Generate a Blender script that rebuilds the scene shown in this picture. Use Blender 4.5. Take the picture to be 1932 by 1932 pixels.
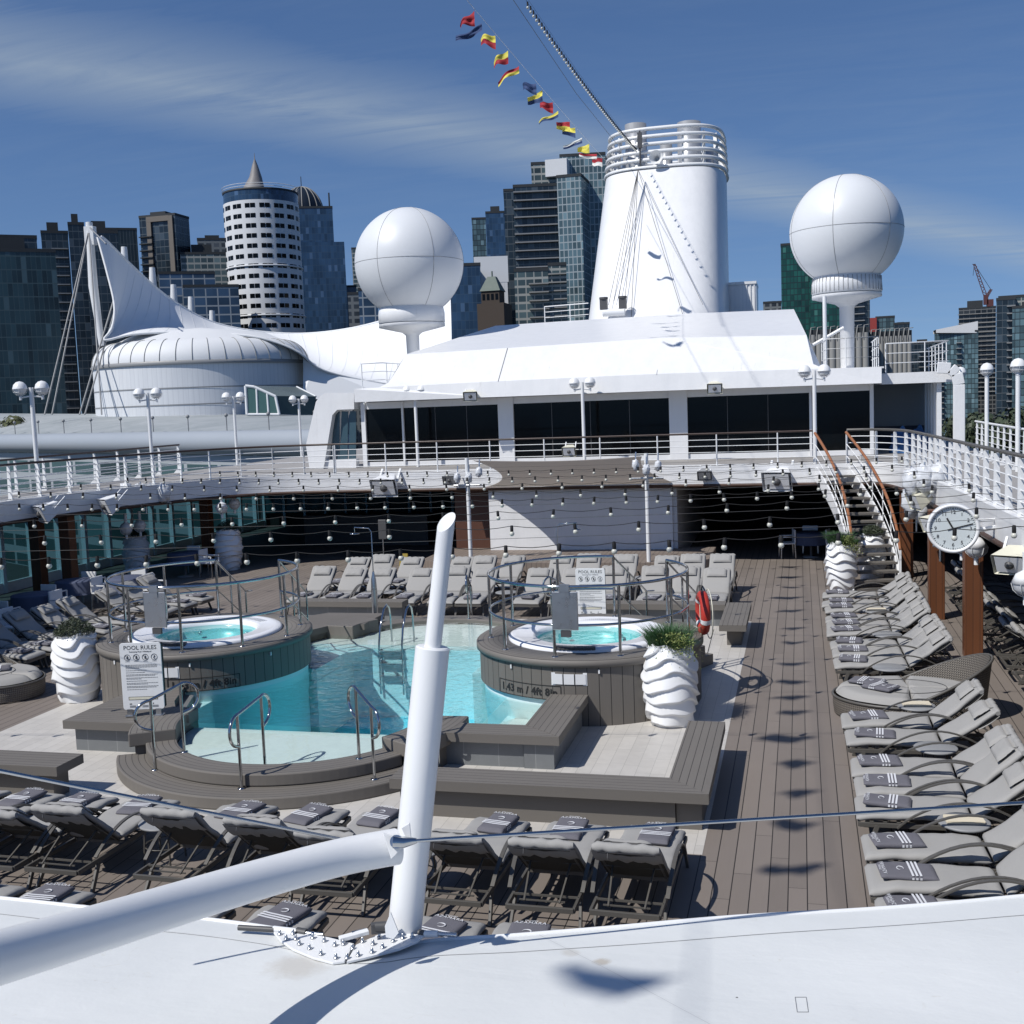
import bpy, bmesh, math, random
from mathutils import Vector, Matrix, noise
random.seed(7)
C = bpy.context.scene.collection
for o in list(bpy.data.objects): bpy.data.objects.remove(o)
sc = bpy.context.scene
PI = math.pi
R_ = math.radians
# ------------------------------------------------------------------ camera
FPX = 2130.0; ROLL = 0.038; EYE = Vector((0, 0, 5.0))
_x, _y = 1510 - 966, 737 - 966
_xp = _x * math.cos(ROLL) - _y * math.sin(ROLL); _yp = _x * math.sin(ROLL) + _y * math.cos(ROLL)
_phi = math.atan(-_yp / FPX); _th = math.atan(_xp * math.cos(_phi) / FPX)
FW = Vector((-math.sin(_th) * math.cos(_phi), math.cos(_th) * math.cos(_phi), -math.sin(_phi)))
_rt0 = Vector((math.cos(_th), math.sin(_th), 0)); _up0 = _rt0.cross(FW)
RT = _rt0 * math.cos(ROLL) - _up0 * math.sin(ROLL)
DN = -_rt0 * math.sin(ROLL) - _up0 * math.cos(ROLL)
cam_d = bpy.data.cameras.new('camera'); cam = bpy.data.objects.new('camera', cam_d); C.objects.link(cam)
cam_d.sensor_width = 36; cam_d.lens = FPX / 1932 * 36; cam_d.clip_start = 0.05; cam_d.clip_end = 6000
UP = -DN
cam.matrix_world = Matrix(((RT.x, UP.x, -FW.x, EYE.x), (RT.y, UP.y, -FW.y, EYE.y), (RT.z, UP.z, -FW.z, EYE.z), (0, 0, 0, 1)))
sc.camera = cam
# ------------------------------------------------------------------ light
SUNV = Vector((-0.55, -0.62, 1.0)).normalized()
W = bpy.data.worlds.new("World"); sc.world = W; W.use_nodes = True
wn = W.node_tree.nodes; wl = W.node_tree.links
bg = wn['Background']
sky = wn.new('ShaderNodeTexSky'); sky.sky_type = 'NISHITA'; sky.sun_disc = False
sky.sun_elevation = math.asin(SUNV.z); sky.sun_rotation = math.atan2(SUNV.x, SUNV.y)
sky.air_density = 1.0; sky.dust_density = 0.2; sky.ozone_density = 3.0; sky.altitude = 0
bg.inputs['Strength'].default_value = SKY_S = 0.076
# thin cirrus in the sky, laid on a plane far overhead
tc = wn.new('ShaderNodeTexCoord'); sep = wn.new('ShaderNodeSeparateXYZ'); wl.new(tc.outputs['Generated'], sep.inputs[0])
def wmath(op, a, b=None, c=None):
    n = wn.new('ShaderNodeMath'); n.operation = op
    for i, v in enumerate((a, b, c)):
        if v is None: continue
        if isinstance(v, (int, float)): n.inputs[i].default_value = v
        else: wl.new(v, n.inputs[i])
    return n.outputs[0]
zz = wmath('ADD', wmath('MAXIMUM', sep.outputs[2], 0.0), 0.10)
px_ = wmath('DIVIDE', sep.outputs[0], zz); py_ = wmath('DIVIDE', sep.outputs[1], zz)
cmb = wn.new('ShaderNodeCombineXYZ'); wl.new(px_, cmb.inputs[0]); wl.new(py_, cmb.inputs[1])
CLOUD_ANG = R_(35)
mp = wn.new('ShaderNodeMapping'); mp.vector_type = 'POINT'; wl.new(cmb.outputs[0], mp.inputs[0])
mp.inputs['Rotation'].default_value = (0, 0, CLOUD_ANG); mp.inputs['Scale'].default_value = (0.9, 4.2, 1)
n1 = wn.new('ShaderNodeTexNoise'); n1.inputs['Scale'].default_value = 1.1; n1.inputs['Detail'].default_value = 10; n1.inputs['Roughness'].default_value = 0.66; n1.inputs['Distortion'].default_value = 1.2
wl.new(mp.outputs[0], n1.inputs['Vector'])
n2 = wn.new('ShaderNodeTexNoise'); n2.inputs['Scale'].default_value = 0.45; n2.inputs['Detail'].default_value = 3
wl.new(cmb.outputs[0], n2.inputs['Vector'])
hz = wmath('MULTIPLY', wmath('POWER', wmath('SUBTRACT', 1.0, wmath('MINIMUM', wmath('MAXIMUM', sep.outputs[2], 0.0), 1.0)), 9.0), 0.16)
cl = wmath('MULTIPLY', wmath('SMOOTH_MIN', wmath('MAXIMUM', wmath('MULTIPLY_ADD', n1.outputs[0], 2.6, -1.12), 0.0), 1.0, 0.2), wmath('MULTIPLY_ADD', n2.outputs[0], 1.6, -0.35))
# one broad streak: distance from a line on the cloud plane
def plane_pt(px, py):
    d = FW + RT * ((px - 966) / FPX) + DN * ((py - 966) / FPX); d.normalize()
    z = max(d.z, 0) + 0.10
    return Vector((d.x / z, d.y / z))
A_ = plane_pt(0, 110); B_ = plane_pt(1050, 285); nrm = Vector((-(B_ - A_).y, (B_ - A_).x)).normalized()
dist = wmath('ABSOLUTE', wmath('SUBTRACT', wmath('ADD', wmath('MULTIPLY', px_, nrm.x), wmath('MULTIPLY', py_, nrm.y)), nrm.dot(A_)))
band = wmath('MAXIMUM', wmath('SUBTRACT', 1.0, wmath('DIVIDE', wmath('ADD', dist, wmath('MULTIPLY_ADD', n1.outputs[0], 0.5, -0.25)), 0.34)), 0.0)
ang = math.atan2((B_ - A_).y, (B_ - A_).x)
mp.inputs['Rotation'].default_value = (0, 0, -ang)
tot = wmath('MINIMUM', wmath('ADD', wmath('ADD', hz, wmath('MULTIPLY', cl, 0.16)), wmath('MULTIPLY', band, wmath('MAXIMUM', wmath('MULTIPLY_ADD', n1.outputs[0], 1.7, -0.38), 0.0))), 0.6)
# look a little above the real horizon so the far sky stays blue
zl = wmath('ADD', wmath('MULTIPLY', wmath('MAXIMUM', sep.outputs[2], 0.0), 0.9), 0.10)
sv = wn.new('ShaderNodeCombineXYZ'); wl.new(sep.outputs[0], sv.inputs[0]); wl.new(sep.outputs[1], sv.inputs[1]); wl.new(zl, sv.inputs[2])
vn = wn.new('ShaderNodeVectorMath'); vn.operation = 'NORMALIZE'; wl.new(sv.outputs[0], vn.inputs[0]); wl.new(vn.outputs[0], sky.inputs[0])
tn = wn.new('ShaderNodeMix'); tn.data_type = 'RGBA'; tn.blend_type = 'MULTIPLY'; tn.inputs[0].default_value = 1; wl.new(sky.outputs[0], tn.inputs[6]); tn.inputs[7].default_value = (.76, .93, 1.17, 1)
mixc = wn.new('ShaderNodeMix'); mixc.data_type = 'RGBA'; wl.new(tot, mixc.inputs[0]); wl.new(tn.outputs[2], mixc.inputs[6]); mixc.inputs[7].default_value = (5.0, 6.0, 7.0, 1)
wl.new(mixc.outputs[2], bg.inputs[0])
sun_d = bpy.data.lights.new('sun', 'SUN'); sun = bpy.data.objects.new('sun', sun_d); C.objects.link(sun)
sun_d.energy = 4.55; sun_d.angle = R_(0.42); sun_d.color = (1.0, 0.965, 0.91)
sun.rotation_euler = SUNV.to_track_quat('Z', 'Y').to_euler(); sun.location = (-20, -20, 60)
sc.view_settings.view_transform = 'Standard'; sc.view_settings.look = 'None'; sc.view_settings.exposure = 0.0; sc.view_settings.gamma = 1
sc.render.resolution_x = 1024; sc.render.resolution_y = 1024
try:
    sc.cycles.max_bounces = 8; sc.cycles.transparent_max_bounces = 16; sc.cycles.caustics_reflective = False; sc.cycles.caustics_refractive = False
except Exception: pass
# ------------------------------------------------------------------ photo measuring helpers (1932 px scale) -> world points
def ray(px, py): return FW + RT * ((px - 966) / FPX) + DN * ((py - 966) / FPX)
def atz(px, py, z): d = ray(px, py); return EYE + d * ((z - EYE.z) / d.z)
def aty(px, py, y): d = ray(px, py); return EYE + d * (y / d.y)
def atx(px, py, x): d = ray(px, py); return EYE + d * (x / d.x)
def atd(px, py, dep): return EYE + ray(px, py) * dep
# ------------------------------------------------------------------ object helpers
def tag(o, label=None, cat=None, group=None, kind=None):
    if label: o['label'] = label
    if cat: o['category'] = cat
    if group: o['group'] = group
    if kind: o['kind'] = kind
    return o
def thing(name, label, cat, loc=(0, 0, 0), rz=0, group=None):
    o = bpy.data.objects.new(name, None); C.objects.link(o); o.location = loc; o.rotation_euler = (0, 0, rz); o.empty_display_size = 0.2
    return tag(o, label, cat, group)
class MB:
    def __init__(s): s.v = []; s.f = []; s.m = []; s.sm = []
    def add(s, vs, fs, smooth=False, mi=0):
        n = len(s.v); s.v += [tuple(v) for v in vs]
        for f in fs: s.f.append(tuple(i + n for i in f)); s.sm.append(smooth); s.m.append(mi)
        return s
    def box(s, x0, y0, z0, x1, y1, z1, mi=0):
        if x0 > x1: x0, x1 = x1, x0
        if y0 > y1: y0, y1 = y1, y0
        if z0 > z1: z0, z1 = z1, z0
        return s.add([(x0, y0, z0), (x1, y0, z0), (x1, y1, z0), (x0, y1, z0), (x0, y0, z1), (x1, y0, z1), (x1, y1, z1), (x0, y1, z1)],
            [(0, 3, 2, 1), (4, 5, 6, 7), (0, 1, 5, 4), (1, 2, 6, 5), (2, 3, 7, 6), (3, 0, 4, 7)], False, mi)
    def beam(s, a, b, w, h=None, upv=(0, 0, 1), mi=0):
        h = h or w; a = Vector(a); b = Vector(b); d = (b - a).normalized(); u = Vector(upv)
        if abs(d.dot(u)) > 0.98: u = Vector((1, 0, 0))
        r = d.cross(u).normalized(); u = r.cross(d).normalized()
        vs = []
        for p in (a, b):
            for sx, sy in ((-1, -1), (1, -1), (1, 1), (-1, 1)): vs.append(p + r * sx * w / 2 + u * sy * h / 2)
        return s.add(vs, [(0, 1, 2, 3), (7, 6, 5, 4), (0, 4, 5, 1), (1, 5, 6, 2), (2, 6, 7, 3), (3, 7, 4, 0)], False, mi)
    def tube(s, pts, r, n=8, cap=True, mi=0, closed=False):
        pts = [Vector(p) for p in pts]; k = len(pts); rs = r if isinstance(r, (list, tuple)) else [r] * k
        vs = []; prev = None
        for i, p in enumerate(pts):
            if closed: d = pts[(i + 1) % k] - pts[i - 1]
            else: d = pts[min(i + 1, k - 1)] - pts[max(i - 1, 0)]
            d.normalize()
            if prev is None:
                u = Vector((0, 0, 1)) if abs(d.z) < 0.9 else Vector((1, 0, 0)); a = d.cross(u).normalized()
            else:
                a = prev - d * prev.dot(d)
                a = a.normalized() if a.length > 1e-6 else prev
            prev = a; b = d.cross(a)
            for j in range(n):
                t = 2 * PI * j / n; vs.append(p + (a * math.cos(t) + b * math.sin(t)) * rs[i])
        fs = []
        m = k if closed else k - 1
        for i in range(m):
            for j in range(n):
                i2 = (i + 1) % k
                fs.append((i * n + j, i * n + (j + 1) % n, i2 * n + (j + 1) % n, i2 * n + j))
        s.add(vs, fs, True, mi)
        if cap and not closed:
            s.add(vs[:n], [tuple(range(n))[::-1]], False, mi); s.add(vs[-n:], [tuple(range(n))], False, mi)
        return s
    def lathe(s, prof, c=(0, 0, 0), n=32, fn=None, mi=0, smooth=True, a0=0, a1=2 * PI):
        vs = []; full = abs(a1 - a0 - 2 * PI) < 1e-6; m = n if full else n + 1
        for (r, z) in prof:
            for j in range(m):
                t = a0 + (a1 - a0) * j / n; rr = r * (fn(t, z) if fn else 1)
                vs.append((c[0] + rr * math.cos(t), c[1] + rr * math.sin(t), c[2] + z))
        fs = []
        for i in range(len(prof) - 1):
            for j in range(n):
                j2 = (j + 1) % m
                fs.append((i * m + j, i * m + j2, (i + 1) * m + j2, (i + 1) * m + j))
        return s.add(vs, fs, smooth, mi)
    def sphere(s, c, r, n=12, m=8, mi=0, sz=1.0):
        prof = [(max(1e-4, r * math.sin(PI * i / m)), -r * sz * math.cos(PI * i / m)) for i in range(m + 1)]
        return s.lathe(prof, c, n, mi=mi)
    def prism(s, poly, z0, z1, mi=0):
        n = len(poly)
        ar = sum(poly[i][0] * poly[(i + 1) % n][1] - poly[(i + 1) % n][0] * poly[i][1] for i in range(n))
        if ar < 0: poly = poly[::-1]
        vs = [(p[0], p[1], z0) for p in poly] + [(p[0], p[1], z1) for p in poly]
        return s.add(vs, [tuple(range(n))[::-1], tuple(range(n, 2 * n))] + [(i, (i + 1) % n, n + (i + 1) % n, n + i) for i in range(n)], False, mi)
    def grid(s, fn, nu, nv, smooth=True, mi=0, flip=False):
        vs = [fn(i / nu, j / nv) for i in range(nu + 1) for j in range(nv + 1)]
        fs = [(i * (nv + 1) + j, (i + 1) * (nv + 1) + j, (i + 1) * (nv + 1) + j + 1, i * (nv + 1) + j + 1) for i in range(nu) for j in range(nv)]
        if flip: fs = [f[::-1] for f in fs]
        return s.add(vs, fs, smooth, mi)
    def mesh(s, name):
        me = bpy.data.meshes.new(name); me.from_pydata(s.v, [], s.f)
        me.polygons.foreach_set('use_smooth', s.sm); me.polygons.foreach_set('material_index', s.m); me.update(); return me
    def build(s, name, mats, parent=None, bevel=0, loc=None, rot=None, seg=2):
        me = s.mesh(name)
        for m in (mats if isinstance(mats, (list, tuple)) else [mats]): me.materials.append(m)
        o = bpy.data.objects.new(name, me); C.objects.link(o)
        if parent: o.parent = parent
        if loc is not None: o.location = loc
        if rot is not None: o.rotation_euler = rot
        if bevel:
            md = o.modifiers.new('bevel', 'BEVEL'); md.width = bevel; md.segments = seg; md.limit_method = 'ANGLE'; md.angle_limit = R_(35)
        return o
def struct(name, mb, m, bevel=0): o = mb.build(name, m, None, bevel); o['kind'] = 'structure'; return o
def copy_tree(o, parent=None):
    c = o.copy(); C.objects.link(c); c.parent = parent
    for k in ('label', 'group', 'category'):
        pass
    for ch in o.children: copy_tree(ch, c)
    return c
def text_obj(txt, size, m, parent=None, loc=(0, 0, 0), rot=(0, 0, 0), name='lettering', align='CENTER', ext=0.0008, space=1.0, off=0.0):
    cu = bpy.data.curves.new('txt', 'FONT'); cu.body = txt; cu.size = size; cu.align_x = align; cu.align_y = 'CENTER'; cu.extrude = ext; cu.space_character = space; cu.offset = off
    cu.resolution_u = 2
    tmp = bpy.data.objects.new('tmp', cu); C.objects.link(tmp)
    dg = bpy.context.evaluated_depsgraph_get()
    me = bpy.data.meshes.new_from_object(tmp.evaluated_get(dg)); bpy.data.objects.remove(tmp)
    me.materials.clear(); me.materials.append(m)
    o = bpy.data.objects.new(name, me); C.objects.link(o); o.parent = parent; o.location = loc; o.rotation_euler = rot
    return o
def rpoly(pts, r, n=5):   # rounded polygon
    out = []; k = len(pts)
    for i in range(k):
        p = Vector(pts[i][:2]); a = Vector(pts[i - 1][:2]); b = Vector(pts[(i + 1) % k][:2])
        d1 = (a - p).normalized(); d2 = (b - p).normalized(); rr = min(r, (a - p).length * .45, (b - p).length * .45)
        p1 = p + d1 * rr; p2 = p + d2 * rr
        for j in range(n + 1):
            t = j / n; out.append(tuple(p1 * (1 - t) ** 2 + p * 2 * t * (1 - t) + p2 * t * t))
    return out
# ------------------------------------------------------------------ materials
class NT:
    def __init__(s, name):
        s.m = bpy.data.materials.new(name); s.m.use_nodes = True; s.n = s.m.node_tree.nodes; s.l = s.m.node_tree.links
        s.b = s.n['Principled BSDF']; s.out = s.n['Material Output']
    def set(s, sock, v):
        if isinstance(v, bpy.types.NodeSocket): s.l.new(v, sock)
        elif isinstance(v, tuple) and len(v) == 3 and sock.type == 'RGBA': sock.default_value = (*v, 1)
        else: sock.default_value = v
    def math(s, op, *a, clamp=False):
        n = s.n.new('ShaderNodeMath'); n.operation = op; n.use_clamp = clamp
        for i, v in enumerate(a): s.set(n.inputs[i], v)
        return n.outputs[0]
    def pos(s, kind='world'):
        if kind == 'world': return s.n.new('ShaderNodeNewGeometry').outputs['Position']
        return s.n.new('ShaderNodeTexCoord').outputs['Object']
    def xyz(s, v): n = s.n.new('ShaderNodeSeparateXYZ'); s.l.new(v, n.inputs[0]); return n.outputs
    def vec(s, x, y, z=0.0):
        n = s.n.new('ShaderNodeCombineXYZ')
        for i, v in enumerate((x, y, z)): s.set(n.inputs[i], v)
        return n.outputs[0]
    def noise(s, v, scale, detail=3, rough=.5, dist=0.0):
        n = s.n.new('ShaderNodeTexNoise'); s.l.new(v, n.inputs['Vector']); n.inputs['Scale'].default_value = scale; n.inputs['Detail'].default_value = detail; n.inputs['Roughness'].default_value = rough; n.inputs['Distortion'].default_value = dist
        return n.outputs[0]
    def white(s, v): n = s.n.new('ShaderNodeTexWhiteNoise'); s.l.new(v, n.inputs['Vector']); return n.outputs[0]
    def mix(s, f, a, b, blend='MIX'):
        n = s.n.new('ShaderNodeMix'); n.data_type = 'RGBA'; n.blend_type = blend; s.set(n.inputs[0], f); s.set(n.inputs[6], a); s.set(n.inputs[7], b); return n.outputs[2]
    def line(s, coord, w, g):        # 1 on a groove of width g every w
        fr = s.math('FRACT', s.math('DIVIDE', coord, w)); return s.math('LESS_THAN', fr, g / w)
    def cell(s, coord, w): return s.math('FLOOR', s.math('DIVIDE', coord, w))
    def bump(s, h, strength=.3, dist=.01):
        n = s.n.new('ShaderNodeBump'); s.l.new(h, n.inputs['Height']); n.inputs['Strength'].default_value = strength; n.inputs['Distance'].default_value = dist; s.l.new(n.outputs[0], s.b.inputs['Normal'])
    def fin(s, col, rough=.6, metal=0.0, spec=.5):
        s.set(s.b.inputs['Base Color'], col); s.set(s.b.inputs['Roughness'], rough); s.set(s.b.inputs['Metallic'], metal); s.b.inputs['Specular IOR Level'].default_value = spec
        return s.m
def plain(name, col, rough=.6, metal=0.0, var=.12, scale=6, bump=.0, coord='object', spec=.5, fine=40):
    t = NT(name); p = t.pos(coord); n = t.noise(p, scale, 5, .6)
    f = t.math('MULTIPLY', t.math('SUBTRACT', n, .5), 2 * var)
    c = t.mix(t.math('ADD', f, .5, clamp=True), tuple(x * (1 - var) for x in col), tuple(min(1, x * (1 + var)) for x in col))
    if bump: t.bump(t.noise(p, fine, 4, .6), bump, .01)
    r = t.math('ADD', t.math('MULTIPLY', t.math('SUBTRACT', n, .5), .25), rough)
    return t.fin(c, r, metal, spec)
def planks(name, col, axis='x', w=.19, gap=.012, seam=2.4, rough=.65, var=.16, groove=(.022, .019, .017), ends=True, coord='world', off=0.0):
    t = NT(name); X = t.xyz(t.pos(coord)); u, v = (X[0], X[1]) if axis == 'x' else (X[1], X[0])
    if axis == 'r':
        pass
    u = t.math('ADD', u, off)
    ci = t.cell(u, w); rnd = t.white(t.vec(ci, 3.1)); v2 = t.math('ADD', v, t.math('MULTIPLY', rnd, seam * 3))
    g = t.line(u, w, gap); cj = t.cell(v2, seam); r2 = t.white(t.vec(ci, cj))
    if ends: g = t.math('MAXIMUM', g, t.line(v2, seam, gap * .6))
    st = t.noise(t.vec(t.math('MULTIPLY', u, 60.0), t.math('MULTIPLY', v, 2.5), 0.0), 1.0, 3)
    big = t.noise(t.pos('world'), .9, 4)
    k = t.math('ADD', t.math('MULTIPLY', t.math('SUBTRACT', r2, .5), var), t.math('ADD', t.math('MULTIPLY', t.math('SUBTRACT', st, .5), .14), t.math('MULTIPLY', t.math('SUBTRACT', big, .5), .3)))
    c = t.mix(t.math('ADD', k, .5, clamp=True), tuple(x * .72 for x in col), tuple(x * 1.28 for x in col))
    c = t.mix(g, c, groove)
    t.bump(t.math('MULTIPLY', g, -1.0), .4, .004)
    return t.fin(c, rough, 0, .4)
M = {}
WH = (.80, .81, .82)
M['white'] = plain('white_paint', (.74, .75, .755), .36, 0, .055, 5, .10, fine=9)
def hull_white():
    t = NT('hull_white'); p = t.pos('world'); n = t.noise(p, .55, 5, .6); n2 = t.noise(t.vec(t.xyz(p)[0], t.xyz(p)[1], t.math('MULTIPLY', t.xyz(p)[2], .12)), 2.2, 5, .7)
    n3 = t.noise(t.vec(t.math('MULTIPLY', t.xyz(p)[0], 3.0), t.math('MULTIPLY', t.xyz(p)[1], 1.0), t.math('MULTIPLY', t.xyz(p)[2], .35)), 2.0, 6, .75)
    c = t.mix(t.math('MULTIPLY_ADD', n2, 1.8, -.75, clamp=True), (.75, .755, .76), (.66, .67, .68)); c = t.mix(t.math('MULTIPLY_ADD', n3, 4.0, -2.45, clamp=True), c, (.50, .49, .46))
    t.bump(n, .25, .12); return t.fin(c, .33)
M['hull'] = hull_white()
M['white2'] = plain('off_white', (.70, .71, .72), .5, 0, .06, 2)
M['cream'] = plain('cream_plastic', (.66, .64, .52), .5, 0, .08, 3)
M['grey'] = plain('grey_paint', (.25, .255, .26), .5, 0, .08, 3)
M['dgrey'] = plain('dark_grey', (.07, .07, .072), .5, 0, .12, 3)
M['black'] = plain('black_matt', (.010, .010, .011), .7, 0, .2, 5)
M['chrome'] = plain('polished_steel', (.46, .47, .48), .08, 1.0, .04, 4)
M['steel'] = plain('brushed_steel', (.55, .56, .57), .3, 1.0, .1, 8)
M['deck'] = planks('deck_planks', (.186, .160, .141), 'x', .187, .011, 4.6, var=.3)
M['bench_x'] = planks('bench_boards_lengthwise', (.150, .138, .124), 'y', .096, .007, 30, ends=False, var=.12, coord='world')
M['bench_y'] = planks('bench_boards_across', (.150, .138, .124), 'x', .096, .007, 30, ends=False, var=.12, coord='world')
M['bench'] = plain('bench_edge', (.135, .124, .111), .62, 0, .10, 4, coord='world')
M['upper_deck'] = plain('upper_deck_floor', (.30, .29, .28), .75, 0, .14, 1.5, coord='world')
def tiles(name, col, wx, wy, g=.006, grout=(.32, .31, .29), var=.25, axes='xy', rough=.45, stag=True):
    t = NT(name); X = t.xyz(t.pos('world')); i = {'x': 0, 'y': 1, 'z': 2}; u = X[i[axes[0]]]; v = X[i[axes[1]]]
    if axes == 'xz': u = t.math('ADD', X[0], X[1])
    ci = t.cell(u, wx)
    v2 = t.math('ADD', v, t.math('MULTIPLY', t.white(t.vec(ci, 1.7)), wy)) if stag else t.math('ADD', v, 0.0)
    gm = t.math('MAXIMUM', t.line(u, wx, g), t.line(v2, wy, g)); r = t.white(t.vec(ci, t.cell(v2, wy)))
    n = t.noise(t.pos('world'), 5, 6, .65, .8)
    k = t.math('ADD', t.math('MULTIPLY', t.math('SUBTRACT', r, .5), var), t.math('MULTIPLY', t.math('SUBTRACT', n, .5), .7))
    c = t.mix(t.math('ADD', k, .5, clamp=True), tuple(x * .8 for x in col), tuple(min(.9, x * 1.2) for x in col)); c = t.mix(gm, c, grout)
    return t.fin(c, rough)
M['tile'] = tiles('stone_plank_tiles', (.50, .48, .45), .20, .62)
M['tile_grey'] = tiles('grey_wall_tiles', (.155, .165, .172), .50, .60, .008, (.26, .27, .27), .3, 'xz', .4, False)
def radial(name, col, cx, cy, w=.085, g=.007):
    t = NT(name); X = t.xyz(t.pos('world')); dx = t.math('SUBTRACT', X[0], cx); dy = t.math('SUBTRACT', X[1], cy)
    r = t.math('SQRT', t.math('ADD', t.math('MULTIPLY', dx, dx), t.math('MULTIPLY', dy, dy)))
    nz = t.n.new('ShaderNodeNewGeometry').outputs['Normal']; up = t.math('GREATER_THAN', t.xyz(nz)[2], .7)
    gm = t.math('MULTIPLY', t.line(r, w, g), up); rr = t.white(t.vec(t.cell(r, w), 4.0)); n = t.noise(t.pos('world'), 1.6, 5)
    k = t.math('ADD', t.math('MULTIPLY', t.math('SUBTRACT', rr, .5), .18), t.math('MULTIPLY', t.math('SUBTRACT', n, .5), .35))
    c = t.mix(t.math('ADD', k, .5, clamp=True), tuple(x * .75 for x in col), tuple(x * 1.25 for x in col)); c = t.mix(gm, c, (.012, .011, .01))
    return t.fin(c, .62)
X0 = -7.2
M['step_r'] = radial('curved_step_boards', (.150, .138, .124), X0, 15.12)
M['step_b'] = radial('curved_back_step_boards', (.150, .138, .124), X0, 21.2)
TUBS = [(-10.52, 18.2), (-3.5, 18.45)]
M['tubL'] = radial('round_deck_boards_west', (.150, .138, .124), *TUBS[0])
M['tubR'] = radial('round_deck_boards_east', (.150, .138, .124), *TUBS[1])
def stave(name, cx, cy):
    t = NT(name); X = t.xyz(t.pos('world')); a = t.math('ARCTAN2', t.math('SUBTRACT', X[1], cy), t.math('SUBTRACT', X[0], cx)); a = t.math('ADD', a, 7.0)
    w = .098; g = t.line(a, w, .006); r = t.white(t.vec(t.cell(a, w), 2.0)); st = t.noise(t.vec(t.math('MULTIPLY', a, 90.0), t.math('MULTIPLY', X[2], 2.0)), 1.0, 3)
    k = t.math('ADD', t.math('MULTIPLY', t.math('SUBTRACT', r, .5), .3), t.math('MULTIPLY', t.math('SUBTRACT', st, .5), .3))
    col = (.140, .128, .114); c = t.mix(t.math('ADD', k, .5, clamp=True), tuple(x * .75 for x in col), tuple(x * 1.25 for x in col)); c = t.mix(g, c, (.008, .007, .007))
    return t.fin(c, .6)
M['staveL'] = stave('vertical_boards_west', *TUBS[0]); M['staveR'] = stave('vertical_boards_east', *TUBS[1])
M['fabric'] = plain('cushion_fabric', (.31, .305, .295), .85, 0, .10, 5, .25, fine=22, spec=.2)
M['fabric_dk'] = plain('sling_fabric', (.052, .050, .044), .85, 0, .12, 5, .2, spec=.2)
M['frame'] = plain('taupe_metal_frame', (.085, .080, .072), .45, 0, .1, 6)
M['towel'] = plain('grey_towel', (.140, .138, .158), .95, 0, .2, 14, .6, fine=160, spec=.1)
M['towel_w'] = plain('white_towel_stripe', (.62, .63, .66), .95, 0, .12, 40, .4, fine=160, spec=.1)
M['ceramic'] = plain('white_planter', (.76, .77, .78), .42, 0, .03, 3)
M['leaf'] = plain('grass_blades', (.035, .095, .03), .6, 0, .5, 9)
M['leaf2'] = plain('variegated_leaves', (.20, .24, .07), .6, 0, .6, 30)
M['leaf_dk'] = plain('dark_leaves', (.04, .055, .028), .6, 0, .5, 12)
M['soil'] = plain('soil', (.03, .022, .015), .9)
M['wood'] = planks('varnished_wood', (.135, .052, .024), 'x', .12, .006, 40, ends=False, var=.3, rough=.35)
def teak():
    t = NT('teak_rail'); n = t.noise(t.pos('world'), 14, 4, .6, 1.5); return t.fin(t.mix(n, (.20, .075, .03), (.36, .15, .07)), .4)
M['teak'] = teak()
M['dkwood'] = plain('dark_handrail', (.045, .026, .020), .4, 0, .3, 8)
M['red'] = plain('red_plastic', (.42, .035, .022), .45)
M['fred'] = plain('flag_red', (.34, .02, .03), .8); M['fyel'] = plain('flag_yellow', (.70, .62, .10), .8); M['fblue'] = plain('flag_blue', (.03, .06, .16), .8); M['fwhite'] = plain('flag_white', (.72, .72, .68), .8)
M['blue'] = plain('blue_fabric', (.02, .09, .24), .7, 0, .4, 4)
M['acrylic'] = plain('tub_shell', (.78, .79, .82), .2, 0, .02, 2)
M['tubcyan'] = plain('tub_inside', (.33, .66, .68), .3, 0, .15, 3)
M['shelf'] = tiles('pale_pool_mosaic', (.70, .75, .73), .05, .05, .003, (.55, .64, .63), .1, 'xy', .35, False)
M['poolwall'] = plain('pale_blue_pool_wall', (.70, .84, .86), .4, 0, .06, 1.5)
def poolfloor():
    t = NT('pool_floor'); p = t.pos('world'); v = t.n.new('ShaderNodeTexVoronoi'); v.feature = 'DISTANCE_TO_EDGE'; v.inputs['Scale'].default_value = 4.2
    pd = t.n.new('ShaderNodeVectorMath'); pd.operation = 'ADD'; nn = t.n.new('ShaderNodeTexNoise'); nn.inputs['Scale'].default_value = 3; t.l.new(p, nn.inputs['Vector']); t.l.new(p, pd.inputs[0]); t.l.new(nn.outputs['Color'], pd.inputs[1]); t.l.new(pd.outputs[0], v.inputs['Vector'])
    X = t.xyz(p); r = t.white(t.vec(t.cell(X[0], .05), t.cell(X[1], .05)))
    c = t.mix(t.math('MULTIPLY', r, .6), (.05, .53, .66), (.17, .80, .90))
    return t.fin(c, .4)
M['poolfloor'] = poolfloor()
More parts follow.
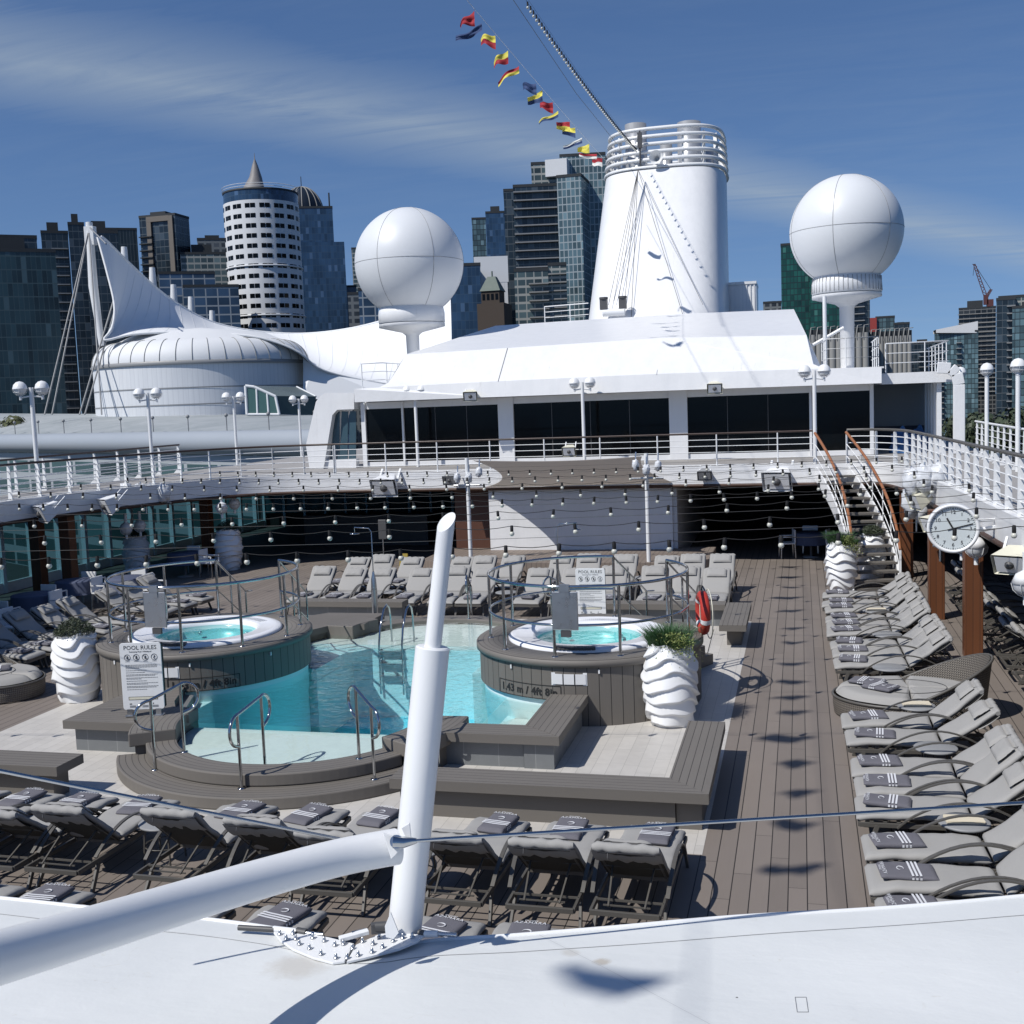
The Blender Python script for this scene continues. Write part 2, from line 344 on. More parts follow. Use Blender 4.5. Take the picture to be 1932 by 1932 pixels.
def water(name, tint, bscale, bstr, n=1.33):
    t = NT(name); t.n.remove(t.b)
    tr = t.n.new('ShaderNodeBsdfTransparent'); tr.inputs[0].default_value = (*tint, 1)
    gl = t.n.new('ShaderNodeBsdfGlossy'); gl.inputs['Roughness'].default_value = .03; gl.inputs[0].default_value = (1, 1, 1, 1)
    fr = t.n.new('ShaderNodeFresnel'); fr.inputs[0].default_value = n
    mx = t.n.new('ShaderNodeMixShader'); t.l.new(fr.outputs[0], mx.inputs[0]); t.l.new(tr.outputs[0], mx.inputs[1]); t.l.new(gl.outputs[0], mx.inputs[2]); t.l.new(mx.outputs[0], t.out.inputs[0])
    p = t.pos('world'); nz = t.noise(p, bscale, 3, .5, .4); b = t.n.new('ShaderNodeBump'); b.inputs['Strength'].default_value = bstr; b.inputs['Distance'].default_value = .03; t.l.new(nz, b.inputs['Height'])
    t.l.new(b.outputs[0], gl.inputs['Normal']); t.l.new(b.outputs[0], fr.inputs['Normal'])
    return t.m
M['water'] = water('pool_water', (.68, .93, .97), 4.5, .9)
M['water_sh'] = water('shallow_water', (.90, .97, .97), 4, .12)
M['water_tub'] = water('tub_water', (.66, .93, .94), 5, .15)
def glass(name, tint, rough=.03):
    t = NT(name); t.n.remove(t.b)
    tr = t.n.new('ShaderNodeBsdfTransparent'); tr.inputs[0].default_value = (*tint, 1)
    gl = t.n.new('ShaderNodeBsdfGlossy'); gl.inputs['Roughness'].default_value = rough; gl.inputs[0].default_value = (.9, .95, 1, 1)
    lw = t.n.new('ShaderNodeLayerWeight'); fr = t.math('MULTIPLY_ADD', t.math('POWER', lw.outputs['Facing'], 5.0), .9, .05)
    mx = t.n.new('ShaderNodeMixShader'); t.l.new(fr, mx.inputs[0]); t.l.new(tr.outputs[0], mx.inputs[1]); t.l.new(gl.outputs[0], mx.inputs[2]); t.l.new(mx.outputs[0], t.out.inputs[0]); return t.m
M['glass'] = glass('tinted_glass', (.10, .21, .24))
M['clear'] = glass('clear_plastic', (.85, .88, .9), .15)
M['bulb'] = plain('frosted_bulb', (.55, .55, .49), .25, 0, .05, 3)
M['globe'] = plain('globe_glass', (.66, .68, .70), .2, 0, .05, 3)
M['darkglass'] = plain('dark_window_glass', (.004, .005, .006), .08, 0, .2, .4, spec=.16)
M['canvas'] = plain('white_canvas', (.66, .675, .67), .7, 0, .04, .8, .1, coord='world', fine=2)
M['sail'] = plain('grey_sail_cloth', (.40, .38, .36), .85, 0, .05, 2)
def sailm():
    t = NT('translucent_sail'); tr = t.n.new('ShaderNodeBsdfTranslucent'); tr.inputs[0].default_value = (.72, .68, .64, 1); df = t.n.new('ShaderNodeBsdfDiffuse'); df.inputs[0].default_value = (.42, .40, .38, 1); mx = t.n.new('ShaderNodeMixShader'); mx.inputs[0].default_value = .55
    t.l.new(df.outputs[0], mx.inputs[1]); t.l.new(tr.outputs[0], mx.inputs[2]); t.l.new(mx.outputs[0], t.out.inputs[0]); return t.m
M['sail'] = sailm()
def canvasm():
    t = NT('weathered_canvas'); p = t.pos('world'); X = t.xyz(p); STAIN = [(atz(1135, 1790, 2.5), .05, .6), (atz(560, 1800, 2.5), .16, .35), (atz(1390, 1865, 2.5), .006, 2.0), (atz(1075, 1768, 2.5), .05, .3)]; n = t.noise(p, .9, 6, .65); n2 = t.noise(p, 7, 6, .75, 1.5); w = t.noise(t.vec(t.math('MULTIPLY', X[0], 1.2), t.math('MULTIPLY', X[1], 5.0)), 1.1, 3, .5, .8)
    c = t.mix(t.math('MULTIPLY_ADD', n, 1.4, -.4, clamp=True), (.60, .62, .62), (.70, .715, .71)); c = t.mix(t.math('MULTIPLY_ADD', n2, 5.0, -3.15, clamp=True), c, (.50, .48, .42))
    
    for (sp, sr, sk) in STAIN:
        dx = t.math('SUBTRACT', X[0], sp.x); dy = t.math('SUBTRACT', X[1], sp.y); dd = t.math('SQRT', t.math('ADD', t.math('MULTIPLY', dx, dx), t.math('MULTIPLY', dy, dy))); f = t.math('MULTIPLY', t.math('MULTIPLY_ADD', t.math('ADD', t.math('DIVIDE', dd, sr), t.math('MULTIPLY', t.math('SUBTRACT', n2, .5), 1.4)), -1.6, 1.7, clamp=True), sk, clamp=True)
        c = t.mix(f, c, (.36, .30, .22) if sk < 1 else (.03, .03, .03))
    for (yy, ang_) in ((3.1, .10), (1.2, -.45), (4.0, .9)):
        ln_ = t.math('ABSOLUTE', t.math('SUBTRACT', t.math('ADD', X[1], t.math('MULTIPLY', X[0], ang_)), yy)); c = t.mix(t.math('MULTIPLY', t.math('LESS_THAN', ln_, .0022), .55), c, (.30, .31, .32)); c = t.mix(t.math('MULTIPLY', t.math('LESS_THAN', ln_, .022), .10), c, (.45, .46, .47))
    t.bump(t.math('ADD', t.math('MULTIPLY', w, .25), n), .25, .05); return t.fin(c, .65)
M['canvas'] = canvasm()
M['paper'] = plain('cream_card', (.60, .54, .42), .8)
M['plasticbag'] = plain('plastic_wrap', (.62, .64, .67), .25, 0, .25, 9, 1.0, fine=14)
M['cloth'] = plain('blue_table_cloth', (.07, .085, .14), .8)
def proj(p):
    v = Vector(p) - EYE; z = v.dot(FW); return 966 + FPX * v.dot(RT) / z, 966 + FPX * v.dot(DN) / z
# ================================================================== SETTING: decks
HX0, HX1, HY0, HY1 = -9.6, -4.6, 15.12, 20.65
mb = MB()
def sheet(mb, x0, y0, x1, y1, z, t=.3): mb.box(x0, y0, z - t, x1, y1, z)
for (a, b, c, d) in ((-23, -6, HX0 - .08, 45), (HX1 + .08, -6, 7, 45), (HX0 - .08, -6, HX1 + .08, HY0 - .08), (HX0 - .08, HY1 + .08, HX1 + .08, 45)): sheet(mb, a, b, c, d, 0)
struct('main_deck', mb, M['deck'])
# stone tile field round the pool
mb = MB()
for (a, b, c, d) in ((-12.6, 12.0, HX0 - .08, 24.9), (HX1 + .08, 12.0, -1.10, 24.9), (HX0 - .08, 12.0, HX1 + .08, HY0 - .08), (HX0 - .08, HY1 + .08, HX1 + .08, 24.9)): mb.box(a, b, .0, c, d, .004)
struct('tile_path', mb, M['tile'])
# stage deck
mb = MB(); mb.prism([(-10.9, 31.4), (-10.2, 30.7), (-3.2, 30.7), (-2.5, 31.4), (-2.5, 33.9), (-10.9, 33.9)], .004, .45)
o = mb.build('stage_platform', planks('stage_planks', (.20, .165, .14), 'x', .14, .008, 5)); tag(o, 'low timber stage platform in front of the white back wall', 'stage')
# ================================================================== POOL
pool = thing('swimming_pool', 'swimming pool with turquoise water between two round hot tubs', 'swimming pool', (X0, 17.9, 0))
def P_(mb, name, m, parent=pool, bevel=0):
    o = mb.build(name, m, parent, bevel); o.location = -Vector(parent.location) if parent else (0, 0, 0); return o
mb = MB(); b = -1.15
mb.add([(HX0, HY0, b), (HX1, HY0, b), (HX1, HY1, b), (HX0, HY1, b)], [(0, 1, 2, 3)])
P_(mb, 'pool_floor', M['poolfloor'])
mb = MB()
mb.box(HX0 - .15, HY0 - .15, b, HX1 + .15, HY0 - .002, .20); mb.box(HX0 - .15, HY1 + .002, b, HX1 + .15, HY1 + .15, .20)
mb.box(HX0 - .15, HY0, b, HX0 - .002, HY1, .20); mb.box(HX1 + .002, HY0, b, HX1 + .15, HY1, .006)
P_(mb, 'pool_wall', M['poolwall'])
def arc(cx, cy, r, a0, a1, n=40): return [(cx + r * math.cos(R_(a0 + (a1 - a0) * i / n)), cy + r * math.sin(R_(a0 + (a1 - a0) * i / n))) for i in range(n + 1)]
FC = (X0, 15.12); BC = (X0, 21.3)
mb = MB()
mb.prism(arc(*FC, 1.84, 180, 360) + [(-5.1, HY0 + .0), (-5.1, HY0 + .004), (-9.3, HY0 + .004), (-9.3, HY0)], .012, .222)
mb.prism([(-10.9, 14.95), (-8.9, 14.95), (-9.3, HY0 + .002), (-9.6, 15.6), (-9.75, 16.9), (-10.9, 16.9)], .006, .03)
mb.prism([(-5.6, 14.95), (-3.75, 14.95), (-3.75, 16.8), (-4.45, 16.8), (-4.75, 16.2), (-5.1, HY0)], .006, .03)
mb.prism([(-11.5, 19.3), (-8.72, 18.9), (-8.72, 20.2), (-8.3, HY1 + .01), (-3.0, HY1 + .01), (-3.0, 21.76)] + [p for p in arc(*BC, 1.84, 14, 166)] + [(-11.5, 21.76)], .008, .2215)
mb.box(HX0, 18.9, -1.15, -8.72, HY1, .0)
mb.box(-5.72, 18.9, -1.15, HX1, HY1, .215)
P_(mb, 'shallow_shelf', M['shelf'], bevel=.02)
# water surface with real ripples
mb = MB()
def wz(x, y): return .30 + .004 * noise.noise(Vector((x * 2.2, y * 2.6, 1)))
def wfn(u, v):
    x = HX0 + (HX1 - HX0) * u; y = HY0 + (HY1 - HY0) * v; return (x, y, wz(x, y))
mb.grid(wfn, 60, 60, True)
P_(mb, 'water', M['water'])
mb = MB()
poly = arc(*FC, 1.83, 180, 360, 30)
mb.add([(p[0], p[1], .235) for p in poly], [tuple(range(len(poly)))])
poly = [(-11.4, 19.4), (-9.6, 19.2), (-9.6, HY1), (HX1, HY1), (-3.2, 20.3), (-3.2, 21.76)] + arc(*BC, 1.83, 16, 164, 24) + [(-11.4, 21.76)]
mb.add([(p[0], p[1], .296) for p in poly], [tuple(range(len(poly)))])
mb.add([(p[0], p[1], .296) for p in [(-10.9, 14.95), (-8.9, 14.95), (-9.35, HY0), (-9.6, HY0), (-9.6, 17), (-10.9, 17)]], [(0, 1, 2, 3, 4, 5)])
mb.add([(p[0], p[1], .296) for p in [(-5.0, 14.95), (-3.75, 14.95), (-3.75, 17), (-4.6, 17), (-4.6, HY0), (-5.0, HY0)]], [(0, 1, 2, 3, 4, 5)])
P_(mb, 'shallow_water', M['water_sh'])
for (x, y, l) in ((-6.6, 20.4, .18), (-8.4, 17.0, .22)):
    mb = MB(); mb.lathe([(.01, .012), (l * .8, .012), (l, .004), (l, -.01)], (x, y, b + .012), 20); P_(mb, 'drain_grate', M['dgrey'])
# ================================================================== curved steps and seat blocks
def sector(name, label, c, r0, r1, a0, a1, z0, z1, m, lip=.0):
    mb = MB()
    mb.prism(arc(*c, r1, a0, a1) + arc(*c, r0, a1, a0), z0, z1)
    o = mb.build(name, m, None, .018); return tag(o, label, 'step' if 'step' in name else 'bench')
sector('curved_step', 'lower curved timber step at the near end of the pool', FC, 2.0, 2.68, 208, 332, .006, .17, M['step_r'])
sector('curved_step', 'upper curved timber step rimming the near end of the pool', FC, 1.84, 2.27, 211, 329, .175, .34, M['step_r'])
mb_k = MB(); mb_k.prism(arc(*FC, 2.19, 211, 329) + arc(*FC, 1.90, 329, 211), .17, .24)
sector('curved_bench', 'curved timber seat left of the near pool steps', FC, 1.84, 2.5, 176, 211.3, .30, .5, M['step_r'])
sector('curved_bench', 'curved timber seat right of the near pool steps', FC, 1.84, 2.5, 328.7, 364, .30, .5, M['step_r'])
for a, w in ((176, 'left'), (330, 'right')):
    mb = MB(); mb.prism(arc(*FC, 1.86, a, a + 34) + arc(*FC, 2.42, a + 34, a), 0.004, .3)
    o = mb.build('pool_coping', M['bench']); tag(o, 'brown coping base under the curved bench at the %s of the near pool steps' % w, 'coping')
sector('curved_step', 'lower curved timber step at the far end of the pool', BC, 2.1, 2.68, 28, 152, .006, .17, M['step_b'])
sector('curved_step', 'upper curved timber step rimming the far end of the pool', BC, 1.84, 2.27, 31, 149, .175, .34, M['step_b'])
sector('curved_bench', 'curved timber seat left of the far pool steps', BC, 1.84, 2.5, 148.7, 175, .02, .5, M['step_b'])
sector('curved_bench', 'curved timber seat right of the far pool steps', BC, 1.84, 2.5, 5, 31.3, .02, .5, M['step_b'])
# ================================================================== benches
def bench(label, poly, mtop, base, mbase=None, z=.5, th=.125, name='bench'):
    cx = sum(p[0] for p in poly) / len(poly); cy = sum(p[1] for p in poly) / len(poly)
    t = thing(name, label, 'bench', (cx, cy, 0))
    mb = MB(); mb.prism([(p[0] - cx, p[1] - cy) for p in poly], z - .012, z); mb.build('seat', mtop, t)
    mb = MB(); mb.prism([(p[0] - cx, p[1] - cy) for p in [(cx + (q[0] - cx) * 1.0, cy + (q[1] - cy) * 1.0) for q in poly]], z - th, z - .0125)
    mb.build('edge_board', M['bench'], t)
    mb = MB(); mb.prism([(p[0] - cx, p[1] - cy) for p in base], 0.004, z - th - .001); mb.build('base', mbase or M['bench'], t)
    return t
def rect(x0, y0, x1, y1): return [(x0, y0), (x1, y0), (x1, y1), (x0, y1)]
bench('long timber bench running lengthwise beside the brown walkway, near the white planter', [(-1.56, 13.02), (-1.06, 12.52), (-1.06, 15.42), (-1.56, 15.42)], M['bench_y'], rect(-1.45, 12.7, -1.16, 15.32))
bench('near timber bench facing the front loungers, left of the walkway corner', [(-4.9, 12.52), (-1.062, 12.52), (-1.562, 13.02), (-4.9, 13.02)], M['bench_x'], rect(-4.82, 12.66, -1.46, 12.93))
bench('short timber bench at the left edge near the front loungers', rect(-12.2, 12.33, -9.42, 12.9), M['bench_x'], rect(-12.1, 12.48, -9.6, 12.8))
bench('L-shaped corner bench arm butting the right hot tub', [(-3.78, 14.95), (-3.2, 14.46), (-3.2, 16.62), (-3.78, 16.62)], M['bench_y'], rect(-3.72, 14.56, -3.3, 16.6), M['tile_grey'])
bench('tile-faced bench arm beside the near pool steps on the right', [(-4.93, 14.46), (-3.202, 14.46), (-3.782, 14.95), (-4.93, 14.95)], M['bench_x'], rect(-4.90, 14.59, -3.73, 14.94), M['tile_grey'], z=.496)
bench('broad tile-faced timber platform carrying the near pool rules sign', [(-10.8, 14.36), (-9.55, 14.36), (-9.0, 14.9), (-9.35, 15.12), (-9.66, 15.6), (-10.0, 16.5), (-10.75, 16.5)], M['bench_x'], [(-10.68, 14.48), (-9.6, 14.48), (-9.2, 14.9), (-9.8, 16.42), (-10.62, 16.42)], M['tile_grey'], z=.488)
bench('long low ledge bench in front of the back-left loungers', rect(-11.75, 24.22, -8.95, 24.66), M['bench_x'], rect(-11.65, 24.36, -9.02, 24.6), M['tile_grey'])
bench('long low ledge bench in front of the back-right loungers', rect(-4.9, 24.22, -1.62, 24.66), M['bench_x'], rect(-4.85, 24.36, -1.66, 24.6), M['tile_grey'])
bench('short timber bench beside the walkway at the far right of the pool', rect(-1.6, 22.05, -1.08, 24.5), M['bench_y'], rect(-1.48, 22.5, -1.2, 24.3))
bench('flat timber ledge at the back-left corner of the pool', [(-9.5, 21.76), (-8.9, 21.76), (-8.9, 22.95), (-10.2, 22.95), (-11.6, 21.3), (-11.2, 20.1), (-10.3, 20.0)], M['bench_x'], [(-9.5, 21.85), (-9.05, 21.85), (-9.05, 22.85), (-10.2, 22.85), (-11.4, 21.3), (-10.4, 20.1)], z=.488)
# ================================================================== hot tubs
def find_ang(cx, cy, r, z, px):
    best = None
    for i in range(720):
        a = PI + PI * i / 720; x, y = proj((cx + r * math.cos(a), cy + r * math.sin(a), z))
        if best is None or abs(x - px) < best[0]: best = (abs(x - px), a)
    return best[1]
def hot_tub(i, label, pxtext, pxplate, flush_cut):
    cx, cy = TUBS[i]; t = thing('hot_tub', label, 'hot tub', (cx, cy, 0)); R = 1.9
    mdeck = M['tubL'] if i == 0 else M['tubR']; mst = M['staveL'] if i == 0 else M['staveR']
    mb = MB(); mb.lathe([(1.36, 1.015), (1.36, 1.04), (R - .03, 1.04), (R, 1.02), (R, .93), (R - .04, .925)], n=96); o = mb.build('deck_ring', mdeck, t)
    # fascia: full height outside the pool, cut to 0.36 above the water inside it
    mb = MB(); n = 120; vs = []; 
    for j in range(n + 1):
        a = 2 * PI * j / n; x = cx + (R - .05) * math.cos(a); y = cy + (R - .05) * math.sin(a)
        inpool = (HX0 - 1.1 < x < HX1 + .75) and (14.9 < y < 21.8)
        if i == 0: inpool = x > -10.75 and y < 21.8
        else: inpool = x < -3.62 and y < 21.8
        zb = .40 if inpool else 0.0
        vs += [(x - cx, y - cy, zb), (x - cx, y - cy, .93)]
    mb.add(vs, [(2 * j, 2 * j + 2, 2 * j + 3, 2 * j + 1) for j in range(n)], True); mb.build('board_cladding', mst, t)
    mb = MB(); mb.lathe([(R - .13, -1.15), (R - .13, -.12), (R - .11, -.10), (R - .11, .42)], n=80); mb.build('pool_side_wall', M['poolwall'], t)
    mb = MB(); mb.lathe([(1.36, 1.03), (1.36, 1.075), (1.31, 1.10), (1.22, 1.105), (1.15, 1.08), (.96, 1.085), (.91, 1.07), (.89, 1.0)], n=72); mb.build('shell_rim', M['acrylic'], t, 0)
    mb = MB(); mb.lathe([(.89, 1.0), (.86, .80), (.60, .72), (.58, .45), (.01, .42)], n=48); mb.build('bowl', M['tubcyan'], t)
    mb = MB(); mb.grid(lambda u, v: ((.001 + .885 * u) * math.cos(2 * PI * v), (.001 + .885 * u) * math.sin(2 * PI * v), 1.0 + .004 * noise.noise(Vector((9 * u * math.cos(2 * PI * v), 9 * u * math.sin(2 * PI * v), i)))), 16, 48); mb.build('water', M['water_tub'], t)
    for k in range(5):
        a = R_(200 + 72 * k); mb = MB(); mb.sphere((.80 * math.cos(a), .80 * math.sin(a), .88), .04, 10, 6); mb.build('jet_nozzle', M['steel'], t)
    mb = MB()
    for k in range(44):
        a = R_(48 + 84 * k / 43); p = Vector((math.cos(a), math.sin(a), 0)); mb.beam(p * 1.0 + Vector((0, 0, 1.094)), p * 1.16 + Vector((0, 0, 1.094)), .010, .008)
    mb.build('overflow_grille', M['white2'], t)
    a = find_ang(cx, cy, 1.25, 1.1, 720 if i == 1 else 100)
    mb = MB(); aa = R_(-104)
    for s in range(10):
        q0 = aa + s * .05; 
        mb.beam((1.31 * math.cos(q0), 1.31 * math.sin(q0), 1.105), (1.31 * math.cos(q0 + .05), 1.31 * math.sin(q0 + .05), 1.105), .14, .05)
    mb.build('head_pad', M['dgrey'], t, .01)
    # depth marker bent round the cladding
    ac = find_ang(cx, cy, R, .55, pxtext)
    def bend(o, rr):
        for v in o.data.vertices:
            th = ac + v.co.x / rr; v.co = Vector((rr * math.cos(th) + v.co.z * math.cos(th), rr * math.sin(th) + v.co.z * math.sin(th), v.co.y))
    o = text_obj('1.43 m / 4ft 8in', .165, M['black'], t, name='depth_lettering', ext=.001, space=1.05, off=.005)
    for v in o.data.vertices: v.co.z += .002; v.co.y += .515
    bend(o, R - .046)
    o = MB(); w, h = .60, .115
    for (x0, y0, x1, y1) in ((-w, -h, w, -h + .012), (-w, h - .012, w, h), (-w, -h, -w + .012, h), (w - .012, -h, w, h)):
        for k in range(12):
            xa = x0 + (x1 - x0) * k / 12; xb = x0 + (x1 - x0) * (k + 1) / 12; o.add([(xa, y0 + .515, .002), (xb, y0 + .515, .002), (xb, y1 + .515, .002), (xa, y1 + .515, .002)], [(0, 1, 2, 3)])
    o = o.build('depth_border', M['black'], t); bend(o, R - .046)
    ac = find_ang(cx, cy, R, .75, pxplate)
    o = MB()
    for k in range(3): o.box(-.26 + .18 * k, .66, .004, -.10 + .18 * k, .82, .012)
    o.box(-.28, .64, .001, .28, .84, .004); 
    o = o.build('notice_plate', M['white2'], t); 
    bend(o, R - .046)
    for dx in (-.55, .25, 1.0):
        a = ac + dx; mb = MB(); mb.box(-.012, -.012, -.03, .012, .012, .03); mb.build('wall_light', M['white2'], t, 0, loc=(1.865 * math.cos(a), 1.865 * math.sin(a), .86))
    return t
hot_tub(0, 'left round hot tub with brown board cladding, behind the near pool rules sign', 384, 305, None)
hot_tub(1, 'right round hot tub with brown board cladding, beside the big white planter', 990, 1072, None)
# tub railings
def tub_rail(i, label, gap, rot, pxsign):
    cx, cy = TUBS[i]; zb = 1.04
    if i == 0: cx += .03
    t = thing('hot_tub_railing', label, 'railing', (cx, cy, zb)); r = 1.66
    a0 = R_(gap[1]); a1 = R_(gap[0]) + 2 * PI
    for z, nm in ((1.10, 'top_rail'), (.50, 'mid_rail')):
        mb = MB(); mb.tube([(r * math.cos(a0 + (a1 - a0) * k / 60), r * math.sin(a0 + (a1 - a0) * k / 60), z) for k in range(61)], .026 if z > 1 else .021, 10); mb.build(nm, M['chrome'], t)
    n = 9
    for k in range(n + 1):
        a = a0 + (a1 - a0) * k / n; mb = MB(); mb.tube([(r * math.cos(a), r * math.sin(a), 0), (r * math.cos(a), r * math.sin(a), 1.09)], .025, 10); mb.lathe([(.055, 0.0), (.05, .008), (.022, .012)], (r * math.cos(a), r * math.sin(a), 0), 12); mb.build('post', M['chrome'], t)
    # stair handrails out of the gap
    for a in (a0, a1):
        d = Vector((math.cos((R_(gap[0]) + R_(gap[1])) / 2), math.sin((R_(gap[0]) + R_(gap[1])) / 2), 0)); s = Vector((r * math.cos(a), r * math.sin(a), 0))
        mb = MB(); p2 = s + d * 1.05
        mb.tube([s + Vector((0, 0, 1.09)), p2 + Vector((0, 0, .30)), p2 + d * .25 + Vector((0, 0, .27))], .019, 8); mb.tube([s + Vector((0, 0, .5)), p2 + Vector((0, 0, -.25))], .014, 8)
        mb.tube([p2 + Vector((0, 0, .30)), p2 + Vector((0, 0, -1.0))], .019, 8); mb.tube([s + d * .5 + Vector((0, 0, .70)), s + d * .5 + Vector((0, 0, -.6))], .019, 8)
        mb.build('stair_handrail', M['chrome'], t)
    a = find_ang(cx, cy, r, 1.7, pxsign)
    s = thing('tmp', None, None); bpy.data.objects.remove(s)
    mb = MB(); mb.box(-.205, -.012, .43, .205, .012, 1.03); sg = mb.build('sign_panel', M['steel'], t, .01, loc=((r + .03) * math.cos(a), (r + .03) * math.sin(a), 0), rot=(0, 0, a + PI / 2))
    mb = MB(); mb.box(-.075, -.03, 1.02, .075, .03, 1.14); mb.box(-.075, -.03, .94, .075, -.012, 1.03); mb.build('clamp', M['steel'], sg)
    mb = MB(); mb.box(-.08, .0, .32, .08, .05, .42); mb.build('control_box', M['dgrey'], sg)
tub_rail(0, 'polished steel railing round the left hot tub', (63, 112), 0, 295)
tub_rail(1, 'polished steel railing round the right hot tub', (44, 84), 0, 1067)
# steps behind the tubs
for i, ang in ((0, 88), (1, 64)):
    cx, cy = TUBS[i]; d = Vector((math.cos(R_(ang)), math.sin(R_(ang)))); s = Vector((-d.y, d.x)); mb = MB()
    for k in range(4):
        r0 = 1.86 + .28 * k; z1 = .83 - .21 * k; c = Vector((cx, cy))
        q = [c + d * r0 - s * .62, c + d * (r0 + .3) - s * .62, c + d * (r0 + .3) + s * .62, c + d * r0 + s * .62]; mb.prism([tuple(v) for v in q], .006, z1)
    tag(mb.build('tub_steps', M['bench'], None, .012), ['timber steps behind the left hot tub', 'timber steps behind the right hot tub'][i], 'steps')
# ================================================================== sun loungers
def soft_strip(path, w, th, seed, nseg=26, nc=14, amp=.016, endr=.05, droop=0.0):
    """cushion: rounded section swept along path (y,z); returns MB"""
    P2 = [Vector((0, p[0], p[1])) for p in path]; L = [0]
    for i in range(1, len(P2)): L.append(L[-1] + (P2[i] - P2[i - 1]).length)
    T = L[-1]
    def at(s):
        s = max(0, min(T, s))
        for i in range(1, len(L)):
            if s <= L[i] + 1e-9:
                f = (s - L[i - 1]) / (L[i] - L[i - 1]); return P2[i - 1].lerp(P2[i], f)
    vs = []
    for i in range(nseg + 1):
        u = i / nseg; s = T * (0.5 - 0.5 * math.cos(PI * u)) * .35 + T * u * .65
        p = at(s); t = (at(s + .02) - at(s - .02)).normalized(); nn = Vector((0, -t.z, t.y))
        e = min(s, T - s); k = math.sqrt(max(0, 1 - (1 - min(1, e / endr)) ** 2)); k = max(k, .12)
        for j in range(nc):
            a = 2 * PI * j / nc; ca, sa = math.cos(a), math.sin(a)
            x = math.copysign(abs(ca) ** .35, ca) * w / 2; h = math.copysign(abs(sa) ** .55, sa) * th / 2 * k
            q = p + Vector((x * (1 - .02 * (1 - k)), 0, 0)) + nn * h
            nz = noise.noise(Vector((q.x * 4 + seed, q.y * 4, q.z * 4))) * amp + noise.noise(Vector((q.x * 13 + seed, q.y * 9, 3 + seed))) * amp * .55
            q += nn * nz; q.x += noise.noise(Vector((seed, q.y * 5, 9))) * amp * .6
            vs.append(q)
    fs = [(i * nc + j, i * nc + (j + 1) % nc, (i + 1) * nc + (j + 1) % nc, (i + 1) * nc + j) for i in range(nseg) for j in range(nc)]
    m = MB(); m.add(vs, fs, True); m.add(vs[:nc], [tuple(range(nc))[::-1]], True); m.add(vs[-nc:], [tuple(range(nc))], True); return m
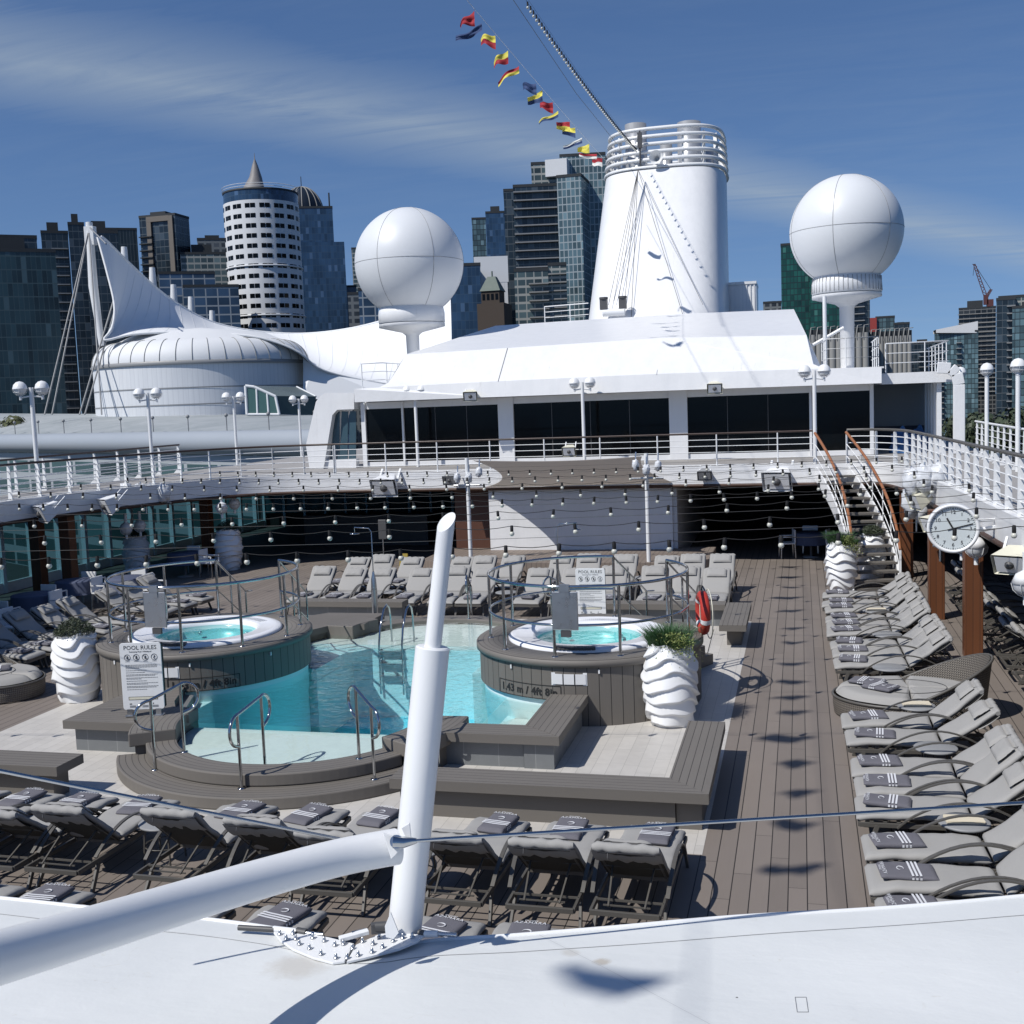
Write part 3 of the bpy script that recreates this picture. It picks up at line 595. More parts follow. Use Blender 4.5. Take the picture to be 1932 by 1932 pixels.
def make_lounger(seed, tilt, pillow=True, arms=True):
    t = thing('sun_lounger', 'x', 'sun lounger'); W_ = .64
    ty, tz = 1.18, .39; ca, sa = math.cos(tilt), math.sin(tilt); BL = .80
    top = (ty + BL * ca, tz + BL * sa)
    m = soft_strip([(0, .335), (.25, .375), (.7, .385), (ty, .372)], W_, .085, seed); m.build('seat_cushion', M['fabric'], t)
    m = soft_strip([(ty + .02, tz - .0), (ty + .3 * ca + .02, tz + .3 * sa), (top[0], top[1])], W_, .075, seed + 5, endr=.04); m.build('back_cushion', M['fabric'], t)
    n = Vector((0, -sa, ca))
    # fitted cap hanging behind the head end and the dark sling under the cushion
    def cap(u, v):
        x = (u - .5) * (W_ + .01); s = v * .30; y = top[0] - s * ca * 1.0; z = top[1] - s * sa
        q = Vector((x, y, z)) - n * (.048 + .014 * math.sin(v * PI) + .006 * math.sin(u * 31 + seed) * v); q.z -= .01 * v * abs(math.sin(u * 9 + seed)); return q
    m = MB(); m.grid(cap, 18, 6, True); m.grid(lambda u, v: cap(u, v) - n * .004, 18, 6, True, flip=True); al_ = Vector((0, ca, sa)); m.tube([Vector((-W_ / 2 + .01, top[0], top[1])) + al_ * .0 - n * .01 + Vector((W_ * .98 * k / 12, 0, .006 * math.sin(k * 1.7 + seed))) for k in range(13)], [.030] + [.047 + .006 * math.sin(k * 2.3 + seed) for k in range(11)] + [.030], 10); m.build('head_cap', M['fabric'], t)
    m = MB(); m.grid(lambda u, v: Vector(((u - .5) * (W_ - .02), ty + BL * .97 * ca * v, tz + BL * .97 * sa * v)) - n * (.050 + .012 * math.sin(PI * u)), 6, 6, True); m.build('back_sling', M['fabric_dk'], t)
    if pillow:
        c = Vector((0, ty + ca * (BL - .17), tz + sa * (BL - .17))) + n * .062
        def pf(u, v):
            x = (u - .5); y = (v - .5); f = max(0, (1 - (2 * x) ** 6) * (1 - (2 * y) ** 6)) ** .5
            return (x * .46, y * .24, f)
        m = MB(); al = Vector((0, ca, sa))
        m.grid(lambda u, v: c + Vector((pf(u, v)[0], 0, 0)) + al * pf(u, v)[1] + n * (.040 * pf(u, v)[2] + .008 * noise.noise(Vector((u * 6 + seed, v * 5, 2)))), 16, 10, True)
        m.grid(lambda u, v: c + Vector((pf(u, v)[0], 0, 0)) + al * pf(u, v)[1] - n * (.028 * pf(u, v)[2]), 8, 6, True, flip=True)
        o = m.build('pillow', M['fabric'], t)
        m = MB(); m.tube([c + al * .10 + Vector((.15, 0, 0)), top[1] * Vector((0, 0, 1)) + Vector((.17, top[0], .03)), Vector((.17, top[0] + .04, top[1] - .10))], .006, 5); m.build('strap', M['dgrey'], o)
    # frame
    m = MB(); z = .30; w = W_ / 2
    for sx in (-1, 1): m.beam((sx * w, .03, z - .02), (sx * w, 1.98, z), .028, .05)
    m.beam((-w, .03, z - .02), (w, .03, z - .02), .028, .05); m.beam((-w, 1.98, z), (w, 1.98, z), .03, .05); m.beam((-w, 1.14, z), (w, 1.14, z), .028, .045)
    for k in range(7): m.beam((-w, .16 + .14 * k, z + .015), (w, .16 + .14 * k, z + .015), .045, .008)
    m.build('frame', M['frame'], t, .004)
    m = MB()
    for sx in (-.27, .27): m.beam((sx, ty, tz - .055), (sx, top[0], top[1] - .05), .025, .03)
    m.beam((-.27, top[0], top[1] - .05), (.27, top[0], top[1] - .05), .03, .03); m.beam((-.29, ty + .35 * ca, tz + .35 * sa - .06), (.29, ty + .35 * ca, tz + .35 * sa - .06), .02, .02)
    m.build('back_frame', M['frame'], t)
    m = MB()
    for sx in (-.2, .2): m.beam((sx, ty + .36 * ca, tz + .36 * sa - .07), (sx + (.03 if sx < 0 else -.03), 1.90, z + .03), .016, .016)
    m.beam((-.22, 1.88, z + .032), (.22, 1.88, z + .032), .016, .012); m.beam((-w, 1.74, z + .02), (w, 1.74, z + .02), .014, .02)
    m.build('prop_bar', M['frame'], t)
    for sx in (-1, 1):
        m = MB(); m.beam((sx * w, .22, z - .02), (sx * (w + .02), .12, 0), .05, .03, (1, 0, 0)); m.build('leg', M['frame'], t, .004)
        m = MB(); m.beam((sx * w, 1.62, z - .02), (sx * (w + .02), 1.80, 0), .05, .03, (1, 0, 0)); m.build('leg', M['frame'], t, .004)
        if arms:
            pts = [];
            for k in range(15):
                f = k / 14; y = .42 + 1.30 * f; zz = .27 + .32 * math.sin(PI * min(1, f * .93 + .0)) ** .8; pts.append((sx * (w + .035 + .02 * math.sin(PI * f)), y, zz))
            m = MB()
            for k in range(14): m.beam(pts[k], pts[k + 1], .040, .016)
            m.build('armrest', M['frame'], t)
    return t
protos = [make_lounger(3.1, R_(37)), make_lounger(8.7, R_(40)), make_lounger(14.2, R_(34)), make_lounger(23.9, R_(36)), make_lounger(31.3, R_(42), pillow=True)]
used = [False] * 5
def lounger(x, y, rz, label, group, var=None, ground=0.0):
    k = random.randrange(5) if var is None else var
    o = protos[k] if not used[k] else copy_tree(protos[k]); used[k] = True
    o.location = (x + random.uniform(-.03, .03), y + random.uniform(-.02, .02), ground); o.rotation_euler = (0, 0, rz + random.uniform(-.03, .03)); o['label'] = label; o['group'] = group; o['category'] = 'sun lounger'; return o
# towels -------------------------------------------------------------
def make_towel(seed, rolled=False, w=.31, l=.50, th=.062, text=True):
    t = thing('folded_towel', 'x', 'towel')
    m = soft_strip([(-l / 2, th / 2), (l / 2, th / 2)], w, th, seed, 16, 16, .006, .04)
    m.build('towel_body', M['towel'], t)
    zt = th + .0035
    def tf(x, y): return zt - .035 * max(0, abs(y) / (l / 2) - .8) - .02 * max(0, abs(x) / (w / 2) - .9) + .003 * noise.noise(Vector((x * 9 + seed, y * 9, 1)))
    m = MB()
    for k in range(3):
        y0 = .015 + k * .036
        m.grid(lambda u, v: (-w / 2 * .985 + w * .985 * u, y0 + .02 * v, tf(-w / 2 + w * u, y0) + .001), 10, 1, True)
        for sx in (-1, 1): m.add([(sx * w * .497, y0, zt - .02), (sx * w * .497, y0 + .02, zt - .02), (sx * (w * .502), y0 + .02, .02), (sx * (w * .502), y0, .02)], [(0, 1, 2, 3)])
    m.build('stripe', M['towel_w'], t)
    if text:
        for s, yy, sz in (('AZAMARA', -l / 2 + .045, .052), ('CRUISES', -l / 2 + .012, .028)):
            o = text_obj(s, sz, M['towel_w'], t, (0, yy, zt + .001), (0, 0, PI if True else 0), 'lettering', ext=.0005, space=1.12)
        m = MB(); pts = [(.038 * math.cos(a), .030 * math.sin(a) - .065, zt + .001) for a in [R_(60 + 290 * k / 20) for k in range(21)]]; m.tube(pts, [.001 + .0045 * math.sin(PI * k / 20) for k in range(21)], 5); m.build('emblem', M['towel_w'], t)
    return t
tw = [make_towel(2.0), make_towel(6.5), make_towel(11.5, w=.29, l=.46, th=.075), make_towel(17.1, w=.33, l=.52, th=.055)]; tused = [False] * 4
def towel(x, y, z, rz, label, group, sc_=1.0, k=None):
    k = random.randrange(4) if k is None else k; o = tw[k] if not tused[k] else copy_tree(tw[k]); tused[k] = True
    o.location = (x + random.uniform(-.03, .03), y + random.uniform(-.03, .03), z); o.rotation_euler = (random.uniform(-.03, .03), random.uniform(-.03, .03), rz + random.uniform(-.16, .16)); o.scale = (sc_,) * 3; o['label'] = label; o['group'] = group; o['category'] = 'towel'; return o
ORD = ['first', 'second', 'third', 'fourth', 'fifth', 'sixth', 'seventh', 'eighth', 'ninth', 'tenth', 'eleventh', 'twelfth', 'thirteenth', 'fourteenth', 'fifteenth', 'sixteenth', 'seventeenth', 'eighteenth', 'nineteenth', 'twentieth', 'twenty-first', 'twenty-second', 'twenty-third', 'twenty-fourth']
# right-hand row beside the walkway, feet toward the walkway
ys = [26.25, 25.17, 24.51, 23.45, 22.79, 22.17, 21.06, 20.42, 19.64, 16.16, 15.34, 14.16, 13.42, 12.75, 11.62, 10.86, 10.10, 9.2]
for i, y in enumerate(ys):
    x = .40 + (26.25 - y) * .0105; g = 'sun loungers in a row along the right of the walkway'
    lounger(x, y, -PI / 2, 'cushioned lounger, %s from the stairs in the row right of the walkway' % ORD[i], g)
    towel(x + .36, y, .415, -PI / 2 + .02, 'grey striped towel on the %s walkway-side lounger from the stairs' % ORD[i], 'folded towels on the loungers right of the walkway')
# second right row, heads toward the first row, in the shade of the gallery
ys2 = [27.4, 26.6, 25.9, 24.9, 24.2, 23.4, 22.7, 21.7, 21.0, 20.2, 19.2, 18.5, 17.8, 16.9, 16.2, 15.4, 14.4, 13.7, 12.9, 12.1]
for i, y in enumerate(ys2):
    lounger(5.15 + (27 - y) * .02, y, PI / 2, 'lounger in the shade under the right gallery, %s from the stairs' % ORD[i], 'loungers in the shaded row under the right gallery')
    if i % 2 == 0: towel(4.85, y, .415, PI / 2, 'grey towel on the %s shaded lounger from the stairs, right gallery' % ORD[i], 'towels on the shaded right-hand loungers')
# front rows, backs toward the camera
xs = [-12.6, -11.7, -10.9, -9.98, -9.2, -8.45, -7.6, -6.32, -5.45, -4.6, -3.24, -2.4, -1.55]
for i, x in enumerate(xs):
    lounger(x, 11.78, PI, 'front-row lounger with its back to the camera, %s from the left' % ORD[i], 'loungers in the front row with their backs turned', var=0 if x > -4 else None)
    towel(x + random.uniform(-.03, .03), 11.38, .415, PI - (.0 if x > -4 else .10), 'grey striped towel on the %s front-row lounger from the left' % ORD[i], 'folded towels on the front-row loungers', 1.05)
xs = [-7.9, -7.1, -5.55, -4.62, -3.12, -2.33]
for i, x in enumerate(xs):
    lounger(x, 9.32, PI, 'lounger half hidden under the white canopy edge, %s from the left' % ORD[i], 'loungers at the canopy edge', var=0)
    if i != 2: towel(x, 8.92, .415, PI - .08, 'grey towel on the %s lounger under the canopy edge from the left' % ORD[i], 'folded towels on the loungers at the canopy edge', 1.08)
# back rows, facing the camera
xa = [-11.95, -11.15, -10.38, -9.28, -8.32, -7.62, -6.2, -5.4, -4.35, -3.35, -2.65, -2.0]
for i, x in enumerate(xa):
    lounger(x, 25.0, 0, 'lounger facing the pool in the nearer back row, %s from the left' % ORD[i], 'loungers in the nearer back row behind the pool')
    towel(x + .02, 25.40, .415, .0, 'grey towel on the %s lounger from the left, nearer back row' % ORD[i], 'folded towels in the nearer back row')
xb = [-11.93, -11.08, -10.3, -8.96, -8.22, -7.48, -6.18, -5.36, -4.47, -3.36, -2.65, -2.0]
for i, x in enumerate(xb):
    lounger(x, 27.15, 0, 'lounger in the farther back row by the stage, %s from the left' % ORD[i], 'loungers in the farther back row behind the pool')
    towel(x + .02, 27.55, .415, .0, 'grey towel on the %s lounger from the left, farther back row' % ORD[i], 'folded towels in the farther back row')
# left row in the shade of the left gallery
yl = [17.0, 18.9, 19.65, 20.5, 21.4, 22.3, 23.7, 24.5, 25.3]
for i, y in enumerate(yl):
    lounger(-14.75 + .03 * i, y, PI / 2, 'lounger in the shade of the left gallery, %s from the front' % ORD[i], 'loungers in the shade under the left gallery')
    towel(-15.1 + .03 * i, y, .415, PI / 2, 'grey striped towel on the %s left-gallery lounger from the front' % ORD[i], 'folded towels on the left-gallery loungers')
# side tables -----------------------------------------------------------
def make_table():
    t = thing('side_table', 'x', 'side table'); m = MB(); m.lathe([(.001, .46), (.255, .46), (.265, .455), (.265, .435), (.001, .435)], n=28); m.build('table_top', M['grey'], t)
    for k in range(4):
        a = PI / 4 + k * PI / 2; m = MB(); m.tube([(.2 * math.cos(a), .2 * math.sin(a), .44), (.23 * math.cos(a), .23 * math.sin(a), 0)], .011, 6); m.build('leg', M['frame'], t)
    m = MB(); m.tube([(.21 * math.cos(a), .21 * math.sin(a), .2) for a in [2 * PI * k / 20 for k in range(20)]], .007, 5, closed=True); m.build('ring_brace', M['frame'], t); return t
tb = make_table(); first = True
for i, (x, y, lab) in enumerate([(1.45, 23.97, 'round side table with a cream card in the walkway row, near the stairs'), (1.5, 21.62, 'round side table beside the sixth walkway lounger'), (1.35, 19.02, 'round side table just behind the wicker daybed'), (1.55, 16.72, 'round side table with a cream card in front of the wicker daybed'),
        (1.6, 14.75, 'round empty side table between the near walkway loungers'), (1.6, 12.2, 'round side table with a cream card, nearest the white canopy'),
        (-9.83, 25.9, 'round side table in the nearer back row, left gap'), (-6.9, 25.9, 'round side table in the nearer back row, middle gap'), (-3.9, 28.2, 'round side table in the farther back row, right gap'), (-7.0, 10.9, 'round side table among the front-row loungers behind the white arch tube'), (-9.62, 28.1, 'round side table in the farther back row, left gap'), (-3.9, 10.6, 'round side table in the front row behind the white mast')]):
    o = tb if first else copy_tree(tb); first = False; o.location = (x, y, 0); o['label'] = lab; o['category'] = 'side table'; o['group'] = 'round side tables between the loungers'
for x, y, lab in ((1.45, 23.97, 'cream menu card on the side table nearest the stairs'), (1.55, 16.72, 'cream menu card on the side table in front of the daybed'), (1.6, 12.2, 'cream menu card on the side table nearest the canopy')):
    m = MB(); m.box(-.19, -.10, 0, .19, .10, .022); m.box(-.185, -.095, .022, .195, .105, .030); tag(m.build('menu_card', M['paper'], None, .002, loc=(x, y, .462), rot=(0, 0, .1)), lab, 'menu card', 'menu cards on the side tables')
# wicker daybeds ---------------------------------------------------------
def wicker():
    t = NT('wicker'); p = t.n.new('ShaderNodeTexCoord').outputs['UV']; X = t.xyz(p)
    u = t.math('MULTIPLY', X[0], 1.0); v = X[1]
    w1 = t.math('SINE', t.math('MULTIPLY', u, 175.0)); w2 = t.math('SINE', t.math('MULTIPLY', v, 175.0)); k = t.math('MULTIPLY', w1, w2)
    hole = t.math('LESS_THAN', t.math('ADD', w1, w2), -1.15); c = t.mix(t.math('MULTIPLY_ADD', k, .5, .5), (.10, .088, .075), (.20, .18, .155)); c = t.mix(hole, c, (.008, .007, .006))
    t.bump(k, .5, .01); return t.fin(c, .55)
M['wicker'] = wicker()
def daybed(cx, cy, rz, label, sx=1.0):
    t = thing('wicker_daybed', label, 'daybed', (cx, cy, 0), rz, 'wicker daybeds'); A, B = 1.12, .82
    def hgt(a):   # shell height round the oval; back at +x
        c = math.cos(a); return .30 + .62 * max(0, (c + .15) / 1.15) ** 1.1
    n, mm = 72, 14
    m = MB(); uv = []
    for side in (0, 1):
        def fn(u, v, s=side):
            a = 2 * PI * u; z = .02 + (hgt(a) - .02) * v; fl = 1 + .10 * max(0, z - .3) - (.03 if s else 0) - .12 * max(0, .15 - z)
            return (A * fl * math.cos(a), B * fl * math.sin(a), z)
        m.grid(fn, n, mm, True, flip=bool(side)); uv.append(None)
    me_o = m.build('shell', M['wicker'], t); me = me_o.data; ul = me.uv_layers.new(name='UVMap')
    for lp in me.loops:
        co = me.vertices[lp.vertex_index].co; a = math.atan2(co.y / B, co.x / A)
        ul.data[lp.index].uv = (a * 1.0, co.z)
    m = MB(); m.tube([(A * (1 + .10 * max(0, hgt(a) - .3)) * math.cos(a), B * (1 + .10 * max(0, hgt(a) - .3)) * math.sin(a), hgt(a)) for a in [2 * PI * k / 64 for k in range(64)]], .022, 8, closed=True); m.build('rim', M['frame'], t)
    for k, (a0, a1) in enumerate(((PI * .5, PI * 1.0), (PI * 1.0, PI * 1.5), (-PI * .5, 0), (0, PI * .5))):
        m = MB(); e = .012
        def fn(u, v, a0=a0, a1=a1):
            a = a0 + e + (a1 - a0 - 2 * e) * u; r = .02 + .94 * v; ed = min(1, (1 - v) / .10, (u) / .04 + .0, (1 - u) / .04) if v > .02 else 0
            return (A * r * math.cos(a), B * r * math.sin(a), .33 + .10 * max(0, min(1, ed)) ** .4 + .006 * noise.noise(Vector((u * 4 + k, v * 4, 1))))
        m.grid(fn, 20, 16, True); m.build('seat_cushion', M['fabric'], t)
    m = MB(); m.tube([(.55 * math.cos(a), .42 * math.sin(a), .437) for a in [2 * PI * k / 40 for k in range(40)]], .005, 5, closed=True); m.build('piping', M['dgrey'], t)
    return t
daybed(1.55, 17.88, 0, 'oval wicker daybed with grey cushions between the walkway loungers')
daybed(-14.55, 17.3, PI * .97, 'oval wicker daybed in shade at the left edge of the pool deck')
towel(.98, 18.05, .44, R_(60), 'left of two folded towels lying on the wicker daybed, farther one', 'towels on the wicker daybeds')
towel(1.1, 17.7, .44, R_(52), 'nearer folded towel lying on the right wicker daybed', 'towels on the wicker daybeds')
towel(-14.4, 17.4, .44, R_(-50), 'folded towel lying on the left wicker daybed in shade', 'towels on the wicker daybeds')
# ================================================================== planters
def planter(x, y, label, seed, h=1.2, plant='grass', s=1.0):
    t = thing('planter', label, 'planter', (x, y, 0), 0, 'rippled white planters')
    def rad(z): u = z / h; return (.33 + .12 * math.sin(PI * min(1, u * 1.02)) ** .8 + .02 * u) * s
    def fn(u, v):
        a = 2 * PI * u; z = h * v; ph = 3 * a + 1.3 * math.sin(a * 2 + seed)
        q = z / h * 6.6 + .34 * math.sin(2 * a + seed) + .30 * math.sin(3 * a - 1.1 * seed + z * 4.5) + .14 * math.sin(5 * a + seed * 3 + z * 7); w = q % 1.0
        am = .45 + .55 * (.5 + .5 * math.sin(a * 3 + math.floor(q) * 2.4 + seed)); rip = .078 * am * min(1, w / .10) * (1 - w) ** 1.25 - .03
        if v > .97: z += .035 * math.sin(3 * a + seed) + .02 * math.sin(7 * a)
        r = rad(z) + rip * (1 if v < .985 else .6); return (r * math.cos(a), r * math.sin(a), max(0, z))
    m = MB(); m.grid(fn, 96, 90, True); m.lathe([(rad(h) - .03, h - .005), (rad(h) - .05, h - .12)], n=48); m.build('pot', M['ceramic'], t)
    m = MB(); m.lathe([(.001, h - .08), (rad(h) - .02, h - .09)], n=24); m.build('soil', M['soil'], t)
    rnd = random.Random(seed * 10); R0 = rad(h) - .02
    if plant == 'grass':
        m = MB()
        for k in range(1500):
            a = rnd.uniform(0, 2 * PI); r = R0 * math.sqrt(rnd.random()) * .9; b = Vector((r * math.cos(a), r * math.sin(a), h - .08)); lean = Vector((math.cos(a + rnd.uniform(-.6, .6)), math.sin(a + rnd.uniform(-.6, .6)), 0)) * (r * .75 + rnd.uniform(0, .14)); hh = rnd.uniform(.26, .42) - .25 * r
            if b.x > .02 and b.y < .05: hh *= .55
            p1 = b + lean * .4 + Vector((0, 0, hh * .7)); p2 = b + lean + Vector((0, 0, hh)); sd = Vector((-math.sin(a + k), math.cos(a + k), 0)) * .004
            m.add([b - sd, b + sd, p1 + sd, p1 - sd, p2], [(0, 1, 2, 3), (3, 2, 4)])
        m.build('grass_tuft', M['leaf'], t)
        m = MB()
        for k in range(900):
            c = Vector((rnd.gauss(.16, .13), rnd.gauss(-.22, .10), h + rnd.uniform(-.02, .20))); c.z -= max(0, (Vector((c.x, c.y, 0)).length - R0)) * .9
            d = Vector((rnd.gauss(0, 1), rnd.gauss(0, 1), rnd.gauss(.3, 1))).normalized(); e = d.orthogonal().normalized(); f = d.cross(e); s_ = rnd.uniform(.010, .02)
            m.add([c - e * s_, c + f * s_ * .6, c + e * s_, c - f * s_ * .6], [(0, 1, 2, 3)])
        m.build('trailing_leaves', M['leaf2'], t)
    else:
        m = MB()
        for k in range(2600):
            a = rnd.uniform(0, 2 * PI); r = (R0 + .05) * math.sqrt(rnd.random()); zt = .30 * (1 - (r / (R0 + .12)) ** 2) * rnd.uniform(.3, 1.1)
            c = Vector((r * math.cos(a), r * math.sin(a), h - .04 + zt)); d = Vector((rnd.gauss(0, 1), rnd.gauss(0, 1), rnd.gauss(.8, 1))).normalized(); e = d.orthogonal().normalized(); f = d.cross(e); s_ = rnd.uniform(.014, .03)
            m.add([c - e * s_, c + f * s_ * .35, c + e * s_, c - f * s_ * .35], [(0, 1, 2, 3)])
        m.build('foliage', M['leaf_dk'], t)
    return t
planter(-1.98, 16.95, 'tall rippled white planter of green grass beside the right hot tub', 1.3, 1.25, 'grass', .92)
planter(-12.55, 17.2, 'rippled white planter with dark bushy leaves left of the left hot tub', 4.1, 1.2, 'bush', .92)
planter(.93, 29.0, 'rippled white planter of grass at the foot of the curved staircase', 2.2, 1.2, 'grass', .85)
planter(-17.75, 32.4, 'rippled white planter standing in shade under the left gallery', 5.6, 1.3, 'bush', .95)
planter(-20.3, 31.2, 'rippled white planter in deep shade beside the left gallery column', 6.6, 1.25, 'bush', .9)
planter(1.75, 30.6, 'rippled white planter standing in shade behind the stair treads', 3.2, 1.2, 'bush', .8)
# ================================================================== handrails, ladder, showers
def loop_rail(foot_a, foot_b, label, top=.95, hook='both'):
    a = Vector(foot_a); b = Vector(foot_b); t = thing('pool_handrail', label, 'handrail', a, 0, 'bent steel handrails at the pool steps')
    d = Vector((b.x - a.x, b.y - a.y, 0)); L = d.length; d.normalize(); za = 0; zb = b.z - a.z
    def pt(s, z): return d * s + Vector((0, 0, z))
    ta = top + .02; tb_ = top + zb * .9 + .04
    m = MB(); path = []
    R1 = .20
    # loop at a end, straight over the top, loop at b end
    c1 = pt(-.02, ta - R1); c2 = pt(L + .04, tb_ - R1)
    for k in range(13): an = R_(250 - 160 * k / 12); path.append(c1 + d * (R1 * math.cos(an)) + Vector((0, 0, R1 * 1.0 * math.sin(an))))
    for k in range(13): an = R_(90 - 160 * k / 12); path.append(c2 + d * (R1 * math.cos(an)) + Vector((0, 0, R1 * math.sin(an))))
    path = [pt(.0, ta - 2 * R1 - .02)] + path + [pt(L, tb_ - 2 * R1 - .02)]
    m.tube(path, .021, 10); m.build('grab_loop', M['chrome'], t)
    for s, z0, z1 in ((0, 0, ta - .01), (L, zb, tb_ - .01)):
        m = MB(); m.tube([pt(s, z0), pt(s, z1)], .021, 10); m.lathe([(.05, 0), (.05, .01), (.02, .014)], tuple(pt(s, z0)), 12); m.build('post', M['chrome'], t)
    return t
loop_rail((-8.62, 13.33, .17), (-8.33, 13.62, .34), 'bent steel handrail at the far left of the near pool steps')
loop_rail((-7.04, 12.80, .17), (-7.04, 13.47, .23), 'bent steel handrail left of centre on the near pool steps')
loop_rail((-5.44, 13.38, .17), (-5.76, 13.67, .34), 'bent steel handrail right of centre on the near pool steps')
loop_rail((-4.9, 14.42, .004), (-5.05, 15.05, .22), 'bent steel handrail behind the tall white mast')
loop_rail((-7.15, 23.75, .004), (-7.05, 23.2, .34), 'bent steel handrail at the far pool steps, left')
loop_rail((-4.85, 23.5, .004), (-5.15, 23.0, .34), 'bent steel handrail at the far pool steps, right of the shower')
def ladder(x, y):
    t = thing('pool_ladder', 'steel pool ladder at the far edge of the deep water', 'ladder', (x, y, .22))
    for sx in (-.24, .24):
        m = MB(); m.tube([(sx, .62, 0), (sx, .60, .55), (sx, .55, .72), (sx, .42, .80), (sx, .25, .74), (sx, .0, .42), (sx, -.10, .10), (sx, -.12, -.9)], .02, 10); m.build('side_rail', M['chrome'], t)
    for z in (-.05, -.3, -.55):
        m = MB(); m.box(-.24, -.17, z, .24, -.09, z + .03); m.build('rung', M['steel'], t)
ladder(-7.9, 20.72)
def shower(x, y, label, h=2.3, dirx=-.4):
    t = thing('shower', label, 'shower', (x, y, 0), 0, 'slim outdoor showers')
    m = MB(); m.lathe([(.07, 0), (.07, .9), (.055, 1.15), (.02, 1.32)], n=16); m.build('column', M['steel'], t)
    m = MB(); m.tube([(0, 0, 1.3), (0, 0, h - .08), (dirx * .15, 0, h), (dirx, 0, h + .02), (dirx, 0, h - .1)], .012, 8); m.build('pipe', M['chrome'], t)
    m = MB(); m.lathe([(.001, -.0), (.11, -.0), (.11, .015), (.02, .03)], (dirx, 0, h - .13), 20); m.build('shower_head', M['chrome'], t)
shower(-9.35, 23.55, 'slim steel shower with a bent pipe left of the white mast')
shower(-5.2, 24.0, 'slim steel shower behind the far pool rules sign', 2.3, .45)
# lifebuoy
t = thing('lifebuoy', 'red lifebuoy with white bands hanging on the right hot tub railing', 'lifebuoy', (-1.62, 18.75, 1.38))
m = MB(); pts = [(0, .27 * math.cos(a), .27 * math.sin(a)) for a in [2 * PI * k / 40 for k in range(40)]]; m.tube(pts, .075, 12, closed=True); m.build('ring', M['red'], t)
for a in (.7, 3.45, 5.4):
    m = MB(); m.tube([(0, .27 * math.cos(a + q), .27 * math.sin(a + q)) for q in (-.12, 0, .12)], .078, 12, cap=False); m.build('white_band', M['white2'], t)
m = MB(); m.tube([(.09, .38 * math.cos(a), .38 * math.sin(a) - .02) for a in [2 * PI * k / 24 for k in range(24)]] , .008, 5, closed=True); m.tube([(.05, 0, .25), (-.03, .1, .1), (-.05, -.1, -.3), (-.05, .1, -.62), (.1, .25, -.7), (.2, .2, -.3)], .007, 5); m.build('rope', M['cream'], t)
t.rotation_euler = (0, 0, R_(14)); t.scale = (1.08,) * 3
# pool rules signs ----------------------------------------------------
def rules_sign(x, y, z, rz, label, s=1.0):
    t = thing('rules_sign', label, 'sign', (x, y, z), rz, 'pool rules signs'); w, h = .31 * s, 1.02 * s; z0 = .10
    m = MB(); m.prism([(p[0], p[1]) for p in rpoly([(-w, -h / 2), (w, -h / 2), (w, h / 2), (-w, h / 2)], .05)], -.012, .012)
    o = m.build('board', M['white'], t, .003, loc=(0, 0, z0 + h / 2), rot=(PI / 2, 0, 0))
    m = MB(); m.box(-w + .02, .012, z0 + .02, w - .0, .10, z0 + h - .02); m.build('back_box', M['black'], t, .01)
    for sx in (-.7, .7):
        m = MB(); m.box(sx * w - .04, -.02, 0, sx * w + .04, .06, z0 + .01); m.box(sx * w - .07, -.04, 0, sx * w + .07, .09, .012); m.build('foot', M['steel'], t)
    f = -.0135; zt = z0 + h
    text_obj('POOL RULES', .088 * s, M['black'], t, (0, f, zt - .075), (PI / 2, 0, 0), 'heading')
    text_obj('Swimming Pool / Whirlpool', .030 * s, M['dgrey'], t, (0, f, zt - .135), (PI / 2, 0, 0), 'heading')
    for k in range(4):
        cx = (-.20 + .135 * k) * s; m = MB(); m.tube([(cx + .045 * math.cos(a), f, zt - .22 + .045 * math.sin(a)) for a in [2 * PI * q / 24 for q in range(24)]], .0035, 5, closed=True)
        if k < 3: m.tube([(cx - .03, f, zt - .19), (cx + .03, f, zt - .25)], .0035, 5)
        m.sphere((cx + .005, f, zt - .205), .010, 8, 5); m.tube([(cx, f, zt - .212), (cx - .008, f, zt - .235), (cx + .012, f, zt - .245)], .006, 5)
        m.build('pictogram', M['black'], t)
        m = MB(); m.box(cx - .035, f - .0005, zt - .285, cx + .035, f + .001, zt - .278); m.build('caption', M['grey'], t)
    rnd = random.Random(5); zz_ = zt - .335; m = MB()
    for par in (4, 1, 1, 2, 2, 1, 2, 2, 1):
        for q in range(par):
            x0 = -.235 * s; x1 = (.24 if q < par - 1 else rnd.uniform(-.05, .22)) * s; xx = x0
            while xx < x1:
                l = rnd.uniform(.012, .04); m.box(xx, f - .0005, zz_ - .0045, min(x1, xx + l), f + .001, zz_ + .0045); xx += l + .006
            zz_ -= .0175
        zz_ -= .014
    m.build('rules_text', M['grey'], t)
    m = MB(); m.box(-.22 * s, f - .0005, z0 + .15, .22 * s, f + .001, z0 + .20); m.build('notice_bar', M['dgrey'], t)
    m = MB(); m.box(-.212 * s, f - .0016, z0 + .157, .212 * s, f, z0 + .193); m.build('notice_bar', M['cream'], t)
    m = MB()
    for cx in (-.21, -.19, -.02, .0, .14): m.box(cx, f - .0005, z0 + .08, cx + .013, f + .001, z0 + .10)
    for cx in (-.21, -.02, .13):
        for q in range(3): m.box(cx, f - .0005, z0 + .06 - q * .012, cx + .09, f + .001, z0 + .065 - q * .012)
    m.build('language_flags', M['dgrey'], t)
    return t
rules_sign(-9.63, 14.72, .5, R_(14), 'white pool rules sign standing on the near timber platform', 1.0)
rules_sign(-4.32, 23.1, .34, R_(4), 'white pool rules sign seen through the right hot tub railing', 1.0)
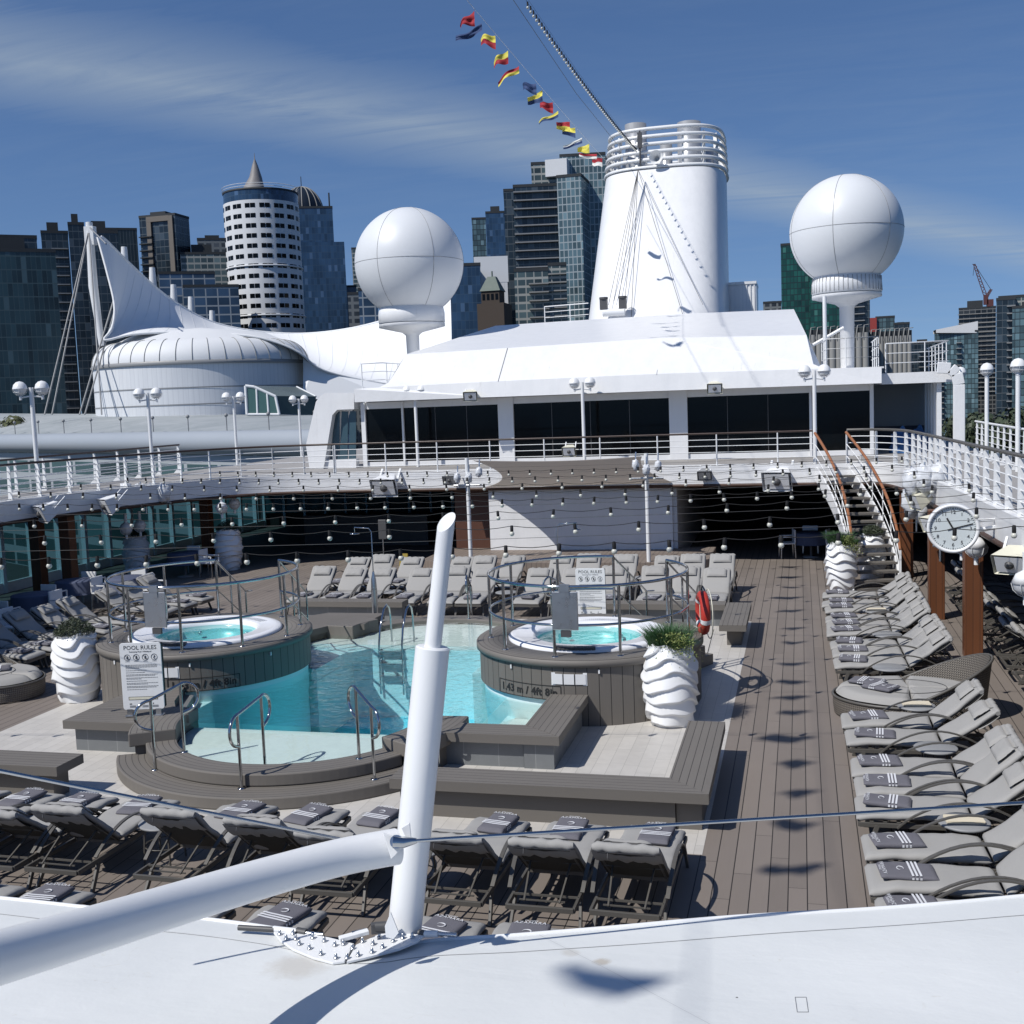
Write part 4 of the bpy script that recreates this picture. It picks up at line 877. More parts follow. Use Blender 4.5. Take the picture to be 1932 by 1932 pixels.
# ================================================================== UPPER DECK
IE = [(-16.3, 6), (-16.3, 14), (-16.8, 18.2), (-18.0, 20.9), (-19.3, 23.0), (-20.05, 24.9), (-19.6, 27), (-18.85, 29.7), (-17.9, 31.6), (-16.9, 32.7), (-15.6, 33.2), (-14, 33.35), (-10.4, 33.3), (-4, 33.1), (1.25, 32.85), (2.0, 32.6), (2.45, 31.5), (2.72, 28.5), (2.9, 25), (3.08, 21.5), (3.25, 18), (3.5, 13), (3.7, 6)]
mb = MB(); OUT = [(5.7, 6), (5.7, 57), (-22.9, 57), (-22.9, 6)]
for _ in range(2):
    nIE = [IE[0]]
    for a, b in zip(IE, IE[1:]): nIE += [tuple(Vector(a).lerp(Vector(b), .25)), tuple(Vector(a).lerp(Vector(b), .75))]
    IE = nIE + [IE[-1]]
n = len(IE) + 4; poly = IE + OUT
mb.add([(p[0], p[1], 2.8) for p in poly], [tuple(range(n))])
mb.add([(p[0], p[1], 2.37) for p in poly], [tuple(range(n))[::-1]], False, 1)
mb.add([(p[0], p[1], z) for p in IE for z in (2.36, 2.81)], [(2 * i, 2 * i + 1, 2 * i + 3, 2 * i + 2) for i in range(len(IE) - 1)], True, 2)
mb.add([(p[0], p[1], z) for p in OUT for z in (2.36, 2.81)], [(2 * i, 2 * i + 1, 2 * i + 3, 2 * i + 2) for i in range(3)], False, 2)
o = mb.build('upper_deck', [M['upper_deck'], plain('dark_timber_soffit', (.035, .018, .010), .6), M['hull']]); o['kind'] = 'structure'
mb = MB()
mb.tube([(p[0], p[1], 2.36) for p in IE], .05, 8)
tag(mb.build('deck_edge_trim', plain('brown_edge_trim', (.05, .022, .012), .5)), 'dark brown timber trim along the lower edge of the upper deck', 'trim')
mb = MB()
def off(i, d):
    p = Vector(IE[i]); a = Vector(IE[max(0, i - 1)]); b = Vector(IE[min(len(IE) - 1, i + 1)]); t = (b - a).normalized(); nn = Vector((-t.y, t.x)); return p + nn * d
for dA, zA, dB, zB in ((-.005, 2.79, -.005, 2.93), (-.005, 2.93, .13, 2.93), (.13, 2.93, .13, 2.79)):
    vs = []
    for i in range(len(IE)): pa, pb = off(i, dA), off(i, dB); vs += [(pa.x, pa.y, zA), (pb.x, pb.y, zB)]
    mb.add(vs, [(2 * i, 2 * i + 1, 2 * i + 3, 2 * i + 2) for i in range(len(IE) - 1)], True)
tag(mb.build('deck_coaming', M['hull']), 'low white coaming along the inner edge of the upper deck', 'coaming')
# (IE is smoothed once it is defined)
# hull sides and dark interiors below
def wallbox(name, label, cat, a, b, m): mb = MB(); mb.box(*a, *b); return tag(mb.build(name, m), label, cat)
wallbox('side_wall', 'dark inner wall behind the right-hand shaded loungers', 'wall', (5.75, -2, 0), (5.9, 45, 2.36), plain('navy_wall', (.010, .014, .024), .6))
wallbox('back_wall', 'black wall at the back of the covered bar area', 'wall', (-22.9, 44.6, 0), (5.9, 44.9, 2.36), M['black'])
wallbox('interior_wall', 'dark brown panelled wall left of the stage back wall', 'wall', (-10.6, 33.9, .0), (-9.36, 34.1, 2.36), plain('brown_panel', (.085, .035, .02), .5))
wallbox('stage_back_wall', 'white back wall of the stage half in sharp shadow', 'wall', (-9.35, 33.42, .45), (-3.72, 33.6, 2.62), M['hull'])
wallbox('stage_side_wall', 'white side wall at the right end of the stage', 'wall', (-3.72, 33.62, .0), (-3.60, 43, 2.36), M['hull'])
wallbox('bar_counter', 'dark bar counter in the covered area behind the left hot tub', 'bar counter', (-17.8, 38.2, 0), (-13, 38.9, 1.1), M['dgrey'])
# window wall on the left
t = thing('window_wall', 'floor-length tinted window wall along the left gallery', 'window wall', (-22.6, 8, 0))
for k in range(28):
    y = k * 1.32; mb = MB(); mb.box(-.06, y, 0, .10, y + .14, 2.36); mb.build('mullion', plain('pale_mullion', (.68, .78, .84), .4) if k == 0 else bpy.data.materials['pale_mullion'], t)
    mb = MB(); mb.add([(0, y + .14, .3), (0, y + 1.32, .3), (0, y + 1.32, 2.36), (0, y + .14, 2.36)], [(0, 1, 2, 3)]); mb.build('pane', M['glass'], t)
mb = MB(); mb.box(-.05, 0, 0, .06, 37, .30); mb.build('sill_wall', M['white2'], t)
t = thing('window_wall', 'tinted window wall at the rear left corner of the covered area', 'window wall', (-22.6, 44.5, 0))
for k in range(14):
    x = k * .95; mb = MB(); mb.box(x, -.06, .0, x + .10, .04, 2.36); mb.build('mullion', bpy.data.materials['pale_mullion'], t)
mb = MB(); mb.box(0, -.02, .6, 13.2, 0, 2.3); mb.build('pane', plain('teal_pane', (.03, .075, .09), .1), t)
# outside ledge wall below upper deck rail seen through windows
# pillars
for (x, y, lab) in ((2.66, 31.2, 'varnished wood column nearest the staircase'), (2.78, 25.5, 'varnished wood column left of the clock'), (3.02, 21.9, 'varnished wood column directly below the caged lamp'), (3.45, 14.9, 'varnished wood column at the right picture edge'),
                    (-21.5, 28.1, 'varnished wood column by the left window wall'), (-19.9, 27.3, 'varnished wood column under the left gallery edge, nearer'), (-18.8, 33.0, 'varnished wood column at the rear corner of the left gallery'), (-21.2, 24.6, 'varnished wood column at the left picture edge')):
    mb = MB(); mb.box(x - .16, y - .16, 0, x + .16, y + .16, 2.36); tag(mb.build('wood_column', M['wood'], None, .012), lab, 'column', 'varnished wood columns under the upper deck')
# ------------------------------------------------------------------ railings
def resample(path, step):
    out = [Vector(path[0])]; rest = 0; pts = [Vector(p) for p in path]; d = step
    for i in range(len(pts) - 1):
        a, b = pts[i], pts[i + 1]; L = (b - a).length; s = d
        while s <= L: out.append(a.lerp(b, s / L)); s += step
        d = s - L
    return out
def smooth(path, it=2):
    p = [Vector(q) for q in path]
    for _ in range(it):
        n = [p[0]]
        for i in range(len(p) - 1): n += [p[i].lerp(p[i + 1], .25), p[i].lerp(p[i + 1], .75)]
        n.append(p[-1]); p = n
    return p
def railing(name, label, path, h=1.05, step=1.5, nb=5, cap='dkwood', blade=.11, cat='railing', z0=None, capr=.032, br=.011, mi='white'):
    p = smooth([Vector(q) for q in path]); o0 = p[0].copy(); t = thing(name, label, cat, o0)
    m = MB(); m.tube([q - o0 + Vector((0, 0, h)) for q in p], capr, 8); m.build('handrail', M[cap], t)
    for k in range(nb):
        m = MB(); m.tube([q - o0 + Vector((0, 0, h * (k + .8) / (nb + .8))) for q in p], br, 6); m.build('bar', M[mi], t)
    ps = resample(p, step)
    for i, q in enumerate(ps[:95]):
        j = min(range(len(p)), key=lambda k: (p[k] - q).length); d = (p[min(j + 1, len(p) - 1)] - p[max(j - 1, 0)]); d.z = 0; d.normalize(); nn = Vector((-d.y, d.x, 0)); b = q - o0
        m = MB(); w0, w1 = blade, blade * .45
        if blade > .05:
            m.add([b + nn * s * w + d * e + Vector((0, 0, z)) for e in (-.008, .008) for (s, w, z) in ((-1, w0 * .3, 0), (1, w0 * 1.3, 0), (1, w0 * .35, .16), (1, w1 * .5, h - .05), (-1, w1 * .5, h - .05))],
                [(0, 1, 2, 3, 4)[::-1], (5, 6, 7, 8, 9), (0, 5, 6, 1)[::-1], (1, 6, 7, 2)[::-1], (2, 7, 8, 3)[::-1], (3, 8, 9, 4)[::-1], (4, 9, 5, 0)[::-1]])
            m.tube([b + Vector((0, 0, h - .06)), b + Vector((0, 0, h))], .012, 6)
        else: m.tube([b, b + Vector((0, 0, h))], .022, 6)
        m.build('post', M[mi], t)
    return t
Z = 2.81
L3 = lambda pts: [(x, y, Z) for x, y in pts]
railing('deck_railing', 'white railing with dark handrail along the left inner edge of the upper deck', L3([(-16.45, 7), (-16.45, 14), (-16.95, 18.2), (-18.15, 20.9), (-19.45, 23.0), (-20.2, 25), (-19.7, 27.2), (-18.95, 30), (-18.0, 32), (-17.0, 32.9), (-15.7, 33.4), (-14.4, 33.5)]), step=1.0, blade=.19, br=.015)
railing('deck_railing', 'white railing with brown handrail above the stage and the black windows', L3([(-14.4, 33.5), (-10.4, 33.42), (-4, 33.2), (.33, 33.0)]), step=1.72, blade=.03, cap='dkwood', capr=.028)
railing('deck_railing', 'white bladed railing along the right inner edge of the upper deck', L3([(1.25, 33.0), (1.9, 32.8), (2.45, 32.0), (2.72, 30.8), (2.85, 28.5), (3.02, 25), (3.2, 21.5), (3.38, 18), (3.62, 13), (3.85, 6)]), step=.86, blade=.19, capr=.036, cap='frame', br=.014)
railing('outer_railing', 'outer white railing along the left side of the upper deck', L3([(-22.6, 8), (-22.6, 38)]), step=1.3, blade=.18, br=.015)
railing('outer_railing', 'outer white railing along the right side of the upper deck', L3([(5.35, 9), (5.3, 25), (5.2, 37.2)]), step=.9, blade=.12, cap='white')
# ------------------------------------------------------------------ staircase
N = 15; t = thing('curved_staircase', 'curved open-tread staircase with teak handrails between the two decks', 'staircase', (1.7, 28.8, 0))
T0 = Vector((1.7, 28.8, 0))
def sl(f): return Vector((.38 + .82 * (1 - (1 - f) ** 2.3), 32.9 - 4.05 * f, 2.8 * (1 - f)))
def sr(f): return Vector((1.22 + 1.12 * (1 - (1 - f) ** 2.0), 32.9 - 3.75 * f, 2.8 * (1 - f)))
for k in range(N):
    f = (k + .6) / N; f2 = min(1, f + .075); a, b, c, d = sl(f), sr(f), sr(f2), sl(f2); z = 2.8 * (1 - (k + 1) / (N + .3))
    m = MB(); m.prism([(a.x - T0.x, a.y - T0.y), (b.x - T0.x, b.y - T0.y), (c.x - T0.x, c.y - T0.y), (d.x - T0.x, d.y - T0.y)], z - .05, z); m.build('tread', M['bench'], t)
for fn in (sl, sr):
    m = MB()
    for k in range(24):
        a, b = fn(k / 24) - T0, fn((k + 1) / 24) - T0
        m.beam(a + Vector((0, 0, -.10)), b + Vector((0, 0, -.10)), .05, .36)
    m.build('stringer', M['hull'], t)
    m = MB(); m.tube([fn(k / 24) - T0 + Vector((0, 0, 1.0)) for k in range(25)], .038, 10); m.build('handrail', M['teak'], t)
    for q in (.35, .68):
        m = MB(); m.tube([fn(k / 24) - T0 + Vector((0, 0, q)) for k in range(25)], .013, 6); m.build('bar', M['white'], t)
    for k in range(7):
        p = fn(k / 6) - T0; m = MB(); m.beam(p, p + Vector((0, 0, .98)), .05 if k < 6 else .09, .02 if k < 6 else .05, (1, 0, 0)); m.build('post', M['white'], t)
# ================================================================== DECKHOUSE
dh = thing('deckhouse', 'white deckhouse with sloping front roof and a row of black windows', 'deckhouse', (-6.5, 39, 2.8)); D0 = Vector((-6.5, 39, 2.8))
def db(x0, y0, z0, x1, y1, z1, name, m, bev=0): mb = MB(); mb.box(x0 - D0.x, y0 - D0.y, z0 - D0.z, x1 - D0.x, y1 - D0.y, z1 - D0.z); return mb.build(name, m, dh, bev)
db(-15.6, 39.1, 2.81, 2.25, 56, 5.2, 'wall', M['hull'])
db(-15.5, 38.98, 2.81, 2.3, 39.09, 2.98, 'sill', M['hull'])
db(-15.5, 38.98, 4.92, 2.3, 39.09, 5.16, 'wall_head', M['hull'])
def pane(x0, x1):
    fr = db(x0, 39.0, 2.98, x1, 39.05, 4.92, 'window', M['darkglass']); n = max(1, round((x1 - x0) / 1.35))
    for k in range(1, n):
        m = MB(); x = x0 + (x1 - x0) * k / n; m.box(x - .012 - D0.x, -.008, .18, x + .012 - D0.x, .0, 2.11); m.build('mullion', M['dgrey'], fr)
for a, b in ((-15.45, -14.05), (-13.98, -10.42), (-9.86, -4.36), (-3.74, .28), (.42, 2.2)): pane(a, b)
for a, b in ((-15.62, -15.46), (-14.05, -13.98), (-10.42, -9.86), (-4.36, -3.74), (.28, .36), (2.2, 2.32)): db(a, 38.9, 2.81, b, 39.02, 5.16, 'pillar', M['hull'])
rf = MB(); y0 = 38.0
A = [(-15.47, 38.0, 5.19), (2.51, 38.0, 5.14)]; Bv = [(-15.47, 38.0, 5.64), (2.52, 38.2, 5.66)]
V = [(-15.47, 38, 5.19), (2.51, 38, 5.14), (2.52, 38.08, 5.66), (.75, 38.1, 5.68), (.42, 38.2, 5.84), (.22, 39.2, 6.83), (-.21, 47, 8.24), (-12.54, 47, 8.24), (-13.89, 39.2, 6.85), (-14.05, 38.75, 6.35), (-14.25, 38.3, 5.85), (-14.55, 38.1, 5.68), (-15.47, 38.0, 5.66),
     (-4.6, 39.2, 6.98), (-4.35, 47, 8.3), (-4.75, 38.1, 5.74), (-4.7, 38, 5.17), (-10.06, 39.2, 6.90), (-10.3, 38.1, 5.72), (-10.3, 38, 5.18), (-10.0, 47, 8.27), (-12.54, 56, 8.3), (-.21, 56, 8.3), (2.6, 45, 5.7), (2.6, 45, 5.14)]
F = [(0, 19, 18, 11, 12), (11, 18, 17, 8, 9, 10), (19, 16, 15, 18), (18, 15, 13, 17), (16, 1, 2, 3, 15), (15, 3, 4, 5, 13), (13, 5, 6, 14), (17, 13, 14, 20), (8, 17, 20, 7), (7, 20, 14, 6, 22, 21), (1, 24, 23, 2)]
me = MB(); me.add([Vector(v) - D0 for v in V], F); 
me.add([Vector(v) - D0 for v in [(-15.47, 38, 5.19), (2.51, 38, 5.14), (2.6, 56, 5.15), (-15.47, 56, 5.2)]], [(3, 2, 1, 0)])
me.add([Vector(v) - D0 for v in [(.42, 38.2, 5.84), (.22, 39.2, 6.83), (-.21, 47, 8.24), (-.21, 56, 8.3), (.6, 56, 5.68), (.7, 39, 5.68)]], [(0, 5, 4, 3, 2, 1)])
me.add([Vector(v) - D0 for v in [(-14.25, 38.3, 5.85), (-13.89, 39.2, 6.85), (-12.54, 47, 8.24), (-12.54, 56, 8.3), (-14.8, 56, 5.68), (-14.6, 39, 5.68)]], [(0, 1, 2, 3, 4, 5)])
me.box(.45 - D0.x, 38.2 - D0.y, 5.62 - D0.z, 2.6 - D0.x, 56 - D0.y, 5.67 - D0.z)
me.box(-15.47 - D0.x, 38.1 - D0.y, 5.62 - D0.z, -14.2 - D0.x, 56 - D0.y, 5.66 - D0.z)
me.build('roof', M['hull'], dh)
mb = MB()
for x in (-10.15, -4.65): mb.beam(Vector((x, 38.085, 5.72)) - D0, Vector((x + .1, 39.18, 6.9)) - D0, .02, .012)
mb.build('seam', M['grey'], dh)
# glazed wing on the left, curved white frame
lf = thing('curved_wing', 'white curved wing frame with tall panes at the left end of the deckhouse', 'wing', aty(625, 870, 38.6)); o0 = lf.location.copy()
def poly_y(name, pts, y0, y1, m, parent, o0):
    P3 = [aty(px, py, y0) - o0 for px, py in pts]; n = len(P3); dv = Vector((0, y1 - y0, 0)); mb = MB()
    mb.add(P3 + [p + dv for p in P3], [tuple(range(n)), tuple(range(n, 2 * n))[::-1]] + [(i, n + i, n + (i + 1) % n, (i + 1) % n) for i in range(n)]); return mb.build(name, m, parent)
poly_y('frame', [(584, 884), (577, 840), (596, 758), (604, 747), (616, 741), (668, 741), (668, 772), (636, 773), (627, 783), (612, 875), (610, 884)], 38.6, 40.2, M['hull'], lf, o0)
for k in range(3):
    x0 = 628 + k * 15.5; poly_y('window', [(x0 - 5 + 2 * k, 868), (x0 + (1 if k else 4), 776), (x0 + 13, 776), (x0 + 12, 868)], 38.9, 38.95, plain('blue_grey_glass', (.045, .085, .11), .08) if k == 0 else bpy.data.materials['blue_grey_glass'], lf, o0)
poly_y('sill', [(610, 884), (612, 868), (672, 866), (672, 884)], 38.7, 39.0, M['hull'], lf, o0)
# right alcove wing
rw = thing('side_shelter', 'shaded white shelter with open frames right of the deckhouse', 'shelter', (3.6, 39, 2.8)); o0 = Vector((3.6, 39, 2.8))
def rb(x0, y0, z0, x1, y1, z1, name, m, bev=0): mb = MB(); mb.box(x0 - o0.x, y0 - o0.y, z0 - o0.z, x1 - o0.x, y1 - o0.y, z1 - o0.z); return mb.build(name, m, rw, bev)
rb(2.55, 38.6, 5.1, 4.9, 50, 5.45, 'roof', M['hull'])
rb(2.5, 43, 3.6, 4.4, 43.2, 5.1, 'wall', M['grey']); rb(2.5, 42.9, 2.82, 4.4, 43, 3.6, 'wall', plain('navy_panel', (.01, .013, .03), .5))
for k in range(6): rb(4.25, 38.8 + k * .9, 2.82, 4.4, 39.0 + k * .9, 5.1, 'frame', M['hull'])
m = MB(); pts = [(4.85, 38.2, 2.82), (4.85, 38.2, 5.0), (4.78, 38.2, 5.35), (4.6, 38.2, 5.52), (4.2, 38.2, 5.56)]
for k in range(len(pts) - 1): m.beam(Vector(pts[k]) - o0, Vector(pts[k + 1]) - o0, .35, .14, (0, 1, 0))
m.build('curved_frame', M['hull'], rw, .02)
# roof railings
def simple_rail(label, path, h=1.0, nb=2, step=1.2):
    o0 = Vector(path[0]); t = thing('roof_railing', label, 'railing', o0); P_ = [Vector(p) - o0 for p in path]
    for k in range(nb + 1):
        m = MB(); m.tube([p + Vector((0, 0, h * (k + 1) / (nb + 1))) for p in P_], .022 if k == nb else .014, 6); m.build('bar' if k < nb else 'handrail', M['white'], t)
    for q in resample(P_, step): m = MB(); m.tube([q, q + Vector((0, 0, h))], .02, 6); m.build('post', M['white'], t)
simple_rail('white roof railing round the foot of the right radar dome', [(.75, 41.5, 5.68), (.85, 38.5, 5.68), (2.45, 38.3, 5.68), (2.5, 43, 5.68)], .95)
simple_rail('white roof railing on top of the side shelter', [(2.7, 38.9, 5.46), (4.6, 38.8, 5.46), (4.7, 46, 5.46)], .95)
simple_rail('white roof railing left of the deckhouse roof', [(-15.3, 38.4, 5.66), (-14.5, 38.4, 5.66), (-14.5, 41, 5.66)], .9)
simple_rail('white roof railing left of the funnel foot', [(-10.6, 48, 8.3), (-8.6, 47.5, 8.3)], .7)
# ------------------------------------------------------------------ funnel
M['light_steel'] = plain('light_steel', (.50, .51, .52), .3, .5, .12, .8)
fn_ = thing('funnel', 'tall white ship funnel with curved pipe rings round its top', 'funnel', (-7.16, 60, 8.0)); o0 = Vector((-7.16, 60, 8.0))
def sect(a, hw, hd, e=.62):
    c, s = math.cos(a), math.sin(a); return math.copysign(abs(c) ** e, c) * hw, math.copysign(abs(s) ** e, s) * hd
def funnel_pt(a, f, gr=0):
    hw = 3.62 + (3.28 - 3.62) * f + gr; x, y = sect(a, hw, hw * 1.15); return Vector((x, y + 5.6 * f, 9.05 * f + (-.18 * math.sin(a) - .0) * 0))
m = MB(); m.grid(lambda u, v: funnel_pt(2 * PI * u, v), 96, 24, True); m.build('casing', M['hull'], fn_)
tc_ = funnel_pt(0, 1); zt = 9.05
m = MB(); m.add([funnel_pt(2 * PI * k / 48, .985) for k in range(48)], [tuple(range(48))]); m.build('top_plate', M['grey'], fn_)
for k in range(6):
    m = MB(); z = .14 + .44 * k; m.tube([(p.x * (1.01 - .01 * k), (p.y - 5.6) * 1.0 + 5.75 + .16 * k, zt + z) for p in [funnel_pt(2 * PI * q / 72, 1) for q in range(72)]], .105, 8, closed=True); m.build('pipe_ring', M['white'], fn_)
for k in range(14):
    a = 2 * PI * k / 14; p = funnel_pt(a, 1); m = MB(); m.beam((p.x * .95, (p.y - 5.6) * .95 + 5.7, zt - .1), (p.x * .92, (p.y - 5.6) * .95 + 6.5, zt + 2.1), .22, .10, (-math.sin(a), math.cos(a), 0)); m.build('ring_bracket', M['white'], fn_)
for (x, y, r, h) in ((-1.5, 4.2, .60, 2.95), (1.3, 5.6, .66, 3.1), (-.1, 6.5, .35, 2.2), (2.3, 7.0, .4, 1.9), (-2.2, 6.8, .45, 1.8)):
    m = MB(); m.lathe([(r * .98, 0), (r, .3), (r, h), (r * .93, h), (r * .9, h - .5)], (x, y, zt), 28); m.build('exhaust_pipe', M['light_steel'], fn_)
m = MB(); m.tube([(-.1, 2.2, zt + .55), (-.1, 1.9, zt + .55), (-.1, 1.7, zt + .55), (-.1, 1.45, zt + .55)], [.12, .12, .2, .36], 20, cap=False); m.build('ship_horn', M['white'], fn_)
m = MB(); m.tube([(-1.0, 2.0, zt - .5), (-1.0, 2.0, zt + 2.1)], .05, 6); m.box(-1.12, 1.9, zt + 1.2, -.88, 2.1, zt + 2.0); m.build('top_mast', M['dgrey'], fn_)
# wires, block and lifting gear on the funnel front
m = MB(); s = Vector((-1.0, 1.0, zt - .1))
def fsurf(xp, f): # point on the front
    a = -PI / 2; p = funnel_pt(a, f); return Vector((xp, p.y - .12, p.z))
for (x, f) in ((-2.1, .18), (-1.85, .20), (-1.6, .21), (-1.3, .17), (-.9, .10)): m.tube([s, fsurf(x, f)], .014, 4)
for (x, f) in ((2.0, -.02), (2.6, .15)): m.tube([s, fsurf(x, f)], .014, 4)
m.build('stay_wire', M['dgrey'], fn_)
g = thing('hoist_block', 'white hoist motor hanging on wires in front of the funnel', 'hoist', o0 + fsurf(-1.75, .135) + Vector((0, -.25, 0)))
m = MB(); m.tube([(-.55, 0, 0), (.55, 0, 0)], .20, 12); m.build('drum', M['white2'], g)
for x in (-.5, .45): m = MB(); m.box(x - .18, -.15, .15, x + .18, .15, .65); m.lathe([(.22, 0), (.22, .1)], (x, 0, .66), 10); m.build('pulley', M['dgrey'], g)
# ribbed box and rear fin right of the funnel
t = thing('ribbed_locker', 'white ribbed steel locker on the roof right of the funnel', 'locker', (-2.8, 62, 8.3)); m = MB(); m.box(-.95, 0, 0, .6, 3, 2.55); m.build('body', M['hull'], t)
for k in range(8): m = MB(); m.box(-.93 + .2 * k, -.05, .05, -.87 + .2 * k, 0, 2.4); m.build('rib', M['white2'], t)
m = MB(); m.box(-.98, -.08, 2.42, .62, 3, 2.56); m.build('top', M['hull'], t)
# ------------------------------------------------------------------ radar domes
def radome(cx, cy, cz, r, zfoot, label, mirror=1, mesh_drum=False):
    t = thing('radar_dome', label, 'radar dome', (cx, cy, zfoot), 0, 'white radar domes'); z = cz - zfoot
    m = MB(); zb = z - r * .80
    def fn(u, v):
        a = 2 * PI * u; ph = PI * v * .80; rr = r * math.sin(ph); zz = z + r * math.cos(ph); 
        return (rr * math.cos(a), rr * math.sin(a), zz)
    m.grid(fn, 72, 40, True, flip=False); m.build('dome', plain('dome_white', (.66, .68, .70), .42, 0, .02, .6) if 'dome_white' not in bpy.data.materials else bpy.data.materials['dome_white'], t)
    m = MB()
    for k in range(6):
        a = R_(15 + 60 * k); m.tube([((r + .003) * math.sin(p) * math.cos(a), (r + .003) * math.sin(p) * math.sin(a), z + (r + .003) * math.cos(p)) for p in [PI * .8 * q / 40 for q in range(41)]], .009, 4)
    m.tube([((r + .003) * math.cos(a), (r + .003) * math.sin(a), z) for a in [2 * PI * q / 60 for q in range(60)]], .009, 4, closed=True); m.build('seam', M['grey'], t)
    rb_ = r * math.sin(PI * .8) * 1.08; zb = z + r * math.cos(PI * .8)
    rb_ *= .93
    m = MB(); m.lathe([(rb_ - .05, zb + .02), (rb_, zb), (rb_ + .05, zb - .25), (rb_ + .05, zb - .62), (rb_ - .03, zb - .66)], n=48); m.build('drum', M['white2'] if mesh_drum else M['hull'], t)
    if mesh_drum:
        for k in range(48):
            a = 2 * PI * k / 48; m = MB(); m.beam(((rb_ + .06) * math.cos(a), (rb_ + .06) * math.sin(a), zb - .58), ((rb_ + .03) * math.cos(a), (rb_ + .03) * math.sin(a), zb - .04), .03, .02); m.build('drum_rib', M['grey'], t)
    m = MB(); m.lathe([(rb_ + .05, zb - .66), (rb_ + .05, zb - .78), (.42, zb - 1.0), (.27, zb - 1.12), (.24, 0)], n=32); m.build('column', M['hull'], t)
    return t
radome(-15.25, 44, 10.72, 2.19, 5.66, 'large white radar dome left of the funnel over the sail roof', 1, False)
radome(1.70, 44, 10.75, 2.02, 5.66, 'large white radar dome right of the funnel above the side roof', 1, True)
m = MB(); p = aty(1557, 690, 42); m.tube([(p.x, p.y, 5.66), (p.x, p.y, 8.3)], .07, 8); tag(m.build('antenna_pole', M['white']), 'thin white pole just left of the right radar dome column', 'pole')
m = MB(); m.tube([aty(1532, 652, 43), aty(1592, 618, 43)], .06, 8); tag(m.build('brace_tube', M['white']), 'slanting white brace running up to the right radar dome', 'brace')
# ------------------------------------------------------------------ stage masts and sail
for x, lab in ((-9.25, 'slim white mast at the left side of the stage'), (-4.12, 'slim white mast at the right side of the stage')):
    m = MB(); m.tube([(x, 30.9, .45), (x, 30.9, 3.45)], .058, 12); tag(m.build('stage_mast', M['white']), lab, 'mast', 'white masts of the stage sail')
def sailf(u, v):
    zf = 3.36 - .09 * math.sin(PI * u); zb = 2.42
    y = 31.0 + (33.2 - 31.0) * v + .35 * math.sin(PI * u) * (1 - v); xl = -9.1 + .70 * math.sin(PI * v) ** .8 - .30 * v; xr = -4.25 - .45 * math.sin(PI * v) * (1 - v) + .62 * v
    return (xl * (1 - u) + xr * u, y, zf + (zb - zf) * v - .06 * math.sin(PI * v))
m = MB(); m.grid(sailf, 20, 12, True); m.grid(lambda u, v: Vector(sailf(u, v)) + Vector((0, 0, .01)), 20, 12, True, flip=True); o = m.build('shade_sail', M['sail']); tag(o, 'taut grey shade sail stretched over the stage between two masts', 'shade sail')
# ------------------------------------------------------------------ double globe lamps
def make_lamp(h=2.75, single=False):
    t = thing('globe_lamp', 'x', 'lamp'); m = MB(); m.tube([(0, 0, 0), (0, 0, h)], .058, 10); m.build('post', M['white'], t)
    for sx in ((-1, 1) if not single else (0,)):
        x = sx * .27
        if sx: m = MB(); m.tube([(0, 0, h - .22), (x, 0, h - .26), (x, 0, h - .2)], .025, 6); m.build('arm', M['white'], t)
        zc = h - (.02 if sx else -.14)
        m = MB(); m.lathe([(.001, .19), (.09, .165), (.155, .10), (.185, .0), (.19, -.02), (.001, -.02)], (x, 0, zc), 24); m.build('lamp_cap', M['white'], t)
        m = MB(); m.lathe([(.17, -.02), (.15, -.09), (.09, -.15), (.001, -.17)], (x, 0, zc), 20); o = m.build('globe', M['globe'], t)
        m = MB()
        for k in range(8): a = 2 * PI * k / 8; m.tube([(x + r * math.cos(a), r * math.sin(a), zc + z) for r, z in ((.19, -.02), (.165, -.10), (.10, -.165), (.04, -.19))], .005, 4)
        m.tube([(x + .165 * math.cos(a), .165 * math.sin(a), zc - .10) for a in [2 * PI * q / 20 for q in range(20)]], .005, 4, closed=True); m.build('cage', M['white'], o)
        m = MB(); m.lathe([(.035, -.2), (.035, -.3)], (x, 0, zc), 8); m.build('junction', M['white'], t)
    return t
lp = make_lamp(); lp1 = make_lamp(2.45, True); lf_ = [True, True]
def lamp(x, y, z, label, single=0, s=1.0, rz=0, sz=None):
    k = single; src = (lp, lp1)[k]; o = src if lf_[k] else copy_tree(src); lf_[k] = False; o.location = (x, y, z); o.scale = (s, s, sz or s); o.rotation_euler = (0, 0, rz); o['label'] = label; o['category'] = 'lamp'; o['group'] = 'white globe lamps on the decks'
lamp(.39, 33.6, 2.81, 'white double globe lamp standing at the head of the curved staircase'); lamp(-7.1, 37.6, 2.81, 'white double globe lamp in front of the middle black windows'); lamp(-13.25, 38.2, 2.81, 'white double globe lamp in front of the left black windows')
for (px, py), nm in zip([(58, 727), (278, 738), (440, 745), (563, 750)], ['leftmost white double globe lamp on the left outer railing', 'white double globe lamp in front of the round drum building, second from left', 'white double globe lamp near the glass lean-to, third from left', 'white double globe lamp just left of the curved white wing']):
    p = atx(px, py, -22.4); lamp(p.x, p.y, 2.81, nm, 0, (p.z - 2.81) / 2.75 * .98, .5)
for (px, py), nm in zip([(1812, 712), (1862, 702), (1921, 690)], ['farthest of the three round cap lamps on the right railing', 'middle of the three round cap lamps on the right railing', 'nearest of the three round cap lamps at the right edge']):
    p = atx(px, py, 5.15); lamp(p.x, p.y, 2.81, nm, 1, 1.0, 0)
